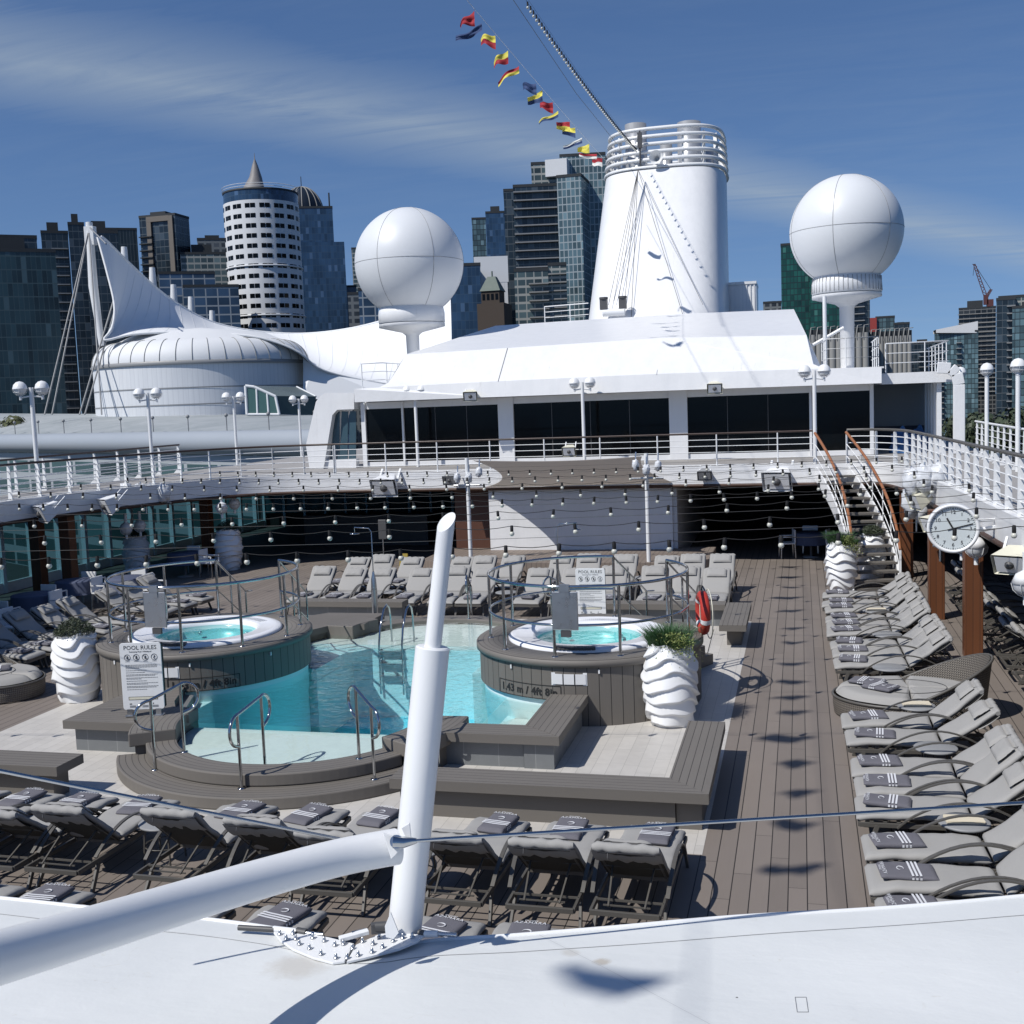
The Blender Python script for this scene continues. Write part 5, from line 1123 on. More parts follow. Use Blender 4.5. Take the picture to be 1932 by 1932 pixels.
# caged lamps hung under the deck edge
def hung(p, label):
    t = thing('caged_lamp', label, 'lamp', p, 0, 'caged lamps under the deck edge')
    m = MB(); m.tube([(0, 0, .45), (0, 0, .1)], .05, 8); m.lathe([(.02, .20), (.14, .13), (.20, .0), (.001, .0)], n=20); m.build('lamp_cap', M['white'], t)
    m = MB(); m.lathe([(.185, 0), (.165, -.09), (.10, -.16), (.001, -.18)], n=20); m.build('globe', M['globe'], t)
    m = MB()
    for k in range(6): a = 2 * PI * k / 6; m.tube([(r * math.cos(a), r * math.sin(a), z) for r, z in ((.2, 0), (.175, -.1), (.1, -.175), (.04, -.2))], .007, 4)
    m.build('cage', M['white'], t); m = MB(); m.lathe([(.04, -.18), (.04, -.32)], n=8); m.build('junction', M['white'], t)
hung(atx(1842, 1032, 3.0), 'white caged globe lamp hanging below the clock'); hung(atx(1815, 1026, 3.0), 'white caged globe lamp half behind the clock'); hung(atx(1936, 1100, 3.1), 'white caged globe lamp cut by the right picture edge')
for px, py in ((238, 997), (264, 992)): hung(atx(px, py, -19.6), 'caged globe lamp under the left deck edge, %s of the pair' % ('left' if px < 250 else 'right'))
for px, py in ((418, 958), (442, 950)): hung(atx(px, py, -17.6), 'caged globe lamp near the rear left corner, %s of the pair' % ('left' if px < 430 else 'right'))
# ------------------------------------------------------------------ clock
cc = aty(1798, 996, 20); t = thing('round_clock', 'big round white clock with black numerals beside the right gallery', 'clock', cc, R_(-6)); r = .415
def disc(rr, y, n=64): return [(rr * math.cos(2 * PI * k / n), y, rr * math.sin(2 * PI * k / n)) for k in range(n)]
m = MB(); prof = [(r * .86, -.10), (r * .90, -.135), (r * .97, -.13), (r, -.10), (r, .10), (r * .97, .13)]
vs = []; n = 64
for rr, y in prof: vs += disc(rr, y, n)
m.add(vs, [(i * n + j, (i + 1) * n + j, (i + 1) * n + (j + 1) % n, i * n + (j + 1) % n) for i in range(len(prof) - 1) for j in range(n)], True); m.build('rim', M['white'], t)
m = MB(); m.add(disc(r * .87, -.09), [tuple(range(64))]); m.add(disc(r * .97, .12), [tuple(range(64))[::-1]]); m.build('dial', plain('dial', (.55, .60, .61), .35, 0, .02), t)
for h in range(12):
    a = PI / 2 - 2 * PI * h / 12; text_obj(str(h or 12), .088, M['black'], t, (r * .66 * math.cos(a), -.094, r * .66 * math.sin(a)), (PI / 2, 0, 0), 'numeral')
m = MB()
for k in range(60):
    a = 2 * PI * k / 60; b = .012 if k % 5 == 0 else .006; r0 = r * (.77 if k % 5 == 0 else .80); d = Vector((math.cos(a), 0, math.sin(a))); s = Vector((-math.sin(a), 0, math.cos(a))) * b / 2; y = Vector((0, -.094, 0))
    m.add([d * r0 - s + y, d * r * .85 - s + y, d * r * .85 + s + y, d * r0 + s + y], [(0, 1, 2, 3)])
m.build('minute_marks', M['black'], t)
def hand(ang, L, w, tail):
    a = PI / 2 - R_(ang); d = Vector((math.cos(a), 0, math.sin(a))); m = MB(); m.beam(Vector((0, -.10, 0)) - d * tail, Vector((0, -.10, 0)) + d * L, w, .006, (0, 1, 0)); m.build('hand', M['black'], t)
hand(331, .20, .028, .06); hand(75, .32, .018, .09); m = MB(); m.sphere((0, -.1, 0), .02, 8, 6); m.build('hub', M['black'], t)
m = MB(); m.tube([(0, 0, -.1), (.5, .25, -.05), (.9, .5, .0)], .04, 8); m.tube([(.2, .1, .1), (.9, .5, .1)], .03, 8); m.build('bracket', M['white'], t)
# ------------------------------------------------------------------ speakers, floodlights, wrapped spotlights
def speaker(p, rz, label, m_='cream', s=1.0, tilt=.4):
    t = thing('horn_speaker', label, 'speaker', p, rz, 'horn speakers and floodlights on the deck edge'); t.rotation_euler = (tilt, 0, rz); t.scale = (s,) * 3
    m = MB(); a = [(-.10, .17, -.08), (.10, .17, -.08), (.10, .17, .08), (-.10, .17, .08)]; b = [(-.21, -.17, -.15), (.21, -.17, -.15), (.21, -.17, .15), (-.21, -.17, .15)]
    m.add(a + b, [(0, 1, 2, 3), (0, 4, 5, 1), (1, 5, 6, 2), (2, 6, 7, 3), (3, 7, 4, 0)][0:]); m.build('horn', M[m_], t, .015)
    m = MB(); m.box(-.17, -.165, -.115, .17, -.155, .115); m.build('mouth', M['white2' if m_ != 'grey' else 'grey'], t); m = MB(); m.sphere((0, -.16, 0), .06, 12, 6); m.build('driver', M['dgrey'], t)
    m = MB(); m.beam((.15, .05, 0), (.15, .3, .1), .03); m.beam((-.15, .05, 0), (-.15, .3, .1), .03); m.build('bracket', M['white'], t)
S = [(92, 962, 2.6, -.6, 'grey horn speaker on the left deck edge, leftmost', 'white2', 1.6), (212, 948, 2.6, -.6, 'long grey floodlight on the left deck edge below the wrapped spotlights', 'white2', 1.6), (425, 922, 2.55, -.3, 'small horn speaker on the rear left deck edge', 'white2', 1.2), (730, 912, 2.5, 0, 'white boxy speaker cabinet left of the stage', 'white2', 2.0),
     (1075, 848, 3.3, 0, 'cream horn speaker on the railing above the stage', 'cream', 1.0), (888, 744, 5.3, .2, 'small horn speaker on the deckhouse roof edge, left', 'cream', 1.2), (1348, 729, 5.3, .1, 'small horn speaker on the deckhouse roof edge, middle', 'cream', 1.2), (1330, 893, 2.6, 0, 'dark horn speaker under the deck edge right of the sail', 'grey', 1.0), (1470, 899, 2.55, -.2, 'wide white speaker under the deck edge near the stairs', 'white2', 2.0),
     (850, 902, 2.6, 0, 'small dark horn speaker under the deck edge left of the stage', 'grey', 1.0)]
for px, py, z, rz, lab, mm, s in S:
    if z > 5: p = aty(px, py, 37.9)
    elif z > 3: p = aty(px, py, 33.0)
    else:
        p = atz(px, py, z); 
        p = aty(px, py, 32.9) if 700 < px < 1600 else p
    speaker(p, rz, lab, mm, s)
speaker(atx(1738, 940, 2.55), -1.2, 'cream horn speaker beyond the staircase handrail', 'cream', 1.25); speaker(atx(1766, 984, 2.7), -1.0, 'cream horn speaker just above the clock', 'cream', 1.2); speaker(atx(1912, 1052, 3.1), -.5, 'big cream horn speaker hanging at the right edge', 'cream', 1.2, .5)
speaker(atx(1685, 823, 4.9), .3, 'cream horn speaker on the right outer railing', 'cream', 1.1)
def wrapped(p, n, w, label, s=.17):
    t = thing('wrapped_spotlights', label, 'spotlights', p, 0, 'plastic-wrapped spotlight clusters'); rnd = random.Random(int(p.x * 10))
    for k in range(n):
        c = Vector(((k - (n - 1) / 2) * w / n, rnd.uniform(-.1, .1), rnd.uniform(-.1, .12)))
        def fn(u, v, c=c, k=k):
            a, ph = 2 * PI * u, PI * v; d = Vector((math.sin(ph) * math.cos(a), math.sin(ph) * math.sin(a), math.cos(ph) * 1.5)); return c + d * s * (1 + .45 * noise.noise(d * 2.2 + Vector((k, 0, 0))))
        m = MB(); m.grid(fn, 18, 12, True); m.build('wrapped_lamp', M['plasticbag'], t)
        m = MB(); m.tube([c, c + Vector((0, .1, .35))], .02, 6); m.build('yoke', M['steel'], t)
    m = MB(); m.tube([(-w / 2, .05, -.28), (w / 2, .05, -.28)], .03, 8); m.tube([(0, .05, -.3), (0, .05, -.6)], .03, 8); m.build('bar', M['steel'], t)
wrapped(atx(272, 932, -19.2), 4, 1.7, 'row of plastic-wrapped spotlights on the left deck edge', .19)
wrapped(Vector((-9.2, 30.8, 2.95)), 3, .9, 'plastic-wrapped spotlights on the left stage mast', .10); wrapped(Vector((-4.1, 30.8, 3.05)), 3, .9, 'plastic-wrapped spotlights on the right stage mast', .10)
wrapped(atx(1745, 905, 2.62), 3, .8, 'plastic-wrapped spotlights right of the staircase', .2); wrapped(atx(1730, 955, 2.6), 2, .5, 'lower bag-wrapped lamp by the first wood column', .22); wrapped(atx(1775, 1005, 2.75), 1, .3, 'plastic-wrapped lamp peeking out left of the clock', .16)
# ------------------------------------------------------------------ festoon lights
def festoon(p0, p1, b0, step, label, i):
    p0 = Vector(p0); p1 = Vector(p1); t = thing('string_lights', label, 'string lights', p0, 0, 'festoon light strings across the pool deck'); d = (p1 - p0); L = d.length; d.normalize()
    sagf = lambda s: -.16 * 4 * (s / L) * (1 - s / L)
    m = MB(); m.tube([d * (L * k / 30) + Vector((0, 0, .10 + sagf(L * k / 30))) for k in range(31)], .003, 4); m.build('support_wire', M['dgrey'], t)
    xs = []; s = (b0 - p0.x) / d.x % step
    while s < L: xs.append(s); s += step
    m = MB(); path = []
    for k, s in enumerate(xs):
        path.append(d * s + Vector((0, 0, sagf(s))))
        for q in (.25, .5, .75):
            s2 = s + step * q
            if s2 < L: path.append(d * s2 + Vector((0, 0, sagf(s2) - .045 * step * math.sin(PI * q))))
    m.tube(path, .0055, 5); m.build('cable', M['black'], t)
    rnd = random.Random(i)
    for s in xs[:98]:
        c = d * s + Vector((0, 0, sagf(s)))
        m = MB(); m.lathe([(.020, 0.01), (.026, -.02), (.026, -.082), (.020, -.092)], n=10); o = m.build('socket', M['black'], t, 0, loc=c, rot=(rnd.uniform(-.1, .1), rnd.uniform(-.1, .1), 0)); m = MB(); m.sphere((0, 0, -.120), .039, 14, 9); m.build('bulb', M['bulb'], o)
FS = [((-20.5, 12.3), (3.5, 15.4), -6.69, .72, 'nearest string of festoon lights across the pool deck'), ((-20.4, 15.3), (3.3, 17.6), -7.29, .98, 'second nearest string of festoon lights over the pool'),
      ((-20.3, 18.0), (3.15, 19.9), -9.21, 1.0, 'third nearest string of festoon lights over the pool'), ((-20.1, 21.6), (3.0, 21.6), -10.73, .62, 'fourth nearest string of festoon lights over the pool'),
      ((-19.9, 24.6), (2.9, 23.0), -11.4, .98, 'fifth nearest string of festoon lights over the pool'), ((-19.5, 26.8), (2.8, 25.2), -12.2, .97, 'sixth nearest string of festoon lights over the pool'),
      ((-19.0, 29.0), (2.75, 27.5), -14.66, .62, 'seventh nearest string of festoon lights over the pool'), ((-17.8, 31.4), (2.5, 30.4), -12.99, .62, 'farthest string of festoon lights in front of the upper deck')]
for i, (a, b, b0, st, lab) in enumerate(FS): festoon((a[0], a[1], 3.22), (b[0], b[1], 3.22), b0, st, lab, i)
# ------------------------------------------------------------------ tables and chairs in the covered area
def dining(x, y, label, g, rz=0, chairs=True):
    t = thing('dining_table', label, 'table', (x, y, 0), rz, g); m = MB(); m.lathe([(.001, .75), (.50, .75), (.52, .73), (.50, .45), (.55, .40)], n=24, fn=lambda a, z: 1 + (.06 * math.sin(9 * a) if z < .6 else 0)); m.build('tablecloth', M['cloth'], t); m = MB(); m.lathe([(.03, .74), (.03, .03), (.25, .02), (.25, 0)], n=12); m.build('pedestal', M['grey'], t)
def make_chair():
    t = thing('dining_chair', 'x', 'chair'); m = MB(); m.box(-.23, -.22, .43, .23, .22, .47); m.build('seat', M['white2'], t, .01)
    m = MB(); m.box(-.23, .19, .47, .23, .23, .86); m.build('backrest', M['white2'], t, .01)
    for sx in (-.21, .21):
        for sy in (-.19, .2): m = MB(); m.beam((sx, sy, .43), (sx * 1.08, sy * 1.1, 0), .03); m.build('leg', M['steel'], t)
        m = MB(); m.beam((sx, -.19, .65), (sx, .2, .65), .03); m.beam((sx, -.19, .43), (sx, -.19, .65), .03); m.build('armrest', M['white2'], t)
    return t
ch = make_chair(); cf = True
spots = [(-.45, 34.75, -1.4, 'left white chair at the blue-clothed table under the stairs side'), (.95, 34.75, 1.3, 'right white chair at the blue-clothed table under the stairs side'), (.25, 35.9, 3.1, 'white chair behind the blue-clothed table')]
dining(.25, 34.9, 'round table with a blue cloth in the dark covered area right of the stage', 'cloth-covered dining tables'); dining(2.0, 36.6, 'cloth-covered table deep in the dark area right of the stage', 'cloth-covered dining tables')
for i, (x, y) in enumerate([(-17.9, 21.3), (-18.3, 23.6), (-18.6, 25.7), (-17.4, 26.2), (-18.5, 31.0)]):
    dining(x, y, 'cloth-covered table in the left gallery shade, %s from the front' % ORD[i], 'cloth-covered dining tables')
    spots += [(x + .9, y - .1, 1.5, 'chair right of the %s left gallery table from the front' % ORD[i]), (x - .1, y + .95, 3.1, 'chair behind the %s left gallery table from the front' % ORD[i])]
for x, y, rz, lab in spots:
    o = ch if cf else copy_tree(ch); cf = False; o.location = (x, y, 0); o.rotation_euler = (0, 0, rz); o['label'] = lab; o['category'] = 'chair'; o['group'] = 'dining chairs in the covered areas'
# wet floor sign, small board, blue bundle
t = thing('floor_sign', 'yellow folding caution floor sign behind the back loungers', 'floor sign', (-11.5, 31.5, 0)); 
for s in (-1, 1): m = MB(); m.add([(-.16, s * .14, 0), (.16, s * .14, 0), (.11, s * .015, .62), (-.11, s * .015, .62)], [(0, 1, 2, 3) if s < 0 else (3, 2, 1, 0)]); m.build('panel', plain('caution_yellow', (.30, .22, .03), .5) if s < 0 else bpy.data.materials['caution_yellow'], t)
m = MB(); m.add([(-.06, -.085, .26), (.06, -.085, .26), (0, -.065, .38)], [(0, 1, 2)]); m.build('warning_triangle', M['black'], t)
t = thing('notice_stand', 'grey narrow notice board on a thin stand behind the back loungers', 'notice stand', (-12.3, 31.9, 0)); m = MB(); m.tube([(0, 0, 0), (0, 0, 1.0)], .02, 6); m.build('pole', M['steel'], t); m = MB(); m.box(-.13, -.02, 1.0, .13, .02, 1.6); m.build('board', M['dgrey'], t, .02)
def bundle(u, v):
    a, ph = 2 * PI * u, PI * v * .5; d = Vector((.42 * math.sin(ph) * math.cos(a), .32 * math.sin(ph) * math.sin(a), .95 * math.cos(ph))); return d * (.85 + .45 * noise.noise(d * 4.1))
m = MB(); m.grid(bundle, 24, 14, True); tag(m.build('covered_bundle', M['blue'], None, 0, loc=(3.25, 39.6, 2.81)), 'bundle wrapped in bright blue plastic on the upper deck', 'bundle')
m = MB(); m.grid(bundle, 24, 14, True); tag(m.build('covered_bundle', M['blue'], None, 0, loc=(3.85, 40.2, 2.81)), 'smaller bundle in blue plastic beside the shelter frames', 'bundle')
# ================================================================== CITY
GZ = -18.0
mb = MB(); mb.add([(-5000, -5000, GZ), (5000, -5000, GZ), (5000, 5000, GZ), (-5000, 5000, GZ)], [(0, 1, 2, 3)])
wt = NT('harbour_water'); wt.bump(wt.noise(wt.pos('world'), .6, 4), .35, .3); wt.fin((.015, .035, .045), .12)
struct('harbour_water', mb, wt.m)
mb = MB(); mb.prism([(-900, 60), (-30, 90), (-10, 150), (150, 330), (420, 420), (900, 500), (1200, 2500), (-1500, 2500)], GZ + .1, GZ + 1.5)
struct('waterfront_ground', mb, plain('city_ground', (.06, .065, .06), .9, 0, .4, .05, coord='world'))
def facade(name, glassc, framec, wx=1.5, wz=3.3, fx=.12, fz=.25, vary=.6, band=None, rough=.12, nfreq=1.0):
    wx, wz, fx, fz = wx * .66, wz * .66, fx * .66, fz * .66
    t = NT(name); X = t.xyz(t.pos('object')); u = t.math('ADD', t.math('ADD', X[0], X[1]), 500.0); v = t.math('ADD', X[2], 500.0)
    g = t.math('MAXIMUM', t.line(u, wx, fx), t.line(v, wz, fz)); ci, cj = t.cell(u, wx), t.cell(v, wz)
    r = t.white(t.vec(ci, cj)); big = t.noise(t.vec(t.math('MULTIPLY', u, .05), t.math('MULTIPLY', v, .03)), 1.3 * nfreq, 3, .6)
    k = t.math('MULTIPLY_ADD', t.math('SUBTRACT', r, .5), vary, t.math('MULTIPLY_ADD', big, 1.6, -.3), clamp=True)
    c = t.mix(k, tuple(x * .25 for x in glassc), tuple(min(1, x * 1.9) for x in glassc)); lit = t.math('GREATER_THAN', t.white(t.vec(cj, ci)), .93); c = t.mix(t.math('MULTIPLY', lit, .5), c, tuple(min(1, x * 3 + .05) for x in glassc))
    if band:
        c = t.mix(t.math('MULTIPLY', t.math('LESS_THAN', t.math('FRACT', t.math('DIVIDE', v, wz)), band[0]), 1.0), c, band[1])
    c = t.mix(g, c, framec); rr = t.mix(g, (rough,) * 3, (.6,) * 3)
    t.set(t.b.inputs['Base Color'], c); t.set(t.b.inputs['Roughness'], rough + .1); t.b.inputs['Specular IOR Level'].default_value = .5
    return t.m
FA = {
 'teal': facade('teal_curtain_wall', (.018, .040, .048), (.06, .09, .095), 1.6, 4.6, .12, .35, .5),
 'dark': facade('dark_curtain_wall', (.016, .026, .036), (.10, .115, .125), 2.4, 3.4, .14, .30),
 'fin': facade('fin_wall', (.014, .022, .026), (.09, .10, .105), 1.6, 9, .22, .2),
 'blue': facade('blue_curtain_wall', (.022, .052, .105), (.05, .085, .13), 1.7, 3.6, .10, .16, .35),
 'blue2': facade('blue_white_frames', (.03, .06, .11), (.30, .33, .36), 5.0, 3.8, .5, .6),
 'grid': facade('grey_glass_grid', (.07, .115, .135), (.34, .385, .40), 1.9, 3.2, .36, .45, .5),
 'conc': facade('concrete_glass', (.05, .075, .08), (.33, .335, .31), 3.2, 3.1, .4, .9),
 'green': facade('green_glass', (.010, .062, .050), (.015, .03, .03), 1.9, 3.2, .3, .5, .6),
 'lt': facade('light_blue_glass', (.075, .125, .145), (.03, .04, .045), 2.1, 3.2, .3, .45, .7),
 'const': facade('bare_concrete_frame', (.02, .022, .024), (.13, .13, .125), 4.0, 3.2, .5, .8, .9),
 'cblk': facade('grey_block', (.035, .04, .045), (.17, .18, .18), 4, 3.3, 1.2, 1.3)}
M['conc'] = plain('pale_concrete', (.26, .26, .25), .8, 0, .15, .3); M['tdark'] = plain('roof_plant', (.022, .027, .032), .7, 0, .3, .4); M['twhite'] = plain('white_cladding', (.66, .675, .69), .6, 0, .05, .3)
def tower(label, x0, x1, x2, yt, Y, m, roof=None, slabs=None, zb=GZ + 1.4, name='tower', msid=None, depth=None, grp=None):
    a = aty(x0, yt, Y); b = aty(x1, yt, Y); zt = (a.z + b.z) / 2; c = (a + b) / 2
    dep = depth or (max(6, min(60, atx(x2, yt, b.x).y - Y)) if x2 and x2 > x1 else 18)
    rz = 0
    if not x2:      # the block stands square to the street that leads toward the ship
        v = Vector((c.x, c.y, 0)).normalized(); rz = math.atan2(v.y, v.x) - PI / 2; d_ = Vector((v.y, -v.x, 0)); L0 = Vector((c.x, c.y, 0)).length
        def hit(p): q = Vector((p.x, p.y, 0)); return q * (L0 / q.dot(v))
        A0, B0_ = hit(a), hit(b); c = (A0 + B0_) / 2; w = (B0_ - A0).length / 2; zt = 5 + (aty((x0 + x1) / 2, yt, Y).z - 5)
    else: w = (b.x - a.x) / 2
    t = thing(name, label, 'building', (c.x, c.y, zb), rz); h = zt - zb
    mb = MB(); mb.box(-w, 0, 0, w, dep, h); mb.build('facade', FA[m], t)
    mb = MB(); mb.box(-w - .1, -.1, h, w + .1, dep + .1, h + .8); mb.build('parapet', M['tdark'], t)
    rnd = random.Random(int(x0 * 7)); 
    mb = MB(); mb.box(-w * .55, 2, h + .8, w * .3, dep * .7, h + (3.5 if roof is None else roof)); mb.build('roof_plant', M['tdark'], t)
    if slabs:
        for (u0, u1, z0, z1, st, prj, mm) in slabs:
            st *= .66
            k = 0; z = h * z0
            while z < h * z1 and k < 60:
                mb = MB(); mb.box(-w + 2 * w * u0, -prj, z, -w + 2 * w * u1, .0, z + .32); mb.build('balcony', M[mm], t); z += st; k += 1
    return t, w, dep, h
tower('wide teal glass office tower with dark crown at the left picture edge', -60, 104, 0, 475, 225, 'teal', 3.5)
t = tower('black louvred plant block on top of the leftmost glass tower', -60, 69, 0, 449, 232, 'dark', 1)
tower('dark tower with stacked balconies behind the sail mast', 77, 128, 0, 440, 300, 'dark', None, [(.35, .95, .25, .97, 4.0, 1.2, 'grey')])
tower('black tower block directly behind the sail mast', 128, 158, 0, 424, 300, 'dark')
tower('dark finned glass slab behind the white sail mast', 158, 222, 0, 440, 270, 'dark')
tower('curved-top finned glass tower left of the dark beige-framed tower', 187, 258, 0, 434, 360, 'fin', 1)
t, w, dep, h = tower('black glass tower with beige vertical frame, left of the round white tower', 262, 330, 356, 409, 340, 'dark', 2, [(.0, .35, .2, .95, 3.4, 1.0, 'tdark')])
for u in (.22, .82): mb = MB(); mb.box(-w + 2 * w * u, -.6, 0, -w + 2 * w * u + 1.6, 0, h); mb.build('frame_column', plain('beige_stone', (.16, .14, .12), .7) if u < .5 else bpy.data.materials['beige_stone'], t)
mb = MB(); mb.box(-w + 2 * w * .22, -.62, h - 1.6, -w + 2 * w * .84, 0, h + .1); mb.build('frame_beam', bpy.data.materials['beige_stone'], t)
tower('grey stepped block with glass terraces left of the round white tower, upper part', 372, 436, 0, 453, 370, 'cblk', 2)
tower('pale terraced glass block below the grey stepped block', 340, 432, 0, 480, 345, 'conc')
tower('low blue office with white window frames beyond the sail roof, taller', 299, 405, 0, 517, 310, 'blue2', 1)
tower('low blue office with white window frames beyond the sail roof, lower wing', 345, 450, 0, 542, 295, 'blue2', 1)
# round white tower
Y = 330; cpt = aty(505, 600, Y); rr = (aty(568, 600, Y).x - aty(441, 600, Y).x) / 2; zb = GZ + 1.4
def zpx(py, px=493, Y=Y): return aty(px, py, Y - rr).z
t = thing('round_tower', 'round white tower with rows of paired dark windows and a cone spire', 'building', (cpt.x, Y, zb)); zt = zpx(374) - zb; zc = zpx(354) - zb
mb = MB(); mb.lathe([(rr, 0), (rr, zt)], n=72); mb.build('wall', M['twhite'], t)
mb = MB(); mb.lathe([(rr * .985, zt), (rr * .985, zc)], n=60); mb.build('crown_glazing', FA['blue'], t)
mb = MB(); mb.lathe([(rr * 1.0, zc), (rr * 1.01, zc + .5), (.01, zc + .8)], n=60); mb.build('crown_roof', M['tdark'], t)
mb = MB(); [mb.tube([(rr * 1.01 * math.cos(a), rr * 1.01 * math.sin(a), zc + z) for a in [2 * PI * k / 48 for k in range(48)]], .08, 4, closed=True) for z in (1.0, 1.8)]; mb.build('roof_railing', M['twhite'], t)
nf = 13; fh = (zt - (zpx(622) - zb)) / nf
cnt = 0; mbx = MB()
for f in range(nf + 5):
    z = zt - 2.2 - (f + .55) * fh + fh * .5
    if z < 1: break
    for k in range(9):
        a0 = R_(-178 + 22 * k + 1.5)
        m = MB() if (f < 11 and 0 <= k <= 8) else mbx
        for q in range(2):
            aa, ab = a0 + R_(8.2 * q), a0 + R_(8.2 * q + 7.4)
            m.add([((rr + .06) * math.cos(x), (rr + .06) * math.sin(x), zz) for x, zz in ((aa, z), (ab, z), (ab, z + fh * .44), (aa, z + fh * .44))], [(0, 1, 2, 3)])
        if m is not mbx: m.build('window', M['darkglass'] if cnt else plain('tower_window', (.02, .035, .042), .15), t); cnt += 1
o = mbx.build('lower_windows', M['darkglass'], t); o['kind'] = 'stuff'
for z in (zt - fh * 6.62, zt - fh * 11.6): mb = MB(); mb.lathe([(rr, z), (rr + .35, z + .05), (rr + .35, z + .5), (rr, z + .55)], n=60); mb.build('terrace', M['twhite'], t)
sx = aty(470, 340, Y).x - cpt.x; zs = zc + .8; ztip = aty(484, 288, Y).z - zb
mb = MB(); mb.lathe([(4.2, 0), (3.1, 2.0), (1.9, 5.0), (.9, 8.5), (.15, (ztip - zs) * .85), (.05, ztip - zs)], (-1.3, 0, zs), 24, fn=lambda a, z: 1 + (.22 * math.cos(a + 2.6) if z < 5 else 0)); mb.build('spire', plain('grey_copper_spire', (.20, .19, .19), .6, 0, .3, .3), t)
# domed blue tower
Y = 400; t, w, dep, h = tower('blue glass tower with a dark ribbed dome behind the round white tower', 552, 627, 0, 393, Y, 'blue', -.6, name='domed_tower'); zt = h
pxm = 2 * w / 75; mb = MB(); mb.box(w, -2, 0, w + 19 * pxm, 30, h * .868); mb.box(-w, -2, 0, w, -.01, h * .868); mb.build('lower_shoulder', FA['blue'], t)
rd = 41 * pxm; cx = (570 - 589.5) * pxm; hd = 53 * pxm
mb = MB(); mb.lathe([(rd * math.cos(q), zt + hd * math.sin(q)) for q in [PI / 2 * k / 16 for k in range(17)]], (cx, 14, 0), 48); mb.build('dome', plain('dark_dome', (.012, .020, .034), .4, spec=.3), t)
for k in range(16):
    a_ = 2 * PI * k / 16; mb = MB(); mb.tube([(cx + rd * 1.005 * math.cos(q) * math.cos(a_), 14 + rd * 1.01 * math.cos(q) * math.sin(a_), zt + hd * 1.01 * math.sin(q)) for q in [PI / 2 * j / 12 for j in range(13)]], .22, 4); mb.build('dome_rib', M['conc'], t)
mb = MB(); mb.tube([(cx, 14, zt + hd), (cx, 14, zt + hd + 4)], .15, 5); mb.tube([(w - 1, 2, zt), (w - 1, 2, zt + 6)], .3, 5); mb.build('finial', M['tdark'], t)
# between domed tower and dome
tower('small blue glass block right of the domed tower', 646, 672, 0, 542, 420, 'blue', 1); tower('tall thin pale tower just left of the left radar dome', 663, 676, 0, 470, 520, 'conc', 1); tower('red brick block with white windows left of the left radar dome', 656, 680, 0, 556, 330, facade and 'cblk', 1)
tower('blue gridded office below the left radar dome', 676, 712, 0, 548, 300, 'blue2', 1)
tower('dark blue glass tower right of the left radar dome', 835, 906, 0, 502, 300, 'blue', 1)
tower('pale blue glass tower with stepped top left of the tall hotel tower', 890, 916, 0, 414, 450, 'lt', 1); tower('blue glass tower with rooftop mast beside its pale neighbour', 916, 957, 0, 402, 440, 'blue', 3)
t, w, dep, h = tower('white-topped office building with dark slot windows left of the hotel tower', 896, 956, 0, 492, 320, 'dark', 1)
mb = MB(); mb.box(-w - .3, -.4, h * .90, w + .3, dep, h + 1.2); mb.build('white_crown', M['twhite'], t)
for k in range(10): mb = MB(); x = -w + (2 * w) * (k + .5) / 10; mb.box(x - .45, -.35, h * .74, x + .45, 0, h * .90); mb.build('column', M['twhite'], t)
mb = MB(); mb.box(-w - .3, -.4, h * .66, w + .3, 0, h * .735); mb.build('white_band', M['twhite'], t)
# old stone tower with green pyramid roof
p = aty(925, 612, 270); zz = aty(925, 548, 270).z; t = thing('old_stone_building', 'old brown stone building with a green pyramid roof', 'building', (p.x, 270, zb)); w = 2.4
mb = MB(); mb.box(-3.2, 0, 0, 3.6, 8, aty(925, 572, 270).z - zb); mb.box(-2.3, 1, 0, 2.3, 6, zz - zb); mb.build('wall', plain('brown_stone', (.06, .045, .035), .85, 0, .3, .6), t)
for k in range(4): mb = MB(); mb.box(-2.0 + 1.1 * k, .95, zz - zb - 2.2, -1.3 + 1.1 * k, 1, zz - zb - .7); mb.build('window', M['darkglass'], t)
z0 = zz - zb; mb = MB(); mb.add([(-2.6, .7, z0), (2.6, .7, z0), (2.6, 6.3, z0), (-2.6, 6.3, z0), (-1, 2.6, z0 + 3.6), (1, 2.6, z0 + 3.6), (1, 4.4, z0 + 3.6), (-1, 4.4, z0 + 3.6)], [(0, 1, 5, 4), (1, 2, 6, 5), (2, 3, 7, 6), (3, 0, 4, 7), (4, 5, 6, 7)]); mb.tube([(0, 3.5, z0 + 3.6), (0, 3.5, z0 + 5)], .2, 6); mb.build('roof', plain('green_copper', (.12, .15, .13), .7, 0, .2, 1), t)
# tall hotel tower
tower('thin dark slab tower at the left shoulder of the tall hotel tower', 950, 972, 0, 361, 345, 'dark', .5)
t, w, dep, h = tower('tall hotel tower wing with long dark balconies left of the funnel', 968, 1052, 0, 352, 325, 'dark', 1, [(.0, 1.0, .35, .985, 3.6, 1.5, 'grey')])
t, w, dep, h = tower('tall grey glass grid tower standing left of the funnel', 1050, 1096, 1146, 334, 322, 'grid', 1)
tower('white and glass crown block on top of the tall hotel tower', 1002, 1058, 0, 310, 331, 'conc', .5); 
a, b = aty(1030, 318, 330), aty(1058, 318, 330); mb = MB(); mb.box(a.x, 329, aty(1040, 334, 330).z, b.x + 2, 345, aty(1040, 302, 330).z); tag(mb.build('white_plant_wall', M['twhite']), 'blank white wall panel on the crown of the tall hotel tower', 'wall')
tower('glass penthouse block with flat roof at the top right of the hotel tower', 1056, 1142, 0, 294, 334, 'grid', .5)
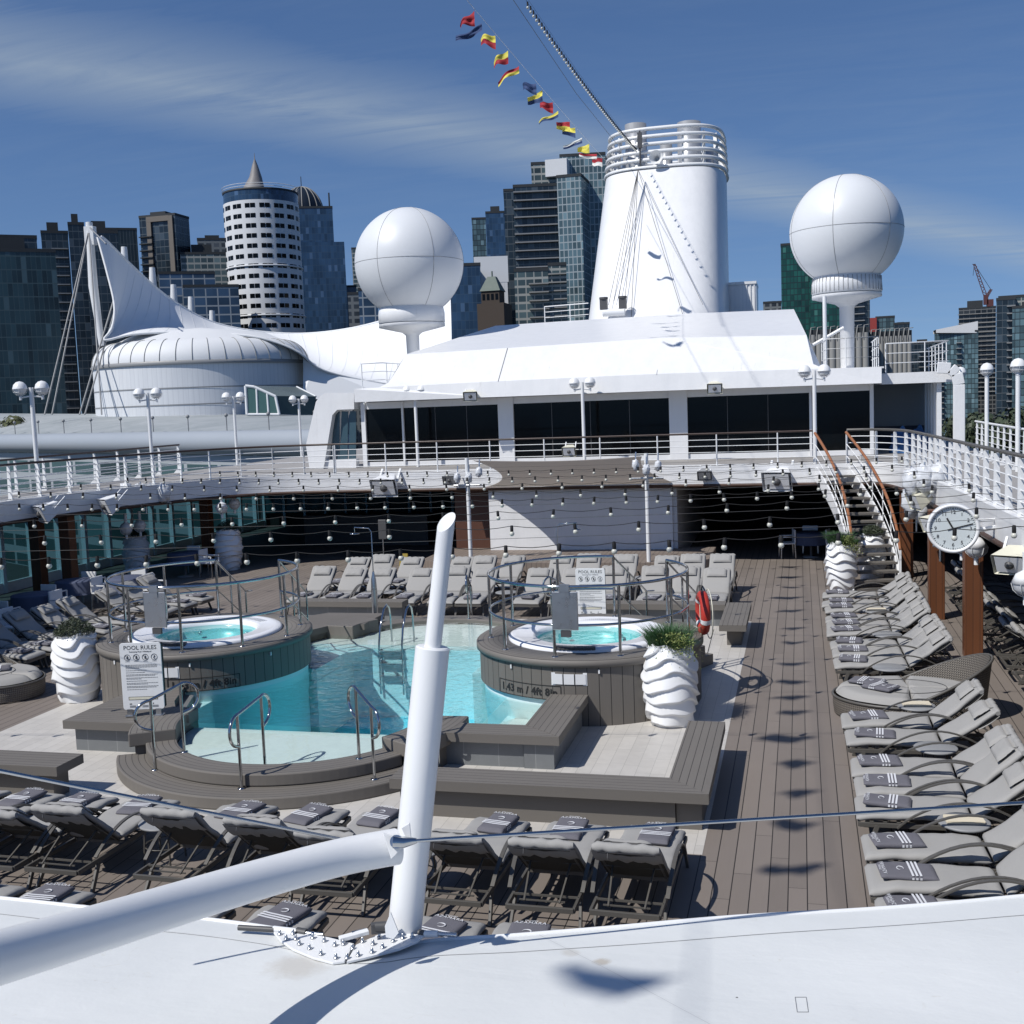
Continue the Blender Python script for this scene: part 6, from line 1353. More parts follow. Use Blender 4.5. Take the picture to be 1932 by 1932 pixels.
tower('slim dark rear slab between the hotel tower and the funnel', 1112, 1148, 0, 300, 365, 'dark', 1, [(.1, .6, .2, .95, 3.6, 1.2, 'grey')])
t, w, dep, h = tower('pale concrete apartment block with wide balconies in front of the hotel tower', 970, 1034, 0, 512, 285, 'conc', .5, [(.42, 1.0, .2, .97, 3.2, 1.6, 'conc')])
tower('glass-balconied apartment wing right of the pale concrete block', 1034, 1068, 0, 501, 287, 'conc', .5, [(.0, 1.0, .2, .97, 3.2, 1.2, 'conc')])
# right side
tower('green glass tower behind the right radar dome', 1473, 1530, 0, 462, 420, 'green', .3); tower('dark green-black balconied tower under the right radar dome', 1528, 1594, 0, 500, 410, 'green', 1); tower('dark tower with balcony bands right of the radar dome column', 1592, 1641, 0, 545, 405, 'dark', 1, [(.0, .8, .3, .97, 3.5, 1.2, 'grey')])
tower('low dark red block left of the green tower', 1440, 1474, 0, 572, 480, 'cblk', 1)
tower('small white-glass office with a red end wall right of the radar dome', 1652, 1688, 0, 600, 470, 'lt', .5); mb = MB(); a = aty(1640, 600, 469); b = aty(1654, 600, 469); mb.box(a.x, 469, zb, b.x, 485, a.z); tag(mb.build('red_end_wall', plain('red_panel', (.30, .045, .04), .6)), 'red end wall of the small white-glass office', 'wall')
tower('dark flat-roofed pavilion block above the ribbed grey silo', 1686, 1716, 0, 612, 460, 'dark', 1)
def silo(x0, x1, yt, Y, label):
    a, b = aty(x0, yt, Y), aty(x1, yt, Y); t = thing('silo_block', label, 'silo', ((a.x + b.x) / 2, Y, zb), 0, 'grey ribbed silo blocks'); w = (b.x - a.x) / 2; h = a.z - zb; n = 9
    for k in range(n): mb = MB(); r = w / n; mb.lathe([(r * 1.02, 0), (r * 1.02, h - .6), (r * .9, h)], (-w + r * (2 * k + 1), r, 0), 14, a0=PI, a1=2 * PI); mb.build('cylinder', M['conc'], t)
    mb = MB(); mb.box(-w, .5, 0, w, 14, h + .9); mb.build('rear_block', M['tdark'], t)
    for k in range(9): mb = MB(); x = -w + 2 * w * k / 9; mb.tube([(x, -.2, h - .8), (x + .3, .3, h + 1.2), (x + 1.0, 1, h + 1.3)], .08, 5); mb.build('vent_pipe', M['conc'], t)
silo(1527, 1640, 632, 200, 'grey ribbed concrete silo block left of the radar dome column base'); silo(1641, 1721, 636, 205, 'grey ribbed concrete silo block right of the radar dome column')
tower('low dark terraced apartments left of the far glass towers', 1719, 1766, 0, 648, 560, 'dark', 2, [(.3, 1, .1, .95, 3.6, 1.5, 'grey')])
tower('pale glass tower with sloping crown among the far right towers', 1763, 1846, 0, 628, 520, 'lt', .5, [(.0, .22, .1, .95, 3.6, 1.5, 'grey'), (.5, .62, .3, .9, 3.6, 1.5, 'grey')])
a, b = aty(1766, 628, 519), aty(1845, 628, 519); mb = MB(); mb.add([(a.x, 519, a.z), (b.x, 519, b.z), (b.x, 519, aty(1842, 606, 519).z), (a.x, 519, aty(1766, 622, 519).z), (a.x, 530, a.z), (b.x, 530, b.z), (b.x, 530, aty(1842, 606, 519).z), (a.x, 530, aty(1766, 622, 519).z)], [(0, 1, 2, 3), (3, 2, 6, 7), (1, 5, 6, 2), (5, 4, 7, 6)]); tag(mb.build('sloping_crown', M['twhite']), 'white sloping glass crown on the pale far right tower', 'roof')
t, w, dep, h = tower('unfinished concrete tower with scaffolding under the red crane', 1809, 1879, 0, 582, 600, 'const', 4, [(-.03, 1.03, .3, .99, 3.4, 1.0, 'conc')])
tower('tall dark glass apartment tower at the right picture edge', 1880, 1916, 0, 566, 380, 'dark', .5, [(.55, 1.0, .0, .97, 3.4, 1.4, 'grey')]); tower('bright glass apartment tower cut by the right picture edge', 1910, 1990, 0, 580, 376, 'lt', 2); tower('pale concrete crown on the rightmost tower', 1884, 1990, 0, 560, 384, 'conc', .5)
# crane
def crane():
    Y = 600; b = aty(1860, 575, Y); t = thing('tower_crane', 'red luffing crane on top of the unfinished tower', 'crane', b); P = lambda x, y: aty(x, y, Y) - b
    mb = MB(); mb.beam(P(1860, 575), P(1860, 556), 2.0); mb.build('mast', plain('crane_red', (.10, .035, .035), .6), t); m_ = bpy.data.materials['crane_red']
    for nm, q in (('jib', [(1860, 560), (1838, 498)]), ('counter_jib', [(1860, 562), (1870, 546)])):
        mb = MB(); A_, B_ = P(*q[0]), P(*q[1]); 
        for s in (-.8, .8): mb.tube([A_ + Vector((s, 0, 0)), B_ + Vector((s * .5, 0, 0))], .2, 5)
        for k in range(12):
            p0 = A_.lerp(B_, k / 12); p1 = A_.lerp(B_, (k + 1) / 12); s = .8 if k % 2 else -.8; mb.tube([p0 + Vector((s, 0, 0)), p1 + Vector((-s, 0, 0))], .16, 4)
        mb.build(nm, m_, t)
    mb = MB(); mb.box(P(1862, 566).x, -1, -1, P(1874, 566).x, 1.5, 2.5); mb.build('machine_deck', m_, t)
    mb = MB(); mb.tube([P(1838, 498), P(1870, 547)], .12, 4); mb.tube([P(1838, 498), P(1836, 520)], .10, 4); mb.build('cable', M['tdark'], t)
crane()
# far shore trees, bridge
def tree(x, y, h, r, label, seed, m='leaf_dk', zb_=GZ + 1.4, n=900, grp='trees on the far shore'):
    rnd = random.Random(seed); t = thing('tree', label, 'tree', (x, y, zb_), 0, grp); mb = MB(); mb.tube([(0, 0, 0), (r * .05, 0, h * .35), (0, 0, h * .7)], [r * .10, r * .08, r * .03], 7)
    for k in range(5): a = rnd.uniform(0, 6.28); mb.tube([(0, 0, h * .4), (math.cos(a) * r * .6, math.sin(a) * r * .6, h * .7)], [r * .05, r * .015], 5)
    mb.build('trunk', plain('bark', (.05, .04, .03), .9) if 'bark' not in bpy.data.materials else bpy.data.materials['bark'], t)
    cl = [(Vector((rnd.uniform(-.6, .6) * r, rnd.uniform(-.6, .6) * r, h * rnd.uniform(.45, .85))), r * rnd.uniform(.3, .55)) for k in range(9)]; mb = MB()
    for k in range(n):
        c, q = rnd.choice(cl); d = Vector((rnd.gauss(0, 1), rnd.gauss(0, 1), rnd.gauss(0, 1))).normalized(); p = c + d * q * rnd.uniform(.5, 1.05); e = d.orthogonal().normalized(); f = d.cross(e); s = r * rnd.uniform(.04, .09)
        mb.add([p - e * s, p + f * s, p + e * s, p - f * s], [(0, 1, 2, 3)])
    mb.build('crown', M[m], t)
M['leaf_brown'] = plain('brown_green_leaves', (.075, .085, .035), .8, 0, .5, 1)
for i, (px, Y, h, r) in enumerate([(1825, 330, 12, 8), (1845, 320, 15, 9), (1868, 300, 13, 8), (1890, 290, 15, 9), (1915, 280, 12, 8), (1935, 270, 14, 9), (1855, 270, 9, 7), (1880, 255, 8, 6), (1905, 250, 8, 6)]):
    p = aty(px, 760, Y); tree(p.x, Y, h, r, 'dark green tree on the far right shore, %s of nine' % ORD[i], i)
for i, (px, Y) in enumerate([(8, 160), (30, 158), (-12, 162)]):
    p = aty(px, 770, Y); tree(p.x, Y, 27, 4.5, 'brownish tree at the left edge before the teal tower, %s of three' % ORD[i], 40 + i, 'leaf_brown', GZ, 1500, 'trees at the left edge')
mb = MB(); q0, q1 = aty(1780, 795, 190), aty(1990, 770, 190); mb.prism([(q0.x, 185), (q1.x + 40, 175), (q1.x + 60, 260), (q0.x - 10, 300)], GZ, GZ + 1.0); struct('quay_ground', mb, plain('quay', (.09, .09, .085), .9, 0, .3, .2, coord='world'))
t = thing('pier_bridge', 'dark low pier bridge on the far right shore', 'bridge', (aty(1870, 780, 215).x, 215, GZ)); mb = MB(); mb.box(-16, 0, 9.0, 30, 4, 10.2); mb.build('deck', M['tdark'], t)
for k in range(8): mb = MB(); mb.box(-14 + 6 * k, .5, 0, -13 + 6 * k, 3.5, 9); mb.build('pier', M['conc'], t)
rnd = random.Random(3)
for k in range(7):
    px = 1822 + 15 * k; Y = 235; p = aty(px, 792, Y); t = thing('parked_van', 'small pale van parked on the quay far right, %s from the left' % ORD[k], 'van', (p.x, Y, GZ + 1.0), .3 * k, 'vans on the quay'); mb = MB(); mb.box(-2.2, -1, .4, 2.2, 1, 1.4); mb.box(-2.2, -.95, 1.4, 1.0, .95, 2.2); mb.build('body', M['twhite'] if k % 3 else M['cream'], t, .15)
    for x in (-1.4, 1.4): mb = MB(); mb.lathe([(.01, -.12), (.4, -.12), (.4, .12), (.01, .12)], n=12); o = mb.build('wheel', M['black'], t, 0, loc=(x, -1, .4), rot=(PI / 2, 0, 0))
# ================================================================== CRUISE TERMINAL AND SAIL ROOF
def terminal():
    pl, pr = atz(-140, 822, 3.0), atz(640, 809, 3.0); d = (pr - pl); L = d.length; d.normalize(); nn = Vector((-d.y, d.x, 0)); r = 1.35
    t = thing('terminal_building', 'long cruise terminal with pale curved roof left of the ship', 'building', pl)
    mb = MB(); mb.tube([(0, 0, -r), tuple(d * L + Vector((0, 0, -r)))], r, 28); mb.build('roof_tube', plain('pale_metal_roof', (.31, .34, .375), .45, 0, .06, .15), t)
    mb = MB()
    def rf(u, v):
        bl, br = atd(-160, 779, 215), atd(650, 783, 165); a = Vector((0, 0, -.15)) + d * L * u + nn * .3; b = (bl.lerp(br, u)) - pl; q = a.lerp(b, v); q.z += math.sin(PI * v) * .35 - .02; return q
    mb.grid(rf, 40, 10, True)
    rt = NT('terminal_roof'); X = rt.xyz(rt.pos('object')); uu = rt.math('ADD', rt.math('MULTIPLY', X[0], d.x), rt.math('MULTIPLY', X[1], d.y)); g = rt.line(uu, 3.2, .12); nz = rt.noise(rt.pos('object'), .12, 6, .7, 1.0); c = rt.mix(rt.math('MULTIPLY_ADD', nz, 1.6, -.3, clamp=True), (.20, .23, .235), (.42, .44, .45)); rt.fin(rt.mix(rt.math('MULTIPLY', g, .35), c, (.10, .11, .12)), .6)
    mb.build('roof', rt.m, t)
    mb = MB(); q = Vector((0, 0, -2.6)); mb.add([q, q + d * L, d * L + Vector((0, 0, -22)), Vector((0, 0, -22))], [(0, 3, 2, 1)]); o = mb.build('wall', facade('terminal_wall', (.045, .085, .09), (.36, .39, .41), 4.0, 4.2, .4, 1.6, .5), t)
    for k in range(14): mb = MB(); x = d * L * (k + .5) / 14; mb.tube([x + Vector((0, 0, -.0)) + nn * .2, x + Vector((0, 0, 1.6)) + nn * .2], .06, 5); mb.sphere(x + Vector((0, 0, 1.7)) + nn * .2, .22, 8, 5); mb.build('roof_vent', M['grey'], t)
terminal()
def res(pts, n):
    P = [Vector(p) for p in pts]; L = [0]
    for i in range(1, len(P)): L.append(L[-1] + (P[i] - P[i - 1]).length)
    out = []
    for k in range(n + 1):
        s = L[-1] * k / n
        for i in range(1, len(L)):
            if s <= L[i] + 1e-9: out.append(P[i - 1].lerp(P[i], (s - L[i - 1]) / (L[i] - L[i - 1]))); break
    return out
def catm(pts, m=8):
    P = [Vector(p) for p in pts]; P = [P[0]] + P + [P[-1]]; out = []
    for i in range(1, len(P) - 2):
        for k in range(m):
            t = k / m; a, b, c, d = P[i - 1], P[i], P[i + 1], P[i + 2]; out.append(.5 * ((2 * b) + (c - a) * t + (2 * a - 5 * b + 4 * c - d) * t * t + (3 * b - a - 3 * c + d) * t ** 3))
    out.append(P[-2]); return out
def sailroof():
    t = thing('sail_roof', 'great white tensile sail roof rising to a mast above the drum building', 'tent roof', atd(383, 780, 200)); o0 = t.location.copy()
    msail = plain('sail_membrane', (.76, .775, .79), .6, 0, .04, .08)
    pr = [((190, 446, 186), (184, 448, 184)), ((200, 453, 187), (202, 514, 182)), ((212, 465, 189), (216, 576, 180)), ((226, 479, 192), (211, 620, 178)), ((250, 502, 196), (197, 642, 177)), ((290, 539, 202), (250, 631, 178)), ((332, 571, 208), (330, 627, 180)), ((389, 603, 215), (410, 629, 181)), ((450, 620, 219), (490, 637, 181)),
          ((530, 629, 222), (560, 662, 182)), ((600, 628, 221), (600, 694, 184)), ((680, 616, 215), (660, 712, 186)), ((760, 593, 205), (745, 727, 188)), ((850, 560, 196), (850, 745, 190))]
    Ur = catm([atd(*p[0]) for p in pr], 5); Lr = catm([atd(*p[1]) for p in pr], 5); N_ = len(Ur) - 1
    # keep correspondence pleasant: warp
    def fn(u, v):
        i = u * N_; k = min(N_ - 1, int(i)); f = i - k; a = Ur[k].lerp(Ur[k + 1], f); b = Lr[k].lerp(Lr[k + 1], f); q = a.lerp(b, v); s = math.sin(PI * v); L = (a - b).length
        q.z -= s * L * .05; q.y += s * L * .03; return q - o0
    mb = MB(); mb.grid(fn, 96, 20, True); mb.build('membrane', msail, t)
    for k in range(3, 34):
        mb = MB(); mb.tube([fn(k / 34, v / 14) + Vector((0, -.10, .06)) for v in range(15)], .02, 4); mb.build('seam', M['white2'], t)
    mb = MB(); mb.tube([fn(u / 60, 0) for u in range(61)], .22, 6); mb.tube([fn(u / 60, 1) for u in range(61)], .2, 6); mb.build('edge_cable', M['twhite'], t)
    # lower side panel and drop behind ridge
    mb = MB(); mb.add([atd(572, 676, 186) - o0, atd(590, 690, 185) - o0, atd(745, 727, 188) - o0, atd(760, 760, 186) - o0, atd(572, 752, 184) - o0], [(0, 1, 2, 3, 4)]); mb.build('side_panel', msail, t)
    mb = MB(); mb.tube([atd(168, 420, 186) - o0, atd(176, 540, 186) - o0, atd(192, 652, 186) - o0], [.55, .75, .45], 14); mb.box(*(atd(164, 428, 186) - o0 + Vector((-.3, -.5, 0))), *(atd(164, 428, 186) - o0 + Vector((1.4, .5, -3)))); mb.build('mast', M['twhite'], t)
    for (a, b) in (((166, 440), (84, 782)), ((166, 442), (98, 782)), ((170, 430), (200, 460)), ((216, 560), (150, 782)), ((218, 580), (160, 782)), ((168, 440), (192, 782))):
        mb = MB(); mb.tube([atd(*a, 184) - o0, atd(*b, 172) - o0], .13, 5); mb.build('stay_cable', M['grey'], t)
    return t
sailroof()
for i, (px, py) in enumerate([(234, 466), (287, 505), (327, 537), (360, 560), (400, 586)]):
    b = atd(px, py + 22, 212 + 6 * i); tt = atd(px, py, 212 + 6 * i); t = thing('roof_pylon', 'small white pylon behind the sail ridge, %s from the left' % ORD[i], 'pylon', b, 0, 'white pylons behind the sail ridge'); mb = MB(); h = tt - b; mb.tube([(0, 0, -4), h], [.9, .55], 10); mb.build('pylon_shaft', M['twhite'], t)
def drum():
    c = atd(383, 700, 191); cz = 0; R = (atd(578, 700, 191) - atd(187, 700, 191)).length / 2; t = thing('drum_building', 'round white ribbed drum building beneath the sail roof', 'building', (c.x, c.y, GZ)); zf = lambda py: atd(383, py, 191 - R).z - GZ
    z1 = zf(684); z0 = 0
    mw = NT('drum_wall'); X = mw.xyz(mw.pos('object')); a = mw.math('ARCTAN2', X[1], X[0]); g = mw.line(mw.math('ADD', a, 7.0), .045, .004); nz = mw.noise(mw.vec(mw.math('MULTIPLY', a, 30.0), mw.math('MULTIPLY', X[2], .10)), 1.2, 4); cc_ = mw.mix(nz, (.58, .60, .63), (.72, .735, .75)); mw.fin(mw.mix(mw.math('MULTIPLY', g, .25), cc_, (.3, .32, .34)), .5)
    mb = MB(); mb.lathe([(R, 0), (R, z1)], n=96); mb.build('wall', mw.m, t)
    for py in (731, 763): mb = MB(); mb.lathe([(R + .06, zf(py)), (R + .06, zf(py) + .18)], n=96); mb.build('band', M['grey'], t)
    mb = MB(); mb.lathe([(R + .25, z1 - .1), (R + .35, z1 + .2), (R + .1, z1 + .5)], n=96); mb.build('gutter', M['grey'], t)
    def prof(q): return (R - 3.6 + 3.7 * math.cos(q * PI / 2)) , z1 + .3 + 3.7 * math.sin(q * PI / 2)
    mb = MB(); mb.lathe([prof(k / 12) for k in range(13)] + [(R * .62, z1 + 5.4), (.1, z1 + 6.6)], n=96); mb.build('roof', M['twhite'], t)
    for k in range(44): a_ = 2 * PI * k / 44; mb = MB(); mb.tube([((prof(j / 10)[0] + .05) * math.cos(a_), (prof(j / 10)[0] + .05) * math.sin(a_), prof(j / 10)[1] + .03) for j in range(11)], .05, 4); mb.build('roof_rib', M['conc'], t)
drum()
t = thing('glass_lean_to', 'green-glazed sloping lean-to at the foot of the drum building', 'lean-to', atd(520, 782, 162)); o0 = t.location.copy()
q = [atd(*p, 162) - o0 for p in [(463, 728), (480, 730), (520, 748), (527, 782), (466, 782)]]; mb = MB(); mb.add(q, [(4, 3, 2, 1, 0)]); mb.build('front_glazing', plain('green_glass_pane', (.06, .12, .11), .1), t)
q2 = [atd(463, 727, 162) - o0, atd(520, 747, 162) - o0, atd(596, 748, 166) - o0, atd(560, 730, 174) - o0]; mb = MB(); mb.add(q2, [(0, 1, 2, 3)]); mb.build('sloping_roof', plain('lean_roof', (.13, .16, .16), .3), t); mb = MB(); mb.add([q2[1], q[3], atd(596, 782, 166) - o0, q2[2]], [(0, 1, 2, 3)]); mb.build('side_glazing', plain('dark_green_pane', (.03, .05, .05), .15), t)
mb = MB(); [mb.tube([q[i], q[(i + 1) % 5]], .22, 5) for i in range(5)]; mb.tube([atd(484, 733, 162) - o0, atd(486, 782, 162) - o0], .16, 5); mb.tube([atd(504, 741, 162) - o0, atd(507, 782, 162) - o0], .16, 5); mb.tube([q2[2], q2[3]], .15, 5); mb.build('white_frame', M['twhite'], t)
# ================================================================== FOREGROUND CANOPY, MAST, ARCH
cz = 2.4
edge_px = [(-260, 1672), (-120, 1682), (0, 1696), (140, 1713), (350, 1730), (480, 1747), (560, 1762), (640, 1785), (720, 1788), (800, 1775), (865, 1769), (1000, 1762), (1200, 1748), (1500, 1725), (1750, 1706), (1932, 1689), (2150, 1668)]
ep = [atz(x, y, cz) for x, y in edge_px]; E_ = catm(ep, 6)
t = thing('canvas_canopy', 'large taut white canvas canopy filling the foreground', 'canopy', (0, 3, cz)); o0 = Vector((0, 3, cz))
Er = res(E_, 120)
def cf_(u, v):
    i = u * 120; k = min(119, int(i)); a = Er[k].lerp(Er[k + 1], i - k); b = Vector((a.x * .5 - .2, 1.2, cz + .0)); q = a.lerp(b, v); q.z = cz + .10 * math.sin(PI * min(1, v * 1.2)) * (1 - abs(u - .45)) + .018 * noise.noise(Vector((q.x * .9, q.y * 1.4, 0))) + .35 * v ** 2; return q - o0
mb = MB(); mb.grid(cf_, 150, 40, True); mb.grid(lambda u, v: cf_(u, v) - Vector((0, 0, .012)), 150, 40, True, flip=True); o = mb.build('membrane', M['canvas'], t)
mb = MB(); mb.tube([cf_(k / 150, 0) + Vector((0, 0, -.002)) for k in range(151)], .014, 8); mb.build('edge_hem', M['white'], t)
mb = MB(); mb.tube([cf_(k / 150, .055) + Vector((0, 0, .002)) for k in range(151)], .0014, 4); mb.build('stitch_line', M['grey'], t)
from mathutils.bvhtree import BVHTree
tmpm = MB(); tmpm.grid(cf_, 150, 40, True); bvh = BVHTree.FromPolygons([Vector(v) + o0 for v in tmpm.v], tmpm.f)
def canv(px, py, dz=0):   # point of the canopy surface seen at this place
    h = bvh.ray_cast(EYE, ray(px, py).normalized())[0]
    return (h if h is not None else atz(px, py, cz + .06)) + Vector((0, 0, dz))
mb = MB()
for (a, b) in (((880, 1790), (1245, 1768)), ((700, 1935), (880, 1790))): 
    A_, B_ = canv(*a) - o0, canv(*b) - o0
CZ2 = canv(640, 1800).z - cz; CZ2 = max(.0, min(.15, CZ2))
# patch label and small stain on the cloth
q = [canv(x, y, .002) - o0 for x, y in [(1500, 1882), (1521, 1882), (1525, 1910), (1504, 1910)]]; mb = MB(); [mb.tube([q[i], q[(i + 1) % 4]], .0012, 4) for i in range(4)]; mb.build('sewn_patch', M['grey'], t)
# mast (thick sleeve and thin inner tube cut on a slant)
base = aty(762, 1768, 5.02); t = thing('steel_mast', 'tall white tubular mast with a thinner slant-cut upper tube', 'mast', base); B0 = base.copy()
p1 = aty(816, 1222, 5.14) - B0; p2 = aty(842, 985, 5.18) - B0; ax = p1.normalized()
mb = MB(); mb.tube([Vector((0, 0, 0)) - ax * .3, Vector((0, 0, 0)), p1 * .5, p1], .0835, 40); mb.build('sleeve', M['white'], t, .004)
mb = MB(); n = 40; tip = p2; a1 = ax.cross(Vector((0, 1, 0))).normalized(); b1 = ax.cross(a1).normalized(); vs = []
for k, base_ in ((0, p1 - ax * .05), (1, tip)):
    for j in range(n):
        an = 2 * PI * j / n; r = .0415; q = base_ + (a1 * math.cos(an) + b1 * math.sin(an)) * r
        if k: q += ax * (.045 * (a1 * math.cos(an) + b1 * math.sin(an)).y + .018 * (a1 * math.cos(an) + b1 * math.sin(an)).x)
        vs.append(q)
mb.add(vs, [(j, (j + 1) % n, n + (j + 1) % n, n + j) for j in range(n)], True); mb.add(vs[n:], [tuple(range(n))]); mb.build('inner_tube', M['white'], t)
mb = MB(); mb.tube([p1 - ax * .002, p1 + ax * .006], [.0835, .075], 40); mb.build('sleeve_cap', M['white'], t)
# arch tube
J = aty(744, 1585, 4.99); pts = [(752, 1598, J.dot(FW) * 0 + 5.28), (690, 1612, 5.22), (600, 1640, 5.05), (480, 1680, 4.80), (340, 1726, 4.45), (180, 1776, 4.0), (0, 1806, 3.50), (-170, 1880, 3.0), (-420, 1990, 2.5)]
pts = [(748, 1597, 5.27), (640, 1618, 5.12), (500, 1656, 4.82), (340, 1704, 4.42), (170, 1756, 3.95), (0, 1806, 3.50), (-190, 1862, 3.05), (-420, 1930, 2.6)]
path = catm([atd(x, y, d) for x, y, d in pts], 8)
t2 = thing('arch_tube', 'thick curved white tube sweeping from the lower left to the mast', 'tube', path[0]); a0 = path[0].copy()
mb = MB(); mb.tube([p - a0 for p in path], .083, 44); mb.build('tube', M['white'], t2)
def px_poly(pts, dep, th, name, m, parent, o0, bev=0):
    A_ = [atd(x, y, dep) - o0 for x, y in pts]; n = len(A_); D = FW * th; mb = MB(); mb.add(A_ + [a + D for a in A_], [tuple(range(n)), tuple(range(n, 2 * n))[::-1]] + [(i, n + i, n + (i + 1) % n, (i + 1) % n) for i in range(n)]); return mb.build(name, m, parent, bev)
px_poly([(722, 1571), (766, 1588), (748, 1612), (738, 1622)], 5.14, .012, 'gusset_plate', M['white'], t2, a0, .003)
px_poly([(757, 1562), (773, 1552), (777, 1592), (765, 1580)], 5.18, .012, 'gusset_plate', M['white'], t2, a0, .003)
# fork end and rod going right
F0 = atd(748, 1588, 5.10); t = thing('stay_rod', 'polished stay rod with fork end running to the right from the mast', 'rod', F0)
mb = MB(); mb.tube([atd(748, 1588, 5.085) - F0, atd(748, 1588, 5.155) - F0], .030, 16); mb.build('pin', M['steel'], t, .003)
mb = MB(); mb.tube([atd(742, 1588, 5.10) - F0, atd(762, 1589, 5.10) - F0, atd(786, 1586, 5.10) - F0], [.030, .026, .012], 12); mb.build('fork', M['chrome'], t)
R1 = atd(2100, 1504, 5.6); mb = MB(); mb.tube([atd(784, 1586, 5.10) - F0, R1 - F0], .0085, 10); mb.build('rod', M['chrome'], t)
L1, L0 = atd(640, 1583, 5.5), atd(-120, 1430, 4.6); t = thing('stay_rod', 'polished stay rod crossing from the left edge behind the white arch tube', 'rod', L0); mb = MB(); mb.tube([(0, 0, 0), L1 - L0], .0085, 10); mb.build('rod', M['chrome'], t)
# clamp plates with bolts
K0 = atz(640, 1780, cz + .04); t = thing('clamp_bracket', 'white bolted clamp bracket fixing the canopy corner below the mast', 'bracket', K0)
def zp(pts, z): return [atz(x, y, z) - K0 for x, y in pts]
def plate(pts, z, th, name):
    A_ = zp(pts, z); n = len(A_); mb = MB(); mb.add(A_ + [a - Vector((0, 0, th)) for a in A_], [tuple(range(n))[::-1], tuple(range(n, 2 * n))] + [(i, (i + 1) % n, n + (i + 1) % n, n + i) for i in range(n)]); return mb.build(name, M['white'], t, .002)
plate([(516, 1758), (570, 1760), (620, 1768), (668, 1780), (650, 1813), (628, 1816), (590, 1806), (552, 1790), (528, 1773)], cz + CZ2 + .03, .012, 'plate')
plate([(672, 1782), (715, 1762), (745, 1758), (800, 1764), (786, 1776), (752, 1790), (722, 1798), (690, 1806), (654, 1814)], cz + CZ2 + .03, .012, 'plate')
bolts = [(528, 1763), (540, 1772), (553, 1762), (558, 1772), (565, 1782), (590, 1770), (584, 1790), (612, 1776), (606, 1801), (632, 1784), (634, 1808), (665, 1790), (655, 1808), (684, 1777), (676, 1803), (702, 1797), (704, 1782), (716, 1768), (722, 1788), (733, 1762), (742, 1776), (760, 1770), (778, 1768), (648, 1782)]
for x, y in bolts:
    c = atz(x, y, cz + CZ2 + .032) - K0; mb = MB(); mb.lathe([(.012, 0), (.012, .004), (.0075, .005), (.0075, .015), (.005, .022), (.001, .025)], tuple(c), 10); mb.build('bolt', M['steel'], t)
for a, b, r, m_, nm in (((450, 1750), (518, 1754), .014, 'dgrey', 'pin_rod'), ((516, 1753), (560, 1758), .0165, 'white', 'collar'), ((560, 1757), (578, 1760), .020, 'dgrey', 'nut'), ((576, 1760), (610, 1764), .010, 'steel', 'threaded_rod'), ((800, 1762), (826, 1762), .0165, 'white', 'collar'), ((790, 1760), (802, 1762), .018, 'dgrey', 'nut'), ((826, 1762), (862, 1764), .011, 'steel', 'threaded_rod'), ((664, 1764), (690, 1758), .017, 'steel', 'shackle_pin')):
    zz9 = cz + (CZ2 + .05 if nm == 'shackle_pin' else .045); mb = MB(); mb.tube([atz(*a, zz9) - K0, atz(*b, zz9) - K0], r, 12 if nm != 'nut' else 6); mb.build(nm, M[m_], t)
mb = MB(); mb.beam(atz(700, 1752, cz + CZ2 + .09) - K0, atz(742, 1748, cz + CZ2 + .09) - K0, .03, .05); mb.tube([atz(708, 1748, cz + CZ2 + .10) - K0, atz(730, 1747, cz + CZ2 + .10) - K0], .022, 12); mb.build('lug', M['dgrey'], t, .003)
mb = MB(); mb.beam(atz(640, 1772, cz + CZ2 + .05) - K0, atz(695, 1757, cz + CZ2 + .06) - K0, .035, .02); mb.build('strut', M['white'], t, .003)
px_poly([(726, 1748), (737, 1722), (752, 1760), (742, 1772), (728, 1768)], 5.12, .012, 'lug_plate', M['white'], t, K0)
# ================================================================== FLAGS AND OVERHEAD LINES
fl = thing('signal_flags', 'line of coloured signal flags strung from the funnel over the deck', 'flag line', (-9.2, 57, 16.6), 0); F0 = Vector((-9.2, 57, 16.6))
rnd = random.Random(11)
def fpos(y): return Vector((-9.2 + (57 - y) * .004 + max(0, 2 - y) * .09, y, 16.3 + .0003 * (y - 30) ** 2))
mb = MB(); mb.tube([fpos(y) + Vector((.06, 0, .10)) - F0 for y in range(-12, 59)], .008, 4); mb.build('halyard', M['white2'], fl)
seen = [(33.1, 'red', 'tri'), (33.9, 'blue', 'long'), (35.5, 'yr', 'q'), (37.1, 'yr', 'q'), (38.6, 'ry', 'long'), (41.3, 'blue', 'q'), (42.3, 'yb', 'q'), (44.2, 'red', 'q'), (45.2, 'yb', 'long'), (47.6, 'ry', 'q'), (48.8, 'yb', 'q'), (50.4, 'wb', 'long'), (52.2, 'yel', 'q'), (54.2, 'rw', 'long'), (55.8, 'rw', 'q')]
ys_ = [-9.5, -7.6, -5.9, -4.1, -2.4, .2, 1.6, 2.8, 3.9, 5.05, 6.2, 7.6, 8.5, 9.5, 10.9, 12.7, 14.1, 16.1, 17.8, 19.3, 20.9, 22.8, 25.0, 27.4, 30.0]
for y in ys_: seen.append((y, rnd.choice(['red', 'blue', 'yr', 'yb', 'wb']), rnd.choice(['q', 'tri', 'tri', 'q'])))
cm = {'red': ('fred', 'fred'), 'blue': ('fblue', 'fblue'), 'yr': ('fyel', 'fred'), 'ry': ('fred', 'fyel'), 'yb': ('fyel', 'fblue'), 'wb': ('fwhite', 'fblue'), 'yel': ('fyel', 'fyel'), 'rw': ('fred', 'fwhite')}
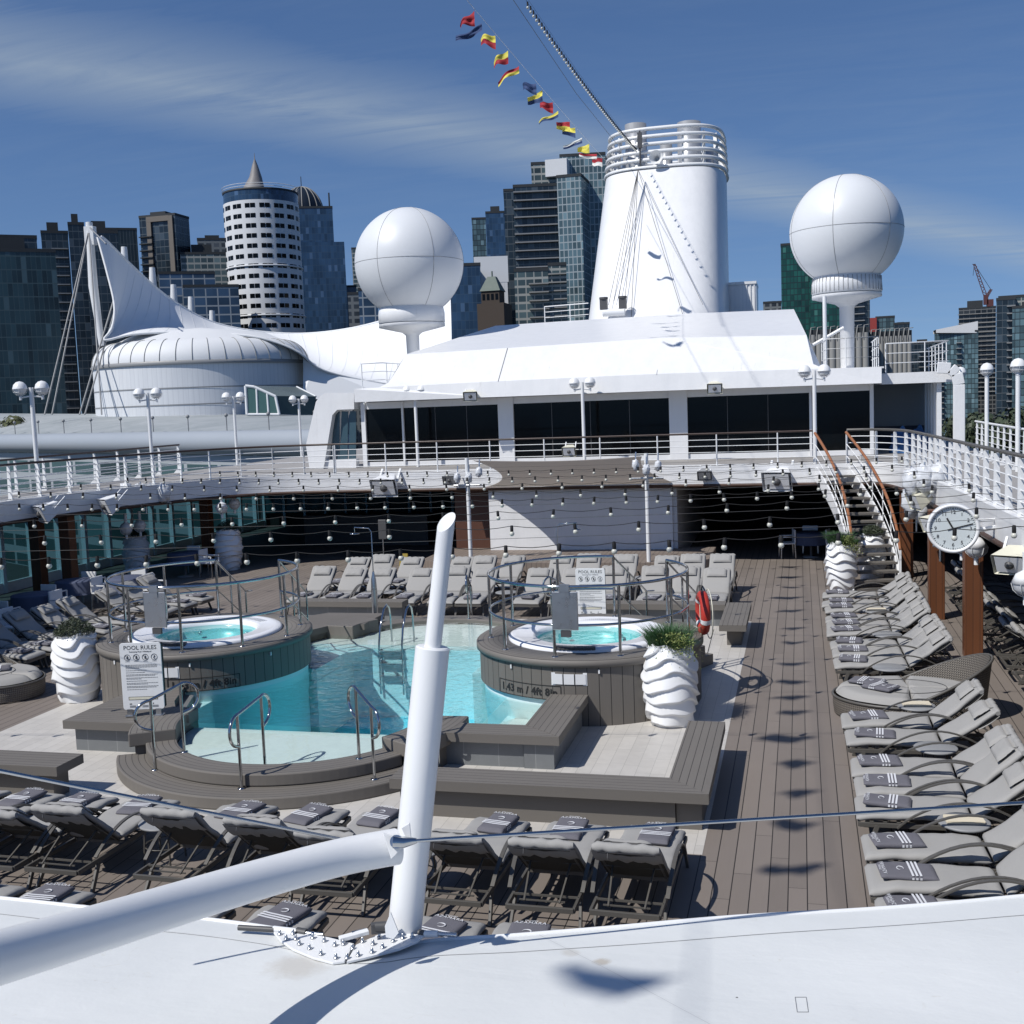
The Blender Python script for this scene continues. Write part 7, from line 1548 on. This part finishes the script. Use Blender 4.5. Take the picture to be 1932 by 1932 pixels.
for i, (y, c, sh) in enumerate(seen):
    L = {'q': .60, 'tri': .56, 'long': .92}[sh]; H = {'q': .42, 'tri': .44, 'long': .24}[sh]
    if y < 32: L *= rnd.uniform(.62, .98); H *= rnd.uniform(1.1, 1.55)
    sd = rnd.uniform(0, 99); c1, c2 = cm[c]; up = rnd.uniform(-.25, .25) if y < 32 else rnd.uniform(-.5, .12)
    for part, (v0, v1, mm) in enumerate(((0, .5, c1), (.5, 1, c2))):
        def fn(u, v, v0=v0, v1=v1):
            vv = v0 + (v1 - v0) * v; tp = (1 - .75 * u) if sh == 'tri' else (1 - .25 * u); z = -H * ((vv - .5) * tp) - .1
            x = -L * u * .92; q = Vector((x, .20 * u * L + (.07 if y < 32 else .22) * u * math.sin(u * 5 + sd) + .06 * noise.noise(Vector((u * 3, vv * 3, sd))), z * (1 - .35 * u * abs(math.sin(sd))) - L * u * (.22 + up) + .05 * math.sin(u * 6 + sd * 2) * u)); return q + fpos(y) - F0
        m = MB(); m.grid(fn, 14, 5, True); o = m.build('flag', M[mm], fl if part == 0 else o)
        o.location = (0, 0, 0)
# light string and wire from the funnel
def cable_pts(f, n): return [f(k / n) for k in range(n + 1)]
P0, P1 = Vector((-8.0, 8, 18.6)), Vector((-8.2, 61.0, 18.0)); ln = thing('overhead_light_string', 'dark string of small white bulbs rising from the funnel top', 'string lights', P1)
f_ = lambda s: P0.lerp(P1, s) + Vector((0, 0, -.9 * 4 * s * (1 - s)))
mb = MB(); mb.tube([f_(k / 40) - P1 for k in range(41)], .006, 5); mb.tube([f_(k / 40) - P1 + Vector((0, 0, .12)) for k in range(41)], .004, 4); mb.build('cable', M['black'], ln)
for k in range(62):
    s = .52 + .48 * (k + .5) / 62; c = f_(s) - P1; m = MB(); m.tube([c + Vector((0, 0, .02)), c - Vector((0, 0, .10))], .028, 6); o = m.build('socket', M['black'], ln); m = MB(); m.sphere(c - Vector((0, 0, .16)), .046, 8, 6); m.build('bulb', M['bulb'], o)
mb = MB(); a, b = atd(955, -20, 40), atd(1172, 282, 62); mb.tube([a, a.lerp(b, .5) - Vector((0, 0, .3)), b], .012, 4); tag(mb.build('stay_wire', M['dgrey']), 'thin dark stay wire rising left from the funnel top', 'wire')
